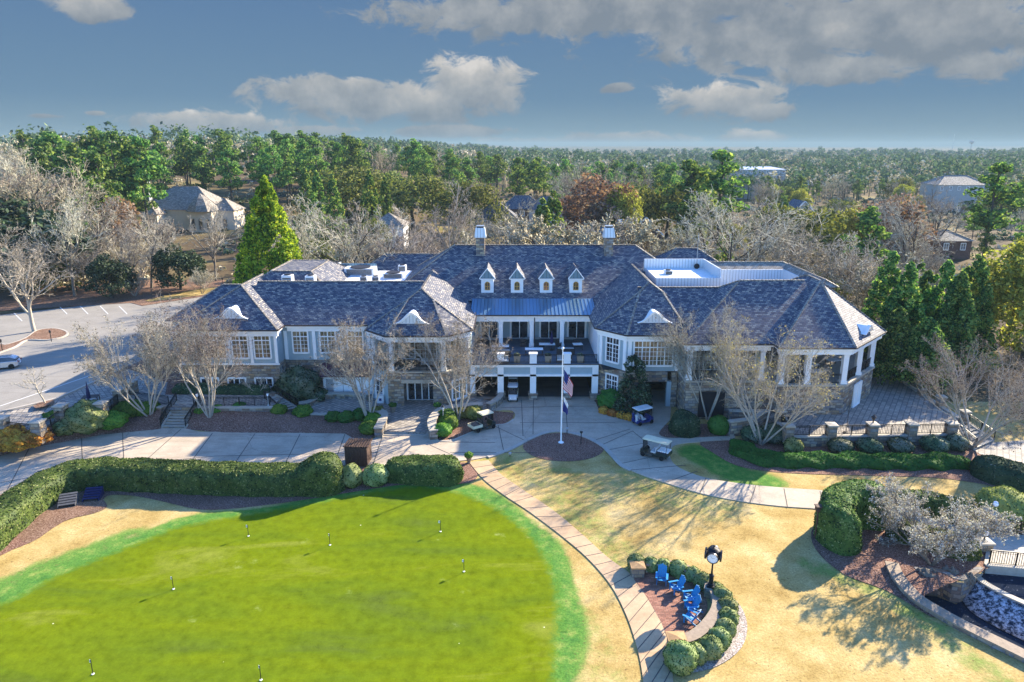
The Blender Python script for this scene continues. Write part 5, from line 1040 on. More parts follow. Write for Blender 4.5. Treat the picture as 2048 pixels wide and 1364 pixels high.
def lamp_post(label, p, h=2.4, name='lamp_post'):
    t = thing(name, label, 'lamp post', p); mb = MB(); mb.lathe([(.16, 0), (.13, .1), (.06, .25), (.045, h-.5), (.07, h-.45), (.04, h-.4)], n=8); mb.build('pole', 'galv', t)
    mb = MB(); mb.lathe([(.08, h-.4), (.15, h-.1), (.13, h-.08)], n=6); mb.build('lantern', 'lamp_glass', t); mb = MB(); mb.lathe([(.18, h-.08), (.1, h+.06), (.02, h+.16), (.01, h+.24)], n=6); mb.build('lamp_cap', 'bronze', t); return t
lamp_post('pale lamp post beside the reddish bare tree left of the entrance', G(741, 841, .2), 2.3); lamp_post('pale lamp post in the right entrance bed', G(887, 853, .1), 2.3)
lamp_post('pale lamp post on the walk beside the railed slanting steps', G(537, 812, ZL), 1.6); lamp_post('pale lamp post at the top of the outdoor stairs', G(397, 818, 1.3), 1.9)
for k, (u, v, lb) in enumerate([(786, 823, 'left urn planter at the stone entrance pier'), (875, 823, 'right urn planter at the stone entrance pier')]):
    t = thing('urn_planter', lb, 'planter', G(u, v, ZP), 0, 'urn planters at the entrance'); mb = MB(); mb.lathe([(.26, 0), (.3, .06), (.24, .12), (.4, .6), (.46, .66), (.42, .68), (.36, .6)], n=14); mb.build('pot', 'terracotta', t)
    link('foliage', ball_mesh(101+k, .42, .45, 160, .06, .15), 'leaf_low', t, (0, 0, .6))
t = thing('urn_planter', 'small urn with green plant at the top of the footpath', 'planter', G(938, 925, .05)); mb = MB(); mb.lathe([(.2, 0), (.16, .1), (.32, .6), (.34, .66), (.3, .6)], n=12); mb.build('pot', 'terracotta', t); link('foliage', ball_mesh(103, .4, .5, 160, .06, .15), 'leaf_bright', t, (0, 0, .55))
# flagpole with two flags
fp = G(1122, 885); t = thing('flagpole', 'tall white flagpole in the round mulch island before the carport', 'flagpole', fp)
mb = MB(); mb.lathe([(.3, 0), (.28, .06), (.09, .12), (.08, .4), (.075, 3), (.045, 9.9)], n=12); mb.build('pole', 'white', t); mb = MB(); mb.lathe([(.02, 9.9), (.12, 9.97), (.15, 10.05), (.12, 10.14), (.02, 10.2)], n=12); mb.build('finial', 'white', t)
def hanging_flag(name, label, p, w, h, stripes, seed):
    """limp flag: folds of cloth beside the pole"""
    t = thing(name, label, 'flag', p); nx, nz = 16, 26; P = {}
    for i in range(nx+1):
        for j in range(nz+1):
            a, b = i/nx, j/nz; fold = .10*math.sin(a*9+b*2+seed)*a**.5; x = .08+w*.34*a*(1-.25*b)+.05*math.sin(b*5+a*4); P[i, j] = (x, fold-.10*a, -h*b*(1-.05*a)-w*.55*a*(1-.4*b))
    def cell(name, test, m):
        mb = MB()
        for i in range(nx):
            for j in range(nz):
                if test(i/nx, j/nz): mb.add([P[i, j], P[i+1, j], P[i+1, j+1], P[i, j+1]], [(0, 1, 2, 3)])
        if mb.v: o = mb.build(name, m, t, smooth=True); md = o.modifiers.new('cloth', 'SOLIDIFY'); md.thickness = .012
    for nm, test, m in stripes: cell(nm, test, m)
    return t
canton = lambda a, b: a < .42 and b < .54
hanging_flag('national_flag', 'red and white striped flag with blue corner hanging limp on the flagpole', fp+Vector((.06, -.06, 7.9)), 3.0, 2.0, [('canton', canton, 'flag_blue'), ('red_stripes', lambda a, b: not canton(a, b) and int(b*13) % 2 == 0, 'flag_red'), ('white_stripes', lambda a, b: not canton(a, b) and int(b*13) % 2 == 1, 'flag_white')], 0)
hanging_flag('state_flag', 'smaller blue and white flag hanging limp under the striped flag', fp+Vector((.06, -.06, 5.0)), 1.6, 1.5, [('blue_field', lambda a, b: b > .3, 'flag_blue'), ('white_field', lambda a, b: b <= .3, 'flag_white')], 2)
for k, (u, v, h, lb) in enumerate([(1134, 868, .5, 'short black spotlight behind the flagpole island'), (1162, 889, 1.25, 'slim black post on the right of the flagpole island'), (1020, 913, .22, 'small pale ground light on the island lawn')]):
    t = thing('ground_light', lb, 'light', G(u, v)); mb = MB(); mb.tube((0, 0, 0), (0, 0, h), .04); mb.build('post', 'black_metal', t); mb = MB(); mb.lathe([(.1, h), (.16, h+.1), (.14, h+.2), (.05, h+.22)], n=10); mb.build('lamp_head', 'galv' if k != 1 else 'bronze', t)
# wooden kiosk
a = G(716, 930); t = thing('wooden_kiosk', 'brown wooden kiosk with louvred roof between the hedges', 'kiosk', (a.x, a.y+.6, 0), math.radians(-4)); w, d, h = 2.0, 1.7, 1.95
mb = MB(); mb.box(-w/2, w/2, -d/2, d/2, 0, h); mb.build('body', 'brown_wood', t); mb = MB()
for i in range(9): mb.box(-w/2+.04+i*.215, -w/2+.235+i*.215, -d/2-.05, -d/2, .05, h-.1)
mb.box(-w/2-.06, -w/2+.04, -d/2-.08, -d/2, 0, h); mb.box(w/2-.04, w/2+.06, -d/2-.08, -d/2, 0, h); mb.box(-w/2-.1, -w/2, -d/2, -d/2+.9, .5, 1.9); mb.build('cladding', 'brown_wood', t)
mb = MB()
for i in range(10): x = -w/2-.1+i*(w+.2)/9; mb.box(x-.07, x+.07, -d/2-.12, d/2+.12, h+.002+.02*(i % 2), h+.1+.02*(i % 2))
mb.build('slatted_roof', 'brown_wood', t)
# bag racks on the mulch
for u, v, rz, m, lb in [(137, 1008, .35, 'grey_wood', 'weathered grey slatted bag rack on the dry mulch'), (187, 996, .2, 'navy', 'dark blue sloping bag rack nearest the hedge')]:
    t = thing('bag_rack', lb, 'rack', G(u, v), rz); mb = MB()
    for i in range(5): y = -.55+i*.26; mb.obox((0, y, .28+.14*i), (1.5, .22, .05), M=Matrix.Rotation(.35, 3, 'X'))
    t.scale = (.88, .88, .88); mb.build('slat', m, t)
    for x in (-.72, .72): mb = MB(); mb.add([(x-.04, -.75, 0), (x+.04, -.75, 0), (x+.04, .65, 0), (x-.04, .65, 0), (x-.04, -.75, .2), (x+.04, -.75, .2), (x+.04, .65, .84), (x-.04, .65, .84)], [(3, 2, 1, 0), (4, 5, 6, 7), (0, 1, 5, 4), (1, 2, 6, 5), (2, 3, 7, 6), (3, 0, 4, 7)]); mb.build('side_panel', 'grey_wood' if m == 'grey_wood' else 'navy', t)
    mb = MB(); mb.box(-.68, .68, .5, .62, 0, .8); mb.build('back_panel', m, t)
# practice flags on the green
FLG = [(497, 1072), (660, 1090), (347, 1178), (186, 1348), (522, 1360), (928, 1143), (881, 1063)]
FLL = ['putting flag highest up at the left of the green', 'putting flag in the upper middle of the green', 'putting flag left of centre beside pale turf scars', 'putting flag near the lower left corner of the green', 'putting flag at the bottom edge of the green', 'putting flag at the right side of the green', 'putting flag under the flagpole shadow tip, upper right of the green']
pf = None
for (u, v), l in zip(FLG, FLL):
    if pf is None:
        pf = thing('putting_flag', l, 'golf flag', G(u, v, .035), 0, 'putting flags on the practice green'); mb = MB(); mb.tube((0, 0, 0), (0, 0, .95), .022, n=6); mb.build('stick', 'black_metal', pf)
        mb = MB(); mb.lathe([(.075, .0), (.085, .012), (.06, .02)], n=12); mb.build('cup_rim', 'white', pf)
        mb = MB(); mb.add([(.01, .0, .95), (-.13, .05, .93), (-.14, .04, .74), (.01, 0, .74), (.01, .012, .95), (-.13, .062, .93), (-.14, .052, .74), (.01, .012, .74)], [(0, 1, 2, 3), (7, 6, 5, 4), (0, 4, 5, 1), (1, 5, 6, 2), (2, 6, 7, 3), (3, 7, 4, 0)]); fl_ = mb.build('flag_cloth', 'white', pf)
        mb = MB(); mb.tube((-.07, .022, .85), (-.07, .016, .85), .035, n=10); mb.build('number_patch', 'navy', fl_)
    else: dup(pf, G(u, v, .035), random.Random(u).uniform(-.5, .5), l)
# ---------------- brick patio: seat wall, clock, chairs
SW = spline(Gs('1352,1300 1385,1290 1412,1268 1432,1238 1434,1212 1420,1186 1395,1166 1362,1150 1325,1142 1290,1141'), 5)
lowwall('curved stone seat wall with broad tan cap round the brick patio', SW, .72, .62, 0, 'seat_wall', 'cap_stone')
pillar('square tan-capped pillar at the front end of the curved seat wall', G(1352, 1302), .95, .95, 'orange_stone', name='wall_pillar'); pillar('square tan-capped pillar at the far end of the curved seat wall', G(1274, 1149), .85, .85, 'orange_stone', name='wall_pillar')
ck = G(1420, 1191); t = thing('street_clock', 'black four-faced post clock standing behind the curved seat wall', 'clock', ck, math.radians(-22)); mb = MB()
mb.box(-.42, .42, -.42, .42, 0, .78); mb.box(-.47, .47, -.47, .47, .78, .86); mb.build('plinth', 'stone', t)
mb = MB(); mb.box(-.3, .3, -.3, .3, .86, 1.0); mb.lathe([(.24, 1.0), (.22, 1.1), (.17, 1.15), (.17, 1.75), (.21, 1.8), (.21, 1.86), (.1, 1.95), (.075, 2.1), (.06, 3.0), (.1, 3.05), (.14, 3.12), (.1, 3.2)], n=12); mb.build('post', 'black_metal', t)
mb = MB(); mb.lathe([(.1, 3.08), (.42, 3.24), (.54, 3.48), (.54, 3.92), (.46, 4.12), (.26, 4.26), (.05, 4.32), (.04, 4.38), (.07, 4.42), (.03, 4.48), (.01, 4.55)], n=16); hd = mb.build('clock_head', 'black_metal', t, smooth=False); t.scale = (.85, .85, .85)
for k in range(4):
    M = Matrix.Rotation(k*math.pi/2, 3, 'Z'); f = lambda r, a, y: M @ Vector((1.28*r*math.sin(a), 1.28*y, 3.7+1.28*r*math.cos(a)))
    mb = MB(); mb.add([f(.35, i*2*math.pi/24, -.40) for i in range(24)]+[f(.35, i*2*math.pi/24, -.50) for i in range(24)]+[f(.30, i*2*math.pi/24, -.50) for i in range(24)]+[f(.30, i*2*math.pi/24, -.47) for i in range(24)], [(s*24+i, s*24+(i+1) % 24, (s+1)*24+(i+1) % 24, (s+1)*24+i) for s in range(3) for i in range(24)]); rg = mb.build('bezel', 'bronze', t)
    mb = MB(); mb.add([f(.305, i*2*math.pi/24, -.475) for i in range(24)], [tuple(range(24))]); dl = mb.build('dial', 'white', t)
    mb = MB()
    for i in range(12): mb.bar(f(.21, i*math.pi/6, -.478), f(.275, i*math.pi/6, -.478), .028, .006)
    mb.build('numeral_mark', 'dark', dl); mb = MB(); mb.bar(f(0, 0, -.482), f(.15, 1.35, -.482), .03, .006); mb.bar(f(0, 0, -.486), f(.22, -.65, -.486), .022, .006); mb.build('hand', 'dark', dl)
def adirondack(label, p, rz):
    t = thing('adirondack_chair', label, 'chair', p, rz, 'blue adirondack chairs on the brick patio')
    mb = MB()
    for i in range(5): y = -.24+i*.12; mb.obox((-.36, y, .66+.03*(2-abs(i-2))), (.03, .105, .80+.06*(2-abs(i-2))), M=Matrix.Rotation(-.42, 3, 'Y'))
    for x, z in ((-.27, .5), (-.46, .88)): mb.obox((x-.02, 0, z), (.04, .6, .07), M=Matrix.Rotation(-.42, 3, 'Y'))
    mb.build('backrest', 'chair_blue', t); mb = MB()
    for i in range(6): x = .32-i*.1; mb.obox((x, 0, .38-i*.028), (.085, .56, .025), M=Matrix.Rotation(-.28, 3, 'Y'))
    mb.build('seat', 'chair_blue', t)
    for s in (-1, 1):
        mb = MB(); mb.obox((.03, s*.36, .56), (.74, .14, .03)); mb.build('armrest', 'chair_blue', t)
        mb = MB(); mb.obox((.3, s*.31, .28), (.09, .035, .56)); mb.build('leg', 'chair_blue', t); mb = MB(); mb.obox((-.2, s*.29, .24), (1.0, .035, .1), M=Matrix.Rotation(-.36, 3, 'Y')); mb.build('leg', 'chair_blue', t)
        mb = MB(); mb.obox((-.25, s*.31, .42), (.06, .035, .28)); mb.build('leg', 'chair_blue', t)
    return t
for u, v, a, lb in [(1323, 1165, -105, 'blue adirondack chair farthest left facing the camera'), (1352, 1183, 195, 'blue adirondack chair second from the left turned toward the path'), (1380, 1203, 190, 'third blue adirondack chair beside the clock wall'), (1382, 1222, 188, 'fourth blue adirondack chair close behind the front one'), (1381, 1244, 140, 'front blue adirondack chair with sunlit pale back turned away')]: adirondack(lb, G(u, v, .055), math.radians(a))
# ---------------- right terrace walls and pillars
tw = [G(1557, 842, 0), G(1574, 884, 0), G(1740, 886, 0), G(1910, 880, 0)]
tw = [Vector((TER[7].x, TER[7].y, 0)), Vector((TER[0].x, TER[0].y, 0)), Vector((TER[1].x, TER[1].y, 0)), Vector((TER[2].x, TER[2].y, 0))]
lowwall('stone retaining wall with pale coping under the terrace railing', [tw[0]+Vector((-.1, 0, 0)), tw[1], tw[2]-Vector((.1, 0, 0))], 1.12, .5, 0, 'retaining_wall')
pl = [tw[1].lerp(tw[2], f) for f in (.01, .265, .51, .745, .985)]
for k, (p, l) in enumerate(zip(pl, ['terrace pillar at the left front corner with a lamp on top', 'second terrace pillar from the left, without a lamp', 'middle terrace pillar with a black lamp on top', 'fourth terrace pillar from the left, without a lamp', 'terrace pillar at the right front corner beside the steps'])): pillar(l, Vector((p.x, p.y, 1.0)), .85, 1.35, globe=2 if k in (0, 2) else None, group='stone pillars along the terrace front')
for k, l in enumerate(['railing panel left of the second terrace pillar', 'railing panel between the second and middle terrace pillars', 'railing panel between the middle and fourth terrace pillars', 'railing panel left of the terrace steps corner pillar']): fence(l, Vector((*pl[k].xy, 1.12)).lerp(Vector((*pl[k+1].xy, 1.12)), .07), Vector((*pl[k].xy, 1.12)).lerp(Vector((*pl[k+1].xy, 1.12)), .93), group='black railing panels along the terrace front')
pr = Vector((tw[0].x+.1, tw[0].y-.3, 1.0)); pillar('terrace pillar beside the big bare tree at the rear left corner', pr, .8, 1.3, globe=2); fence('short side railing of the terrace by the big bare tree', Vector((pr.x, pr.y, 1.12)).lerp(Vector((*pl[0].xy, 1.12)), .12), Vector((pr.x, pr.y, 1.12)).lerp(Vector((*pl[0].xy, 1.12)), .9))
e0, e1 = Vector((TER[2].x, TER[2].y, 1.0)), Vector((TER[3].x, TER[3].y, 1.0))
for k, (f, l) in enumerate([(0.02, 'edge pillar by the head of the terrace steps'), (.25, 'edge pillar under the broad bare tree'), (.45, 'third edge pillar up the terrace side from the steps'), (.66, 'fourth edge pillar up the terrace side from the steps'), (.85, 'edge pillar in front of the cypresses nearest the pavilion')]): p = e0.lerp(e1, f); pillar(l, p, .7, 1.25, group='stone pillars along the terrace side')
lowwall('low pale kerb wall along the shaded side of the terrace', [e0, e1], .25, .4, .9)
lowwall('stone stair side wall rising to the porch behind the green cube bush', [Vector((23.6, 69.4, 0)), Vector((27.9, 69.2, 0))], 1.6, .5)
t = lowwall('stone wall between the cube bush and the terrace', [G(1456, 872), G(1500, 866), Vector((27.4, 69.0, 0))], 1.7, .5)
# ---------------- carts and car
def wheel(mb_p, parent, x, y, r=.23, w=.17, rimm='white_plastic'):
    mb = MB(); mb.lathe([(r*.55, -w/2), (r*.92, -w/2), (r, -w*.3), (r, w*.3), (r*.92, w/2), (r*.55, w/2)], n=18, M=Matrix.Rotation(math.pi/2, 3, 'X')); o = mb.build('tyre', 'rubber', parent, loc=(x, y, r))
    mb = MB(); mb.lathe([(.05, -w*.46), (r*.5, -w*.46), (r*.6, -w*.4), (r*.6, w*.4), (r*.5, w*.46), (.05, w*.46)], n=14, M=Matrix.Rotation(math.pi/2, 3, 'X')); mb.build('rim', rimm, o)
def loft(secs, m, name, parent, smooth=False, bev=.03):
    """body from cross sections: (x, half width bottom, half width top, z0, z1)"""
    mb = MB(); vs = []
    for x, a, b, z0, z1 in secs: vs += [(x, -a, z0), (x, a, z0), (x, b, z1), (x, -b, z1)]
    n = len(secs); mb.add(vs, [(i*4+j, i*4+(j+1) % 4, (i+1)*4+(j+1) % 4, (i+1)*4+j) for i in range(n-1) for j in range(4)]+[(3, 2, 1, 0), tuple(4*(n-1)+j for j in range(4))])
    o = mb.build(name, m, parent, weld=True)
    if bev: md = o.modifiers.new('bevel', 'BEVEL'); md.width = bev; md.segments = 2
    return o
def cart(label, p, rz, kind, name='golf_cart', body='cart_green', roof='white_plastic', roofs=(-.9, .95)):
    t = thing(name, label, 'golf cart', p, rz); L0 = -1.15 if kind == 'golf' else -1.6
    loft([(L0+.02, .5, .55, .28, .62 if kind == 'golf' else .5), (-.35, .58, .6, .25, .6), (-.1, .58, .58, .25, .34), (.55, .58, .58, .25, .36), (.75, .56, .52, .25, .85), (1.15, .48, .4, .28, .66)], body, 'body', t)
    for x in (.82, -.78 if kind == 'golf' else -1.1):
        for s in (-1, 1): wheel(None, t, x, s*.52)
    mb = MB(); mb.box(-.5, .02, -.52, .52, .6, .74); o = mb.build('seat', 'cushion' if kind != 'util' else 'wicker', t); mb = MB(); mb.obox((-.5, 0, .98), (.1, 1.04, .42), M=Matrix.Rotation(-.15, 3, 'Y')); mb.build('backrest', 'cushion' if kind != 'util' else 'wicker', t)
    r0, r1 = roofs
    for x0, x1 in ((.78, r1-.12), (-.62 if kind != 'cargo' else L0+.1, r0+.1)):
        for s in (-1, 1): mb = MB(); mb.bar((x0, s*.52, .6), (x1, s*.5, 1.78), .04); mb.build('post', 'black_metal', t)
    mb = MB(); mb.prism([(r0, -.56), (r0+.06, -.6), (r1-.15, -.6), (r1, -.5), (r1, .5), (r1-.15, .6), (r0+.06, .6), (r0, .56)], 1.78, 1.83); mb.prism([(r0+.1, -.48), (r1-.15, -.48), (r1-.15, .48), (r0+.1, .48)], 1.83, 1.87); mb.build('roof', roof, t)
    mb = MB(); mb.add([(.80, -.48, .88), (.80, .48, .88), (.88-.02, .46, 1.74), (.86, -.46, 1.74), (.78, -.48, .88), (.78, .48, .88), (.84, .46, 1.74), (.84, -.46, 1.74)], [(0, 1, 2, 3), (7, 6, 5, 4), (0, 4, 5, 1), (1, 5, 6, 2), (2, 6, 7, 3), (3, 7, 4, 0)]); mb.build('windscreen', 'glass', t)
    mb = MB(); mb.tube((.62, .25, .62), (.35, .25, .95), .025); mb.lathe([(.15, -.015), (.19, 0), (.15, .015)], (.34, .25, .96), 14, Matrix.Rotation(-.9, 3, 'Y')); mb.build('steering_wheel', 'rubber', t)
    for s in (-1, 1): mb = MB(); mb.obox((1.14, s*.27, .55), (.06, .16, .09)); mb.build('headlight', 'lamp_glass', t)
    if kind == 'golf':
        for s, m in ((-.28, 'cushion'), (.28, 'cart_blue')):
            g = thing('golf_bag', 'pale golf bag strapped on the back of the shaded cart' if s < 0 else 'blue golf bag strapped on the back of the shaded cart', 'golf bag', Vector(p)+Matrix.Rotation(rz, 3, 'Z') @ Vector((-1.0, s, .42)), rz, 'golf bags on the shaded cart'); mb = MB(); mb.lathe([(.12, 0), (.15, .05), (.14, .5), (.17, .82), (.15, .84)], n=12, M=Matrix.Rotation(-.12, 3, 'Y')); mb.build('bag_body', m, g)
            mb = MB(); rr = random.Random(3)
            for i in range(6): a = rr.uniform(0, 6.28); q = Vector((.08*math.cos(a)-.1, .08*math.sin(a), .8)); e = q+Vector((rr.uniform(-.08, .02), rr.uniform(-.06, .06), .32)); mb.tube(q, e, .012, n=5); mb.obox(e, (.09, .05, .06))
            mb.build('club', 'chrome', g)
    else:
        zb = .52; mb = MB(); x0, x1 = L0-.15, -.58; mb.box(x0, x1, -.6, .6, zb, zb+.05)
        for q in ((x0, x0+.05, -.6, .6), (x1-.05, x1, -.6, .6), (x0+.05, x1-.05, -.6, -.55), (x0+.05, x1-.05, .55, .6)): mb.box(*q, zb+.05, zb+.30)
        mb.build('cargo_bed', 'cream_plastic' if kind == 'util' else body, t)
        if kind == 'cargo':
            for i in range(5):
                for s in (-.27, .27): b_ = MB(); b_.box(-.22, .22, -.085, .085, 0, .1); b = b_.build('towel', 'white', None, loc=Vector(p)+Matrix.Rotation(rz, 3, 'Z') @ Vector((-1.62+i*.22, s, zb+.35))); b.rotation_euler = (0, 0, rz+1.57); tag(b, 'folded white towel in the bed of the cream-roofed cart', 'towel', 'white towels in the bed of the cream-roofed cart')
            mb = MB(); mb.box(L0-.1, -.62, -.53, .53, zb+.05, zb+.345); mb.build('load_tray', 'navy', t)
        elif name == 'utility_cart':
            g = tag(shrub('leaf_load', 'dark heap of cuttings in the bed of the pale utility cart', 'heap', Vector(p)+Matrix.Rotation(rz, 3, 'Z') @ Vector((-1.15, 0, zb+.06)), .4, .4, 'seed_head', seed=8, dens=200, ls=.06, lump=.2), None)
    return t
cart('pale utility cart with cargo bed parked in the entrance bed corner', G(969, 857, .05), math.radians(35), 'util', 'utility_cart', 'cart_green', 'cream_plastic', (-.6, .9))
cart('golf cart with bags and bluish roof in deep shade by the evergreen', G(1285, 846, .06), math.radians(28), 'golf', body='cart_blue', roof='white_plastic', roofs=(-1.1, .95))
cart('long cream-roofed cart carrying white towels on the right drive', G(1305, 912, .06), math.radians(146), 'cargo', 'utility_cart', 'cart_green', 'cream_plastic', (-1.7, .95))
cart('white golf cart facing out of the second carport bay', G(1026, 798, .06), math.radians(-92), 'util', 'golf_cart', 'white_plastic', 'white_plastic', (-.8, .9))
cart('dim golf cart parked deeper in the second carport bay', G(1026, 780, .06), math.radians(-90), 'util', 'golf_cart', 'cart_green', 'white_plastic', (-.8, .9))
p = G(3, 736, ZK+.01); t = thing('parked_car', 'silver hatchback entering the picture from the left on the asphalt', 'car', p, math.radians(200)); z = .0
loft([(-2.05, .70, .72, .35, .88), (-1.75, .84, .80, .22, .98), (-.9, .87, .82, .2, .98), (.8, .87, .82, .2, .95), (1.6, .85, .74, .22, .82), (2.05, .66, .58, .32, .66)], 'silver_paint', 'body', t, bev=.08)
loft([(-1.85, .76, .68, .97, 1.12), (-1.2, .78, .60, .97, 1.44), (-.2, .78, .60, .96, 1.47), (.35, .77, .58, .95, 1.38), (1.1, .74, .70, .93, .96)], 'car_glass', 'window', t, bev=.05)
loft([(-1.75, .66, .64, 1.16, 1.22), (-1.2, .62, .58, 1.42, 1.49), (-.2, .62, .57, 1.45, 1.52), (.30, .60, .54, 1.37, 1.43)], 'silver_paint', 'roof', t, bev=.03)
for x in (1.25, -1.3):
    for s in (-1, 1): wheel(None, t, x, s*.8, .32, .2, 'galv')
for s in (-1, 1):
    mb = MB(); mb.obox((-2.0, s*.58, .86), (.12, .26, .16)); mb.build('tail_light', 'red_lens', t); mb = MB(); mb.obox((1.9, s*.55, .66), (.2, .26, .1)); mb.build('headlight', 'lamp_glass', t)
mb = MB(); mb.obox((-2.08, 0, .62), (.03, .5, .12)); mb.build('number_plate', 'white', t)
# ---------------- terrace and porch furniture
def table(label, p, w, d, rz=0, top='white', h=.72, group=None, chairs=0):
    t = thing('outdoor_table', label, 'table', p, rz, group); mb = MB(); mb.box(-w/2, w/2, -d/2, d/2, h-.04, h); mb.build('table_top', top, t)
    for i in (-1, 1):
        for j in (-1, 1): mb = MB(); mb.box(i*(w/2-.08)-.04, i*(w/2-.08)+.04, j*(d/2-.08)-.04, j*(d/2-.08)+.04, 0, h-.04); mb.build('leg', 'wicker', t)
    return t
def sofa(label, p, w, rz=0, cush='cushion', name='outdoor_sofa', group=None):
    t = thing(name, label, 'sofa' if 'sofa' in name else 'chair', p, rz, group); mb = MB(); mb.box(-w/2, w/2, -.4, .4, .05, .32); mb.box(-w/2, w/2, .3, .4, .32, .8); mb.box(-w/2, -w/2+.1, -.4, .3, .32, .6); mb.box(w/2-.1, w/2, -.4, .3, .32, .6); mb.build('frame', 'wicker', t)
    mb = MB(); mb.box(-w/2+.11, w/2-.11, -.4, .28, .325, .46); mb.build('seat_cushion', cush, t); mb = MB(); mb.obox((0, .22, .66), (w-.24, .14, .4), M=Matrix.Rotation(-.12, 3, 'X')); mb.build('back_cushion', cush, t); return t
Z2 = 4.52
for k, (u, v, w, rz, lb) in enumerate([(1001, 697, 2.1, 0, 'white-topped table on the roof terrace left of the middle column'), (1068, 703, 2.2, 0, 'white-topped table in the middle of the roof terrace nearest the railing'), (1094, 693, 2.0, 0, 'white-topped table under the folded terrace umbrella'), (1155, 693, 1.2, .1, 'small square white table at the right end of the roof terrace'), (978, 682, 2.0, 0, 'rear dining table on the terrace before the leftmost doors'), (1066, 681, 1.9, 0, 'rear dining table on the terrace between two columns'), (1135, 681, 1.8, 0, 'rear dining table on the terrace before the rightmost doors')]): table(lb, G(u, v+6, Z2), w, .95 if k < 4 else .9, rz, 'white' if k < 4 else 'ac_grey', .75)
for u, v, w, rz, lb in [(1003, 712, 2.3, math.pi, 'grey sofa on the roof terrace left of the first parapet post'), (1131, 708, 2.2, math.pi, 'grey sofa on the roof terrace before the small square table'), (1003, 726, 1.9, 0, 'pale sofa against the terrace railing at the left'), (1128, 724, 1.9, 0, 'pale sofa against the terrace railing behind the flagpole')]: sofa(lb, G(u, v, Z2), w, rz)
for k, (x, lb) in enumerate([(970, 'wicker chair at the left rear dining table on the terrace'), (988, 'second wicker chair at the left rear dining table'), (1046, 'wicker chair at the left end of the middle rear terrace table'), (1083, 'wicker chair at the right end of the middle rear terrace table'), (1117, 'wicker chair left of the right rear terrace table'), (1153, 'wicker chair right of the right rear terrace table')]): sofa(lb, G(x, 692, Z2), .7, math.pi if k % 2 else 0, 'wicker', 'wicker_armchair', 'wicker chairs on the roof terrace')
for k, (u, lb) in enumerate([(1034, 'square wicker planter left of the middle terrace post'), (1096, 'square wicker planter right of the middle terrace post'), (1160, 'square wicker planter at the right end of the terrace railing')]):
    t = thing('terrace_planter', lb, 'planter', G(u, 724, Z2), 0, 'wicker planters at the terrace railing'); mb = MB(); mb.add([(-.32, -.32, 0), (.32, -.32, 0), (.32, .32, 0), (-.32, .32, 0), (-.42, -.42, .85), (.42, -.42, .85), (.42, .42, .85), (-.42, .42, .85)], [(3, 2, 1, 0), (4, 5, 6, 7), (0, 1, 5, 4), (1, 2, 6, 5), (2, 3, 7, 6), (3, 0, 4, 7)]); mb.build('pot', 'terracotta', t); link('foliage', ball_mesh(111+k, .36, .35, 140, .06, .15), 'leaf_dark', t, (0, 0, .75))
def brolly(label, p, h=2.5):
    t = thing('folded_umbrella', label, 'umbrella', p); mb = MB(); mb.tube((0, 0, 0), (0, 0, h+.1), .03); mb.lathe([(.3, 0), (.3, .08), (.06, .12)], n=12); mb.build('pole', 'bronze', t); mb = MB(); mb.lathe([(.16, .85), (.2, 1.0), (.19, 1.5), (.1, 2.1), (.03, h)], n=9); mb.build('canopy', 'navy', t); return t
brolly('folded navy umbrella on the roof terrace behind the flagpole', G(1103, 700, Z2)); brolly('folded navy umbrella standing among the left stone pillars', G(180, 812, 2.1), 2.7)
t = table('dark table under the folded navy umbrella on the left walk', G(183, 805, 2.1), 1.6, 1.0, .3, 'wicker')
table('dark table with chairs on the left pavilion porch', Vector((-12.2, 75.6, 4.52)), 1.6, .9, 0, 'wicker')
for dx, lb in ((-1.2, 'wicker chair left of the dark table on the left pavilion porch'), (1.25, 'wicker chair right of the dark table on the left pavilion porch')): sofa(lb, Vector((-12.2+dx, 75.8, 4.52)), .7, 1.57*(-1 if dx < 0 else 1), 'wicker', 'wicker_armchair')
sofa('pale sofa near the railing of the left pavilion porch', Vector((-9.8, 75.7, 4.52)), 1.8, 0)
for x, y, lb in [(33.6, 72.0, 'front white table on the right pavilion porch'), (34.2, 74.4, 'second white table on the right pavilion porch'), (37.5, 76.0, 'white table by the angled side of the right pavilion porch')]: table(lb, Vector((x, y, 4.52)), 1.5, 1.1, .2)
t = thing('drinks_cooler', 'white drinks cooler box beside the left stone entrance pier', 'cooler', G(762, 806, ZP)); mb = MB(); mb.box(-.4, .4, -.35, .35, .08, .95); mb.build('cabinet', 'white_plastic', t); mb = MB(); mb.box(-.43, .43, -.38, .38, .95, 1.05); mb.build('lid', 'white_plastic', t)
mb = MB(); mb.obox((0, -.36, .55), (.3, .02, .3)); mb.build('emblem', 'flag_blue', t)
# ---------------- plant on the flat roofs
def condenser(label, p, w, d, h, m='ac_grey', group=None):
    t = thing('air_conditioner', label, 'air conditioner', p, 0, group); mb = MB(); mb.box(-w/2, w/2, -d/2, d/2, 0, h); mb.build('casing', m, t)
    mb = MB()
    for i in range(8): mb.box(-w*.42, w*.42, -d/2-.03, -d/2, h*(.1+.1*i), h*(.16+.1*i))
    mb.build('grille', 'dark', t); mb = MB(); mb.lathe([(w*.34, h), (w*.34, h+.12), (w*.1, h+.14)], n=14); mb.build('fan', 'dark', t); return t
for u, v, Y, w, h, lb in [(576, 562, 86.5, 1.15, 1.35, 'tall condenser at the left on the flat roof ridge'), (622, 562, 86.5, 1.05, 1.3, 'tall condenser nearest the white flat roof'), (553, 563, 86.3, .9, .8, 'low condenser left of the tall left one'), (597, 563, 86.2, .9, .75, 'low condenser between the two tall ones')]: c = Vp(u, v, Y); condenser(lb, (c.x, Y, 11.2), w*1.1, 1.1, h*1.55 if 'tall' in lb else 1.75, 'roof_white', 'condensers on the left flat roof')
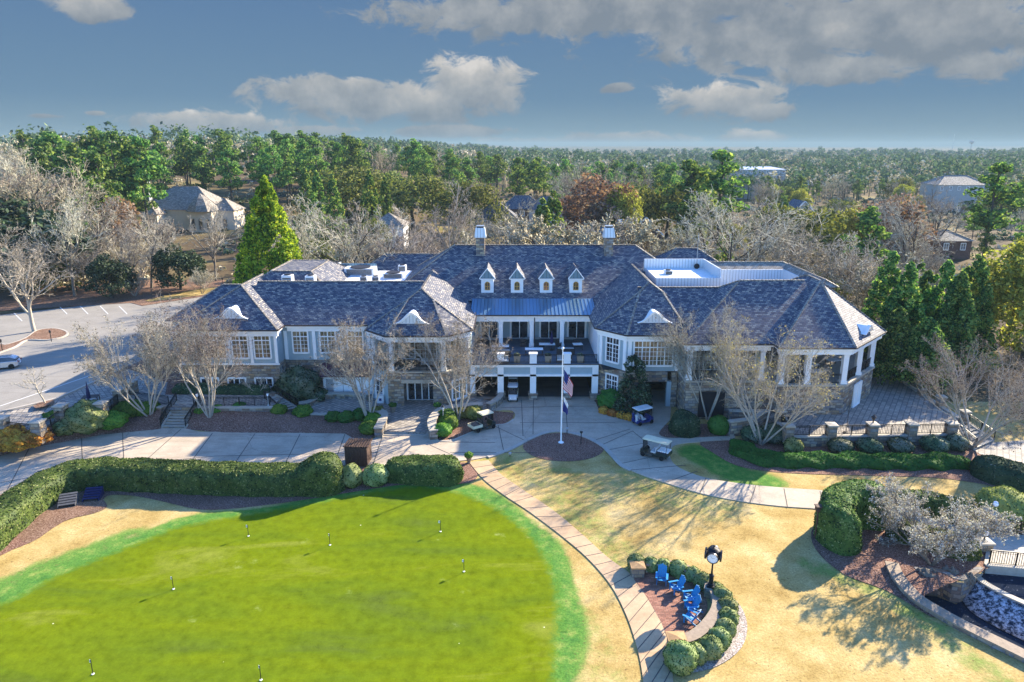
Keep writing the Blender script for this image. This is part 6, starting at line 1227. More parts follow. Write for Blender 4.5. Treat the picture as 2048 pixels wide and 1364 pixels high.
for u, v, w, d, h, lb in [(722, 548, 4.3, 2.2, 1.0, 'long louvred rooftop unit in the middle of the left flat roof'), (787, 555, 2.9, 1.4, .7, 'smaller louvred rooftop unit on the left flat roof'), (805, 542, 1.1, 1.1, .9, 'vent unit at the right of the left flat roof'), (676, 542, .9, .9, 1.3, 'tall vent at the back left of the flat roof'), (728, 561, 1.0, .7, .6, 'small fan box at the front of the left flat roof'), (752, 561, 1.0, .7, .6, 'right one of the small fan boxes on the left flat roof')]: condenser(lb, G(u, v, 11.21), w, d, h, 'roof_white', 'units on the left flat roof')
condenser('low louvred unit at the back of the right white roof deck', G(1356, 533, 13.21), 3.4, 1.2, .6, 'roof_white'); condenser('squat vent fan in the middle of the right white roof deck', G(1336, 548, 13.21), 1.0, 1.0, .5, 'roof_white')
t = thing('roof_mast', 'thin mast with a round dish on the right roof parapet', 'antenna', Vp(1393, 532, 91.6)); mb = MB(); mb.tube((0, 0, -1.2), (0, 0, 4.5), .035); mb.build('mast', 'galv', t); mb = MB(); mb.lathe([(.32, 0), (.38, .05), (.2, .12)], (0, -.1, 0), 14, Matrix.Rotation(math.pi/2, 3, 'X')); mb.build('dish', 'dark', t)
for k, (u, v) in enumerate([(1470, 549), (1487, 547), (1505, 549), (1462, 556), (1480, 555), (1497, 554)]): condenser(['rear left', 'rear middle', 'rear right', 'front left', 'front middle', 'front right'][k]+' condenser in the walled well of the right roof', G(u, v+6, 11.1), 1.15, 1.1, 1.7, 'roof_white', 'condensers in the right roof well')
t = thing('roof_tank', 'pale upright cylinder at the left of the right roof well', 'tank', G(1449, 568, 11.1)); mb = MB(); mb.lathe([(.5, 0), (.5, 1.75), (.42, 1.85), (.1, 1.9)], n=16); mb.build('tank_body', 'roof_white', t); mb = MB(); mb.lathe([(.54, 1.2), (.54, 1.3), (.5, 1.31)], n=16); mb.build('hoop', 'galv', t)
# ---------------- stream, waterfall, footbridge
mb = MB(); mb.poly([Vector((p.x, p.y, -1.75)) for p in CREEK]); struct(mb.build('water', 'water'))
UP = [G(*p, -.55) for p in [(1950, 1128), (1985, 1160), (2048, 1195), (2150, 1230), (2400, 1230), (2300, 1100), (2048, 1080), (1985, 1112)]]
lip = spline([G(*p, -.52) for p in [(1945, 1140), (1962, 1160), (1995, 1180), (2048, 1205), (2120, 1232), (2300, 1262)]], 6)
mb = MB(); mb.poly([Vector((p.x, p.y, -.55)) for p in lip]+[G(2450, 1200, -.55), G(2400, 1060, -.55), G(2048, 1080, -.55), G(1980, 1110, -.55)]); struct(mb.build('pond_water', 'water'))
mb = MB(); low_ = [Vector((p.x-1.7, p.y-1.8, -1.72)) for p in lip]; mid_ = [a.lerp(b, .5)+Vector((0, 0, -.18)) for a, b in zip(lip, low_)]
for R0, R1 in ((lip, mid_), (mid_, low_)):
    for i in range(len(lip)-1): mb.poly([R0[i], R0[i+1], R1[i+1], R1[i]])
o = mb.build('waterfall', 'white_water', None, smooth=True); o.modifiers.new('sheet', 'SOLIDIFY').thickness = .06; struct(o)
lowwall('stone weir wall that the waterfall pours over', lip, .12, .35, -.6, 'weir_wall')
lowwall('long curved stone wall with pale cap along the waterfall stream', spline(Gs('1782,1132 1795,1160 1830,1200 1880,1232 1935,1262 2048,1318 2200,1395'), 5), .35, .75, 0, 'stream_wall', 'cap_stone')
mb = MB(); W_ = spline(Gs('1795,1150 1842,1210 1938,1258 2048,1312 2200,1388'), 4)
mb.sweep([p+Vector((.2, .25, 0)) for p in W_], [(-.12, -2.2), (-.12, -.05), (.12, -.05), (.12, -2.2)]); mb.sweep(spline(Gs('1830,1138 1882,1142 1922,1158 1962,1134'), 3), [(-.2, -2.2), (-.2, .05), (.2, .05), (.2, -2.2)]); tag(mb.build('bank_wall', 'stone'), 'rough stone bank lining the pool under the silvery tree', 'wall')
rr = random.Random(5)
for k in range(7):
    p = G(1848+k*15+rr.uniform(-4, 4), 1150+abs(k-2)*5+rr.uniform(-3, 3), -.6); o = link('boulder', ball_mesh(120+k, rr.uniform(.3, .6), rr.uniform(.5, .9), 0, .05, .22), 'bark', None, p); tag(o, 'mossy grey boulder at the foot of the stream bank under the tree', 'rock', 'boulders on the stream bank')
b0, b1 = G(1978, 1065, .05), G(1968, 1128, .05); bd = Vector((1, -.17, 0)).normalized(); t = thing('footbridge', 'pale concrete footbridge with black railings over the stream', 'bridge')
dk = [b0, b0+bd*16, b1+bd*16, b1]; mb = MB(); mb.prism([(p.x, p.y) for p in dk], -.3, .1); mb.build('bridge_deck', 'limestone', t)
mb = MB(); mb.prism([((b1+bd*s).x, (b1+bd*s).y) for s in (0, 16)]+[((b1+bd*s).x, (b1+bd*s).y-.25) for s in (16, 0)], -.6, .12); mb.build('girder', 'limestone', t)
railing([tuple(b0+bd*.4), tuple(b0+bd*16)], 0, 1.1, t); railing([tuple(b1+bd*.4+Vector((0, .12, 0))), tuple(b1+bd*16+Vector((0, .12, 0)))], 0, 1.1, t)
pillar('bridge pillar with round globe lamp on the far railing', G(1983, 1052), 1.0, 1.35, globe=1); pillar('bridge pillar with round globe lamp on the near railing, half hidden by twigs', G(1965, 1098), .9, .75, globe=1)
t = thing('post_lantern', 'brown square lantern on a slim post beside the tall curled hedge', 'lantern', G(1630, 1077)); mb = MB(); mb.box(-.05, .05, -.05, .05, 0, 2.4); mb.build('post', 'brown_wood', t); mb = MB(); mb.box(-.2, .2, -.2, .2, 2.4, 2.75); mb.box(-.26, .26, -.26, .26, 2.75, 2.83); mb.build('lantern', 'brown_wood', t)
for u, v, lb in [(103, 683, 'black bollard light on the near end of the parking island'), (5, 702, 'black bollard light at the left edge of the parking island'), (322, 600, 'black bollard light on the grass strip behind the parking lot'), (446, 572, 'black bollard light near the roof corner of the left wing')]:
    t = thing('bollard_light', lb, 'light', G(u, v, ZK+.1)); mb = MB(); mb.tube((0, 0, 0), (0, 0, 1.2), .05, n=8); mb.build('post', 'black_metal', t); mb = MB(); mb.lathe([(.06, 1.2), (.13, 1.28), (.13, 1.5), (.17, 1.52), (.02, 1.68)], n=8); mb.build('lamp_head', 'bronze', t)
lowwall('long pale-capped retaining wall under the walk railing beside the stairs', [G(400, 816, 0)+Vector((0, .1, 0)), G(470, 816, 0), G(545, 816, 0)], 1.62, .4, 0, 'retaining_wall') if 0 else None
pa = [G(398, 815, ZL), G(470, 815, ZL), G(545, 815, ZL)]
lowwall('long pale-capped retaining wall under the walk railing right of the stairs', pa, ZL+.1, .4, 0, 'retaining_wall')
lowwall('short pale-capped retaining wall between the stairs and the upper pillar', [G(262, 801, ZL), G(300, 813, ZL), G(325, 815, ZL)], ZL+.1, .4, 0, 'retaining_wall')
t = thing('terrace_pole', 'tall thin dark pole with a round base on the terrace behind the railing', 'pole', G(1692, 866, ZT+.02)); mb = MB(); mb.tube((0, 0, 0), (0, 0, 3.6), .03, n=8); mb.build('shaft', 'bronze', t); mb = MB(); mb.lathe([(.32, 0), (.32, .07), (.06, .1)], n=14); mb.build('base', 'bronze', t)
for x, z, lb in [(-13.75, 3.05, 'upper white notice on the wall left of the entrance doors'), (-13.75, 2.55, 'lower white notice on the wall left of the entrance doors')]:
    mb = MB(); mb.box(x+1.75, x+2.05, 75.80, 75.84, z-1.05, z-.7); tag(mb.build('wall_notice', 'white'), lb, 'notice')
# ------------------------------------------------------------ houses and woods beyond the clubhouse
def house(name, label, u, Y, w, d, ztop, eave_h, rise, wm, rm, gable=False, rz=0, wins=3, chim=False, base=None, extra=None, cat_='house', rows=1, wm2=None, glassm='glass'):
    """w,d plan size; ztop ridge height; walls reach down into the ground"""
    x = (u-1024)/F*(Y*CP+(H-ztop)*SP); gz = tz(x, Y); t = thing(name, label, cat_, (x, Y, 0), rz); ze = ztop-rise; z0 = min(gz-.5, ze-eave_h)
    mb = MB(); mb.box(-w/2, w/2, -d/2, d/2, z0, ze)
    if gable: mb.add([(-w/2+.01, -d/2, ze), (w/2-.01, -d/2, ze), (0, -d/2, ztop-.15), (-w/2+.01, d/2, ze), (w/2-.01, d/2, ze), (0, d/2, ztop-.15)], [(0, 1, 2), (5, 4, 3)])
    mb.build('wall', wm, t); o = .5
    if gable:
        mb = MB(); k = rise/(w/2); mb.add([(-w/2-o, -d/2-o, ze-k*o), (0, -d/2-o, ztop), (w/2+o, -d/2-o, ze-k*o), (-w/2-o, d/2+o, ze-k*o), (0, d/2+o, ztop), (w/2+o, d/2+o, ze-k*o)], [(0, 1, 4, 3), (1, 2, 5, 4)]); r = mb.build('roof', rm, t); r.modifiers.new('thick', 'SOLIDIFY').thickness = .2
        mb = MB(); mb.bar((-w/2-o, -d/2-o, ze-k*o-.1), (0, -d/2-o, ztop-.1), .12, .3); mb.bar((w/2+o, -d/2-o, ze-k*o-.1), (0, -d/2-o, ztop-.1), .12, .3); mb.build('bargeboard', 'white', t)
    else: r = hip('roof', [(-w/2-o, -d/2-o), (w/2+o, -d/2-o), (w/2+o, d/2+o), (-w/2-o, d/2+o)], [rise/(min(w, d)/2+o)]*4, ze, None, rm, True, t)
    if chim: mb = MB(); mb.box(w*.28, w*.28+1.1, -.5, .6, ze, ztop+1.4); mb.build('chimney', 'red_brick_wall' if wm != 'white' else 'white', t)
    fr = ((-w/2, -d/2), Vector((1, 0)), Vector((0, -1)))
    for j in range(rows):
        for i in range(wins): window(fr, w*(i+.5)/wins, ze-2.3-3.1*j, 1.1, 1.6, 2, 2, parent=t, glassm=glassm)
    if extra: extra(t, w, d, ze, ztop)
    return t
def mansion(t, w, d, ze, zt):
    for (cx, cy, ww, dd, e, rs) in [(-7.5, -9, 9, 8, ze-.8, 3.2), (8, -7.6, 6.5, 6, ze-.1, 4.2), (12.2, -2, 7, 8, ze-.4, 3.2), (-11.5, -15, 9.5, 8, ze-4.2, 3)]:
        mb = MB(); mb.box(cx-ww/2, cx+ww/2, cy-dd/2, cy+dd/2, 0, e-.002); mb.build('wall', 'tan_render', t); hip('roof', [(cx-ww/2-.5, cy-dd/2-.5), (cx+ww/2+.5, cy-dd/2-.5), (cx+ww/2+.5, cy+dd/2+.5), (cx-ww/2-.5, cy+dd/2+.5)], [rs/(min(ww, dd)/2+.5)]*4, e, None, 'slate_tan', True, t)
    for cx, cy, z, w_, h_ in [(-7.5, -13, ze-6, 2.2, 4.2), (8, -10.6, ze-5.5, 1.2, 3.4), (10.1, -10.6, ze-5.5, 1.0, 3.4), (5.9, -10.6, ze-5.5, 1.0, 3.4), (-4.3, -13, ze-5, .9, 3), (-10.7, -13, ze-5, .9, 3), (13, -6, ze-5, 1.2, 2.4)]:
        pts = [(-w_/2, 0), (w_/2, 0)]+[(w_/2*math.cos(a), h_-w_/2+w_/2*math.sin(a)) for a in np.linspace(0, math.pi, 9)]; n = len(pts)
        mb = MB(); mb.add([(cx+a, cy-.08, z+b) for a, b in pts]+[(cx+a, cy+.05, z+b) for a, b in pts], [tuple(range(n))]+[(i, i+n, (i+1) % n+n, (i+1) % n) for i in range(n)]); o = mb.build('arched_window', 'glass', t)
        mb = MB()
        for k in range(1, n): a, b = pts[k], pts[(k+1) % n]; mb.bar((cx+a[0], cy-.12, z+a[1]), (cx+b[0], cy-.12, z+b[1]), .25, .14)
        mb.build('surround', 'limestone', o)
    mb = MB(); mb.lathe([(4.1, 0), (3.4, 1.7), (1.9, 3.5), (.1, 4.9)], (8, -9.2, ze-.1), 8); mb.build('turret_roof', 'slate_tan', t)
    mb = MB(); mb.box(-14, -11.8, 1, 2.6, ze, zt+1.2); mb.build('chimney', 'siding_grey', t)
house('mansion', 'large tan stucco mansion with many hip roofs and arched windows', 372, 205, 22, 15, 17.6, 9, 6.2, 'tan_render', 'slate_tan', wins=0, extra=mansion)
house('white_house', 'white house with arched window seen through the bare trees', 778, 190, 9, 9, 11.3, 6, 3.2, 'white', 'slate_tan', wins=2, extra=lambda t, w, d, ze, zt: None)
house('brick_house', 'small dark brick gable above the white house', 763, 240, 7, 9, 15.0, 7, 3.5, 'red_brick_wall', 'slate', gable=True, wins=1)
house('roof_house', 'house with steep blue-grey hip roof left of the long navy roofs', 992, 225, 13, 11, 11.6, 5, 5.0, 'pale_render', 'slate', wins=2)
house('roof_house', 'house with long plain navy roof beyond the left chimney', 1045, 250, 15, 10, 11.8, 5, 4.5, 'red_brick_wall', 'slate', wins=3)
house('roof_house', 'navy-roofed house with a small white gable', 1092, 245, 12, 9, 11.8, 5, 4.3, 'pale_render', 'slate', wins=2, extra=lambda t, w, d, ze, zt: None)
house('brick_house', 'red brick gable house with white bargeboards', 1148, 215, 6.5, 12, 9.2, 5, 3.4, 'red_brick_wall', 'slate', gable=True, wins=1, rows=2)
def cape(t, w, d, ze, zt):
    for x in (-3.3, 0, 3.3):
        mb = MB(); mb.box(x-.8, x+.8, -d/2-.2, -d/2+2.5, ze-.2, ze+1.7); o = mb.build('dormer', 'white', t); mb = MB(); mb.add([(x-1, -d/2-.4, ze+1.7), (x+1, -d/2-.4, ze+1.7), (x, -d/2-.4, ze+2.6), (x-1, -d/2+3, ze+1.7), (x+1, -d/2+3, ze+1.7), (x, -d/2+3, ze+2.6)], [(0, 1, 2), (1, 4, 5, 2), (0, 2, 5, 3), (5, 4, 3), (0, 3, 4, 1)]); mb.build('dormer_roof', 'slate', o)
        mb = MB(); mb.box(x-.4, x+.4, -d/2-.25, -d/2-.2, ze+.2, ze+1.4); mb.build('window', 'glass', o)
house('cape_house', 'white house with navy roof and three dormers behind the right chimney', 1212, 178, 11, 11, 9.3, 5, 3.6, 'white', 'slate', wins=4, extra=cape, chim=True)
house('brick_house', 'brick twin-gabled house right of the white dormered one', 1284, 190, 9, 12, 10.8, 5, 4.5, 'red_brick_wall', 'slate', gable=True, wins=2, rows=2)
house('office_building', 'long low grey office building far off with a flat roof line', 1512, 430, 32, 14, 16.6, 8, 1.6, 'pale_render', 'white_seam', wins=10, cat_='office', rows=2)
house('long_building', 'far tan-roofed building among the trees at the right', 1912, 330, 24, 14, 15.6, 7, 4.2, 'pale_render', 'slate_tan', wins=6)
house('roof_house', 'grey-roofed house glimpsed between bare trees right of the clubhouse', 1682, 190, 12, 10, 8.4, 5, 4.2, 'pale_render', 'slate', wins=2)
house('roof_house', 'tan hip-roofed house behind the large bare tree at right', 1893, 185, 9, 9, 7.4, 5, 2.6, 'red_brick_wall', 'slate_tan', wins=2)
house('roof_house', 'blue gable roof house among the right-hand trees', 1598, 245, 7, 10, 10.6, 5, 3.6, 'pale_render', 'slate', gable=True, wins=1)
house('roof_house', 'low long blue roof house behind the yellow-green round trees', 1690, 250, 16, 9, 6.6, 5, 3.0, 'pale_render', 'slate', wins=3)
# distant landmarks
t = thing('water_tower', 'tiny pale water tower on the far horizon at right', 'water tower', (1760, 2700, 8)); mb = MB(); mb.tube((0, 0, 0), (0, 0, 26), 1.2); mb.build('leg', 'pale_render', t); mb = MB(); mb.lathe([(1, 24), (7, 28), (8, 33), (6, 37), (1, 39)], n=16); mb.build('tank', 'pale_render', t)
t = thing('radio_mast', 'thin radio mast left of the far water tower', 'mast', (1690, 2700, 8)); mb = MB(); mb.tube((0, 0, 0), (0, 0, 62), .9, .4, 6); mb.build('mast', 'galv', t); mb = MB(); mb.box(-2, 2, -.6, .6, 55, 56); mb.build('antenna', 'galv', t)
# ---- tree kinds (meshes shared between copies)
def mesh_of(name, t, m): me = npmesh(name, *t); me.materials.append(MATS[m]); return me
KIND = {}
def kind_bare(key, seed, h, wood, tw, **kw):
    a = dict(seed=seed, h=h, stems=1, trunk=.22, r=.26, n=(10, 7, 6, 4), ang=(44, 40, 40, 42), lr=(.72, .55, .5, .5), rmin=.024, up=.07, t0=(.25, .2, .2, .2)); a.update(kw)
    A, B, tm = bare_tree(**a); KIND[key] = (mesh_of('trunk', A, wood), mesh_of('crown', B, tw), max(A[0][:, 2].max(), B[0][:, 2].max()))
kind_bare('bareA', 201, 16, 'bark', 'twig_grey'); kind_bare('bareB', 202, 16, 'bark', 'twig_grey', ang=(36, 38, 38, 40), n=(10, 7, 6, 4)); kind_bare('bareC', 203, 15, 'bark_pale', 'twig', ang=(30, 36, 38, 40), n=(10, 7, 6, 4)); kind_bare('bareD', 204, 16, 'bark_dark', 'twig_brown', ang=(48, 42, 40, 40)); kind_bare('bareE', 205, 15, 'bark', 'twig', stems=4, lean=22, r=.16)
kind_bare('bareF', 207, 16, 'bark_dark', 'twig_grey', ang=(56, 44, 42, 40), lr=(.9, .55, .5, .5), trunk=.16)
kind_bare('low', 206, 7, 'bark_pale', 'twig', stems=9, lean=30, r=.07, n=(7, 6, 5, 4), ang=(26, 30, 34, 38), lr=(.55, .5, .5, .5), rmin=.02)
kind_bare('lowrust', 208, 6, 'bark', 'twig_brown', stems=9, lean=34, r=.07, n=(8, 7, 6, 4), ang=(28, 30, 34, 38), lr=(.55, .5, .5, .5), rmin=.025)
def kind_leaf(key, crown, cm, tr, h): KIND[key] = (mesh_of('trunk', tr, 'bark_dark'), mesh_of('crown', crown, cm), h)
for k in range(3):
    A, L_ = pine_crown(211+k*7, 20, 4.6, (30, 24, 34)[k], (.38, .5, .3)[k], 75, .36); kind_leaf('pine'+'ABC'[k], A, 'leaf_pine', cat([trunk_mesh(17, .32, k), L_]), 20)
rng_ = np.random.default_rng(5)
def dome(seed, R, hz, n=46, leaf=.2, per=120):
    rng = np.random.default_rng(seed); d = rng.normal(size=(n, 3)); d[:, 2] = np.abs(d[:, 2]); d /= np.linalg.norm(d, axis=1, keepdims=True); C = d*np.array([R, R, hz])*rng.uniform(.7, .95, n)[:, None]; C[:, 2] += hz*.35
    return clump_crown(seed, C, np.full(n, R*.34)*rng.uniform(.7, 1.2, n)*(46/n)**.3, per, leaf, .9)
kind_leaf('round', dome(221, 5, 6), 'leaf_round', trunk_mesh(5, .3, 3), 9.5); kind_leaf('mag', dome(222, 3.6, 5.5, 60), 'leaf_dark', trunk_mesh(5, .25, 4), 9)
kind_leaf('rust', dome(223, 4, 7, 40), 'leaf_rust', trunk_mesh(6, .25, 5), 11); kind_leaf('yellow', dome(224, 4.5, 7.5, 120, .15, 130), 'leaf_yellow', trunk_mesh(6, .28, 6), 11.5); kind_leaf('cyp', cone_crown(225, 12, 2.4, 160, .03, .7, .8, 36, .22), 'leaf_cypress', trunk_mesh(3, .2, 7), 12)
KLAB = dict(bareA='grey leafless tree', bareB='upright grey leafless tree', bareC='pale leafless tree', bareD='dark brown leafless tree', bareE='forked pale leafless tree', bareF='wide spreading leafless tree', low='low bushy leafless tree', lowrust='low reddish twiggy bush', pineA='green pine tree', pineB='high-crowned pine tree', pineC='dense full pine tree', round='round olive evergreen', mag='dark glossy magnolia', rust='rust-brown leafed tree', yellow='yellow-green leafed tree', cyp='narrow dark conifer')
TREES = []
def tree(kind, x, y, h, z=None, rz=None, wide=1.0, label=None):
    me = KIND[kind]; s = h/me[2]; z = tz(x, y) if z is None else z
    t = thing('leafless_tree' if kind.startswith(('bare', 'low')) else {'p': 'pine_tree', 'r': 'broadleaf_tree', 'm': 'magnolia_tree', 'y': 'broadleaf_tree', 'c': 'conifer_tree'}[kind[0]], label, 'tree', (x, y, z-.05), rz if rz is not None else (x*7.3+y*3.1) % 6.28)
    t.scale = (s*wide, s*wide, s)
    for nm, m in (('trunk', me[0]), ('crown', me[1])): o = bpy.data.objects.new(nm, m); COL.objects.link(o); o.parent = t
    TREES.append((t, kind, label)); return t
def tpix(kind, u, vb, vt, z=ZK, wide=1.0, label=None):
    p = G(u, vb, z); return tree(kind, p.x, p.y, Vp(u, vt, p.y).z-z, z, None, wide, label)
def ttop(kind, u, Y, vt, wide=1.0, label=None):
    x = (u-1024)/F*(Y*CP+15*SP); z = tz(x, Y); return tree(kind, x, Y, max(2.5, Vp(u, vt, Y).z-z), None, None, wide, label)
tpix('bareC', 68, 662, 438, ZK+.1, 1.25, 'large pale leafless tree standing in the parking island'); tpix('bareB', 150, 592, 385, wide=1.1, label='tall pale leafless tree left of the first dark magnolia'); tpix('bareA', 303, 577, 398, wide=1.05, label='pale leafless tree between the two dark magnolias'); tpix('bareB', 432, 562, 400, wide=1.0, label='leafless tree right of the second dark magnolia before the mansion')
tpix('mag', 225, 597, 492, label='dark glossy magnolia left behind the parking lot'); tpix('mag', 362, 580, 470, wide=1.05, label='dark glossy magnolia right behind the parking lot')
tpix('low', 270, 592, 545, label='low twiggy bush between the magnolias on the mulch'); tpix('bareE', 405, 588, 530, label='little leafless tree beside the left wing roof')
ttop('mag', 15, 128, 352, 1.6, 'tall dark magnolia at the left picture edge'); ttop('bareD', 60, 140, 268, 1.3, 'very tall brown leafless tree at the far left skyline'); ttop('bareA', 25, 150, 262, 1.0, 'tall grey leafless tree on the left picture edge skyline'); ttop('bareD', 115, 135, 285, 1.1, 'tall leafless tree in front of the big left pines'); ttop('bareA', 175, 132, 350, 1.0, 'grey leafless tree below the big left pines')
ttop('rust', 232, 150, 370, .8, 'rusty red leafed tree left of the mansion'); ttop('bareC', 250, 128, 430, 1.0, 'pale leafless tree at the near left corner of the mansion'); ttop('bareE', 20, 118, 440, 1.1, 'forked leafless tree low at the left picture edge')
ttop('bareF', 690, 113, 372, 1.15, 'great spreading leafless tree behind the left flat roof'); ttop('bareA', 612, 122, 400, 1.0, 'leafless tree just right of the bright conical conifer'); ttop('bareB', 745, 120, 395, 1.0, 'upright leafless tree in front of the white house'); ttop('bareC', 885, 126, 348, 1.1, 'tall pale leafless tree left of the left chimney'); ttop('bareE', 820, 116, 405, 1.1, 'forked leafless tree behind the left rear roof'); ttop('bareC', 925, 120, 405, 1.0, 'pale leafless tree directly behind the left chimney'); ttop('bareD', 1010, 135, 385, 1.0, 'brown leafless tree between the two chimneys')
ttop('low', 1060, 118, 432, 1.5, 'wide pale bushy leafless tree between the chimneys'); ttop('lowrust', 1150, 120, 420, 1.5, 'reddish bushy leafless tree left of the right chimney'); ttop('low', 1110, 122, 450, 1.2, 'low bushy leafless tree between the two larger bushy ones'); ttop('low', 985, 119, 450, 1.2, 'low bushy leafless tree right of the left chimney'); ttop('bareE', 1240, 118, 415, 1.1, 'forked leafless tree right of the right chimney'); ttop('low', 1300, 116, 450, 1.3, 'bushy leafless tree above the right white roof deck')
ttop('bareF', 1478, 112, 348, 1.2, 'great dark-limbed leafless tree behind the right roof well'); ttop('bareA', 1390, 120, 400, 1.0, 'leafless tree left of the great dark-limbed one'); ttop('bareF', 1835, 140, 365, 1.0, 'big leafless tree with a heavy trunk at right'); ttop('bareB', 1560, 125, 400, 1.0, 'leafless tree right of the great dark-limbed one'); ttop('bareE', 1640, 108, 430, 1.3, 'broad brownish leafless tree behind the right pavilion'); ttop('round', 1630, 100, 520, 1.0, 'rounded olive bush just behind the right pavilion roof'); ttop('low', 1710, 104, 470, 1.5, 'silvery bushy leafless tree behind the pavilion cypresses')
ttop('pineC', 1735, 128, 418, 1.1, 'full green pine behind the pavilion cypresses'); ttop('yellow', 2085, 90, 445, 1.1, 'tall yellow-green tree at the right picture edge'); ttop('yellow', 2050, 102, 500, .8, 'shorter yellow tree beside the rightmost cypress'); ttop('pineA', 1985, 170, 330, 1.3, 'lone leaning pine at the upper right')
ttop('round', 685, 215, 315, 1.35, 'large round olive evergreen left of the brick gable'); ttop('round', 825, 220, 333, 1.3, 'large round olive evergreen right of the brick gable'); ttop('round', 958, 220, 345, .9, 'smaller round olive evergreen beside the blue-grey roof'); ttop('round', 760, 235, 328, 1.2, 'round evergreen behind the brick gable'); ttop('pineC', 1380, 175, 325, 1.3, 'big dark pine left of the great dark-limbed tree'); ttop('pineA', 1440, 190, 305, 1.3, 'spreading pine before the far office building')
ttop('cyp', 615, 190, 338, 1.0, 'narrow conifer left in the pair above the bare trees'); ttop('cyp', 636, 185, 345, 1.0, 'narrow conifer right in the pair above the bare trees'); ttop('cyp', 668, 178, 350, .9, 'narrow conifer by the large round evergreen'); ttop('cyp', 740, 200, 342, 1.0, 'narrow conifer beside the brick gable'); ttop('cyp', 770, 196, 355, .9, 'small conifer in front of the brick gable'); ttop('rust', 1195, 190, 320, 1.2, 'large rusty half-bare tree behind the right chimney'); ttop('bareD', 1185, 205, 305, 1.2, 'tall brown leafless tree behind the rusty one'); ttop('cyp', 1085, 150, 400, 1.3, 'dark conifer above the ridge between the chimneys'); ttop('cyp', 1106, 155, 385, 1.2, 'darker conifer right beside the other between the chimneys')
ttop('rust', 1790, 160, 360, 1.1, 'rust-brown round tree left of the heavy-trunked one'); ttop('bareD', 1880, 170, 350, 1.1, 'reddish brown leafless tree at right before the tan building'); ttop('round', 1590, 160, 385, 1.2, 'olive round tree by the blue gable roof'); ttop('yellow', 1690, 165, 400, .9, 'yellowish round tree beside the grey-roofed house'); ttop('yellow', 1245, 185, 350, .7, 'small yellow-green tree behind the white dormered house'); ttop('round', 1255, 215, 355, 1.0, 'round evergreen behind the white dormered house'); ttop('round', 1335, 200, 350, 1.0, 'round evergreen between the brick gables and the dark pine')
# ---- the woods: one tree each, in depth bands
R_ = random.Random(17)
def fill(n, u0, u1, Y0, Y1, kinds, h0, h1, gap=20, clear=None):
    done = 0; tries = 0
    while done < n and tries < n*60:
        tries += 1; u = R_.uniform(u0, u1); Y = R_.uniform(Y0, Y1); x = (u-1024)/F*(Y*CP+15*SP)
        if any((x-t[0].location.x)**2+(y_-Y)**2 < (gap*.22)**2 for t in TREES for y_ in (t[0].location.y,)): continue
        if any(abs(u-hu) < hw and Y < hY for hu, hw, hY in CLEAR): continue
        tree(R_.choice(kinds), x, Y, R_.uniform(h0, h1), None, None, R_.uniform(.85, 1.25)); done += 1
CLEAR = [(385, 88, 206), (775, 36, 192), (1000, 35, 226), (1060, 50, 245), (1148, 22, 214), (1215, 45, 180), (1285, 35, 190), (1512, 30, 290), (1905, 40, 235), (1682, 38, 190)]
fill(14, 90, 300, 160, 215, ['pineA', 'pineC', 'pineC'], 22, 27)
fill(20, 620, 1400, 300, 400, ['pineA', 'pineC', 'pineB', 'pineC'], 17, 21)
fill(34, 180, 640, 225, 290, ['pineA', 'pineC', 'pineB', 'pineC'], 18, 23)
fill(30, 560, 1010, 270, 345, ['pineA', 'pineC', 'pineB', 'bareD'], 19, 24)
fill(14, -60, 160, 180, 260, ['bareD', 'bareA', 'pineC'], 20, 25)
fill(22, 60, 470, 124, 198, ['bareC', 'bareA', 'bareB', 'bareE', 'bareA', 'round', 'low'], 7, 12.5)
fill(16, 480, 1000, 130, 205, ['bareA', 'bareB', 'bareC', 'bareD', 'round'], 8, 12)
fill(14, 1000, 1400, 128, 170, ['bareA', 'low', 'bareE', 'lowrust', 'bareD'], 5.5, 8.5)
fill(30, 1000, 1420, 250, 380, ['pineA', 'pineB', 'pineC', 'bareD', 'pineB', 'bareA'], 17, 23)
fill(26, 1380, 1700, 145, 260, ['bareA', 'bareD', 'round', 'bareB', 'cyp', 'yellow', 'lowrust'], 8, 13)
fill(26, 1600, 2120, 120, 240, ['bareA', 'bareD', 'bareE', 'pineA', 'bareB', 'bareA', 'cyp'], 8, 13)
fill(34, 1400, 2150, 255, 400, ['pineC', 'bareD', 'bareA', 'yellow', 'bareD', 'pineA', 'round'], 12, 18)
# ---- name each tree of the woods by its kind, by what it stands above or behind, and by its order there
ZN = [(-400, 170, 'at the left edge'), (170, 300, 'left of the mansion'), (300, 470, 'behind the mansion'), (470, 630, 'above the bright conifer'), (630, 760, 'above the left flat roof'), (760, 900, 'above the left rear roof'), (900, 1030, 'above the left chimney'), (1030, 1160, 'between the two chimneys'), (1160, 1300, 'above the right chimney'), (1300, 1430, 'above the white roof deck'), (1430, 1560, 'near the far office building'), (1560, 1700, 'above the right pavilion'), (1700, 1830, 'above the pavilion cypresses'), (1830, 1960, 'before the far tan building'), (1960, 3000, 'at the right edge')]
BAND = [(0, 175, 'in the nearest woods'), (175, 250, 'in the middle woods'), (250, 320, 'in the farther woods'), (320, 999, 'at the back of the woods')]
bins = {}
for t, k, l in TREES:
    t['group'] = 'trees around and beyond the clubhouse'
    if l: continue
    u, _ = projuv(t.location); zn = next(z for a, b, z in ZN if a <= u < b); bd_ = next(s for a, b, s in BAND if a <= t.location.y < b); bins.setdefault((KLAB[k], zn, bd_), []).append((u, t))
ORD = ['leftmost ', 'second ', 'third ', 'fourth ', 'fifth ', 'sixth ', 'seventh ', 'eighth ', 'ninth ', 'tenth ']
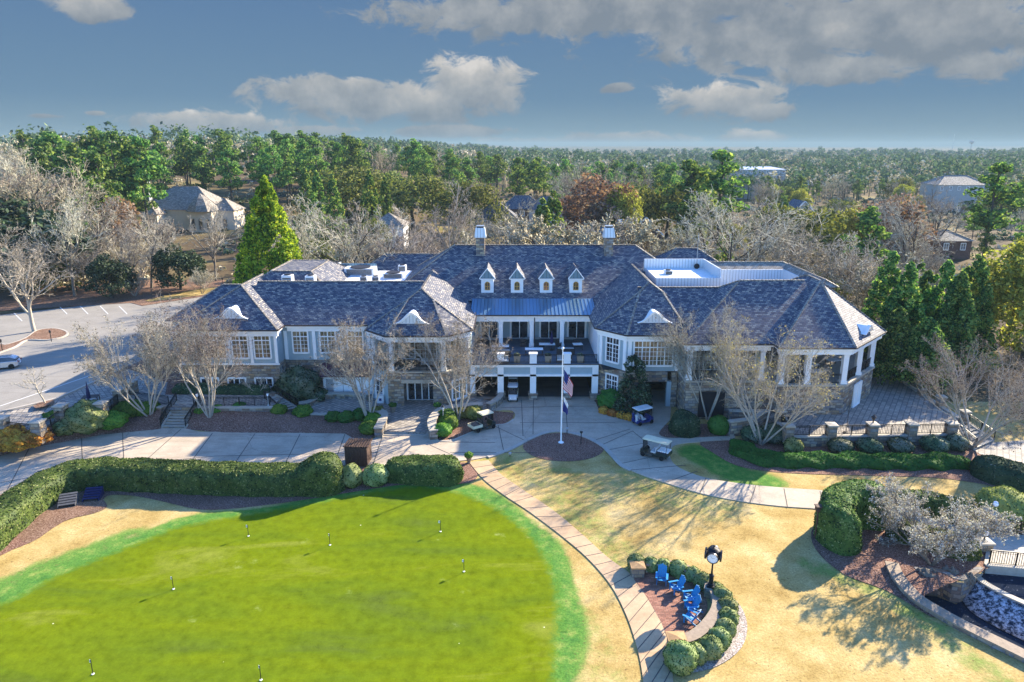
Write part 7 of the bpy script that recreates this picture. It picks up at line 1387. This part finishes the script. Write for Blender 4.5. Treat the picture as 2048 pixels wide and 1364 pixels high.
for (k, zn, bd_), L_ in bins.items():
    L_.sort(key=lambda q: q[0])
    for i, (u, t) in enumerate(L_): t['label'] = (ORD[min(i, 9)] if len(L_) > 1 else '') + f'{k} {bd_} {zn}'
# ---- the far woods read as one mass
def far_wood(name, label, m, n, seed, hr, leafsz, y0=400, y1=2600, q=46, x0=-1.0, x1=1.0, seedz=0):
    rng = np.random.default_rng(seed); Y = y0*(y1/y0)**rng.random(n); X = Y*rng.uniform(x0, x1, n)*.95; Z = terr(X, Y); hh = rng.uniform(*hr, n)*(1+.15*np.sin(X*.02)); R = hh*.30*rng.uniform(.65, 1.9, n); s = 1+np.clip((Y-y0)/900, 0, 1.6)
    d = rng.normal(size=(n, q, 3)); d /= np.linalg.norm(d, axis=2, keepdims=True); d[..., 2] = np.where(rng.random((n, q)) < .8, np.abs(d[..., 2]), d[..., 2]); C = d*(rng.uniform(.55, 1, (n, q, 1)))*np.stack([R, R, hh*.36], 1)[:, None]*1.0; C[..., 0] += X[:, None]; C[..., 1] += Y[:, None]; C[..., 2] += (Z+hh*.62)[:, None]
    tr = tubes(np.stack([X, Y, Z], 1), np.stack([X, Y, Z+hh*.7], 1), np.full(n, .35), np.full(n, .2), 4)
    V, Fq = quads(C.reshape(-1, 3), d.reshape(-1, 3), np.repeat(leafsz*s, q)*rng.uniform(.6, 1.4, n*q), rng, .7)
    o = link(name, npmesh(name, *cat([(V, Fq), tr])), m); tag(o, label, 'woodland', kind='stuff')
far_wood('pine_wood', 'distant green pine wood along the horizon', 'leaf_far', 2400, 301, (11, 25), 1.1)
far_wood('leafless_wood', 'distant brown leafless woodland filling the horizon', 'twig_brown', 2600, 302, (12, 18), .9)
far_wood('olive_wood', 'distant olive and yellowish woodland at the right horizon', 'leaf_far', 1400, 303, (11, 16), 1.1, 380, 2600, 46, .15, 1.0)
def under(n, seed):
    rng = np.random.default_rng(seed); Y = rng.uniform(112, 420, n); X = (rng.uniform(-.85, .85, n))*Y; u = 1024+X/Y*F
    ok = ~((Y > 108) & (Y < 122) & (X < -40)) & ~((np.abs(u-372) < 60) & (Y < 200)); X, Y = X[ok], Y[ok]; n = len(X); Z = terr(X, Y); q = 34; R = rng.uniform(.8, 2.4, n)
    d = rng.normal(size=(n, q, 3)); d /= np.linalg.norm(d, axis=2, keepdims=True); d[..., 2] = np.abs(d[..., 2]); C = d*rng.uniform(.5, 1, (n, q, 1))*np.stack([R, R, R*.9], 1)[:, None]; C += np.stack([X, Y, Z], 1)[:, None]
    V, Fq = quads(C.reshape(-1, 3), d.reshape(-1, 3), np.repeat(.16+.0012*Y, q)*rng.uniform(.6, 1.4, n*q), rng, .6); k = len(Fq)//2
    for nm, lb, m, s in (('undergrowth', 'dark evergreen undergrowth between the trees', 'leaf_dark', slice(0, k)), ('undergrowth', 'brown leafless brush between the trees', 'twig_brown', slice(k, None))):
        o = link(nm, npmesh(nm, V[Fq[s].ravel()], np.arange(Fq[s].size).reshape(-1, 4)), m); tag(o, lb, 'undergrowth', kind='stuff')
under(2600, 305)
# ------------------------------------------------------------ the hazy air over the whole place
if HAZE:
    mb = MB(); mb.box(-9400, 9400, -120, 10400, -5, 62); o = mb.build('haze', None, None, uv=False)
    m = bpy.data.materials.new('haze'); m.use_nodes = True; nt = NT(m.node_tree)
    v = nt.n('ShaderNodeVolumePrincipled', {'Color': (.26, .37, .42, 1), 'Density': HAZE, 'Anisotropy': .0}); out = nt.n('ShaderNodeOutputMaterial'); nt.link(v.outputs[0], out.inputs['Volume'])
    o.data.materials.append(m); tag(o, 'pale blue haze in the air over the grounds', 'haze', kind='stuff')
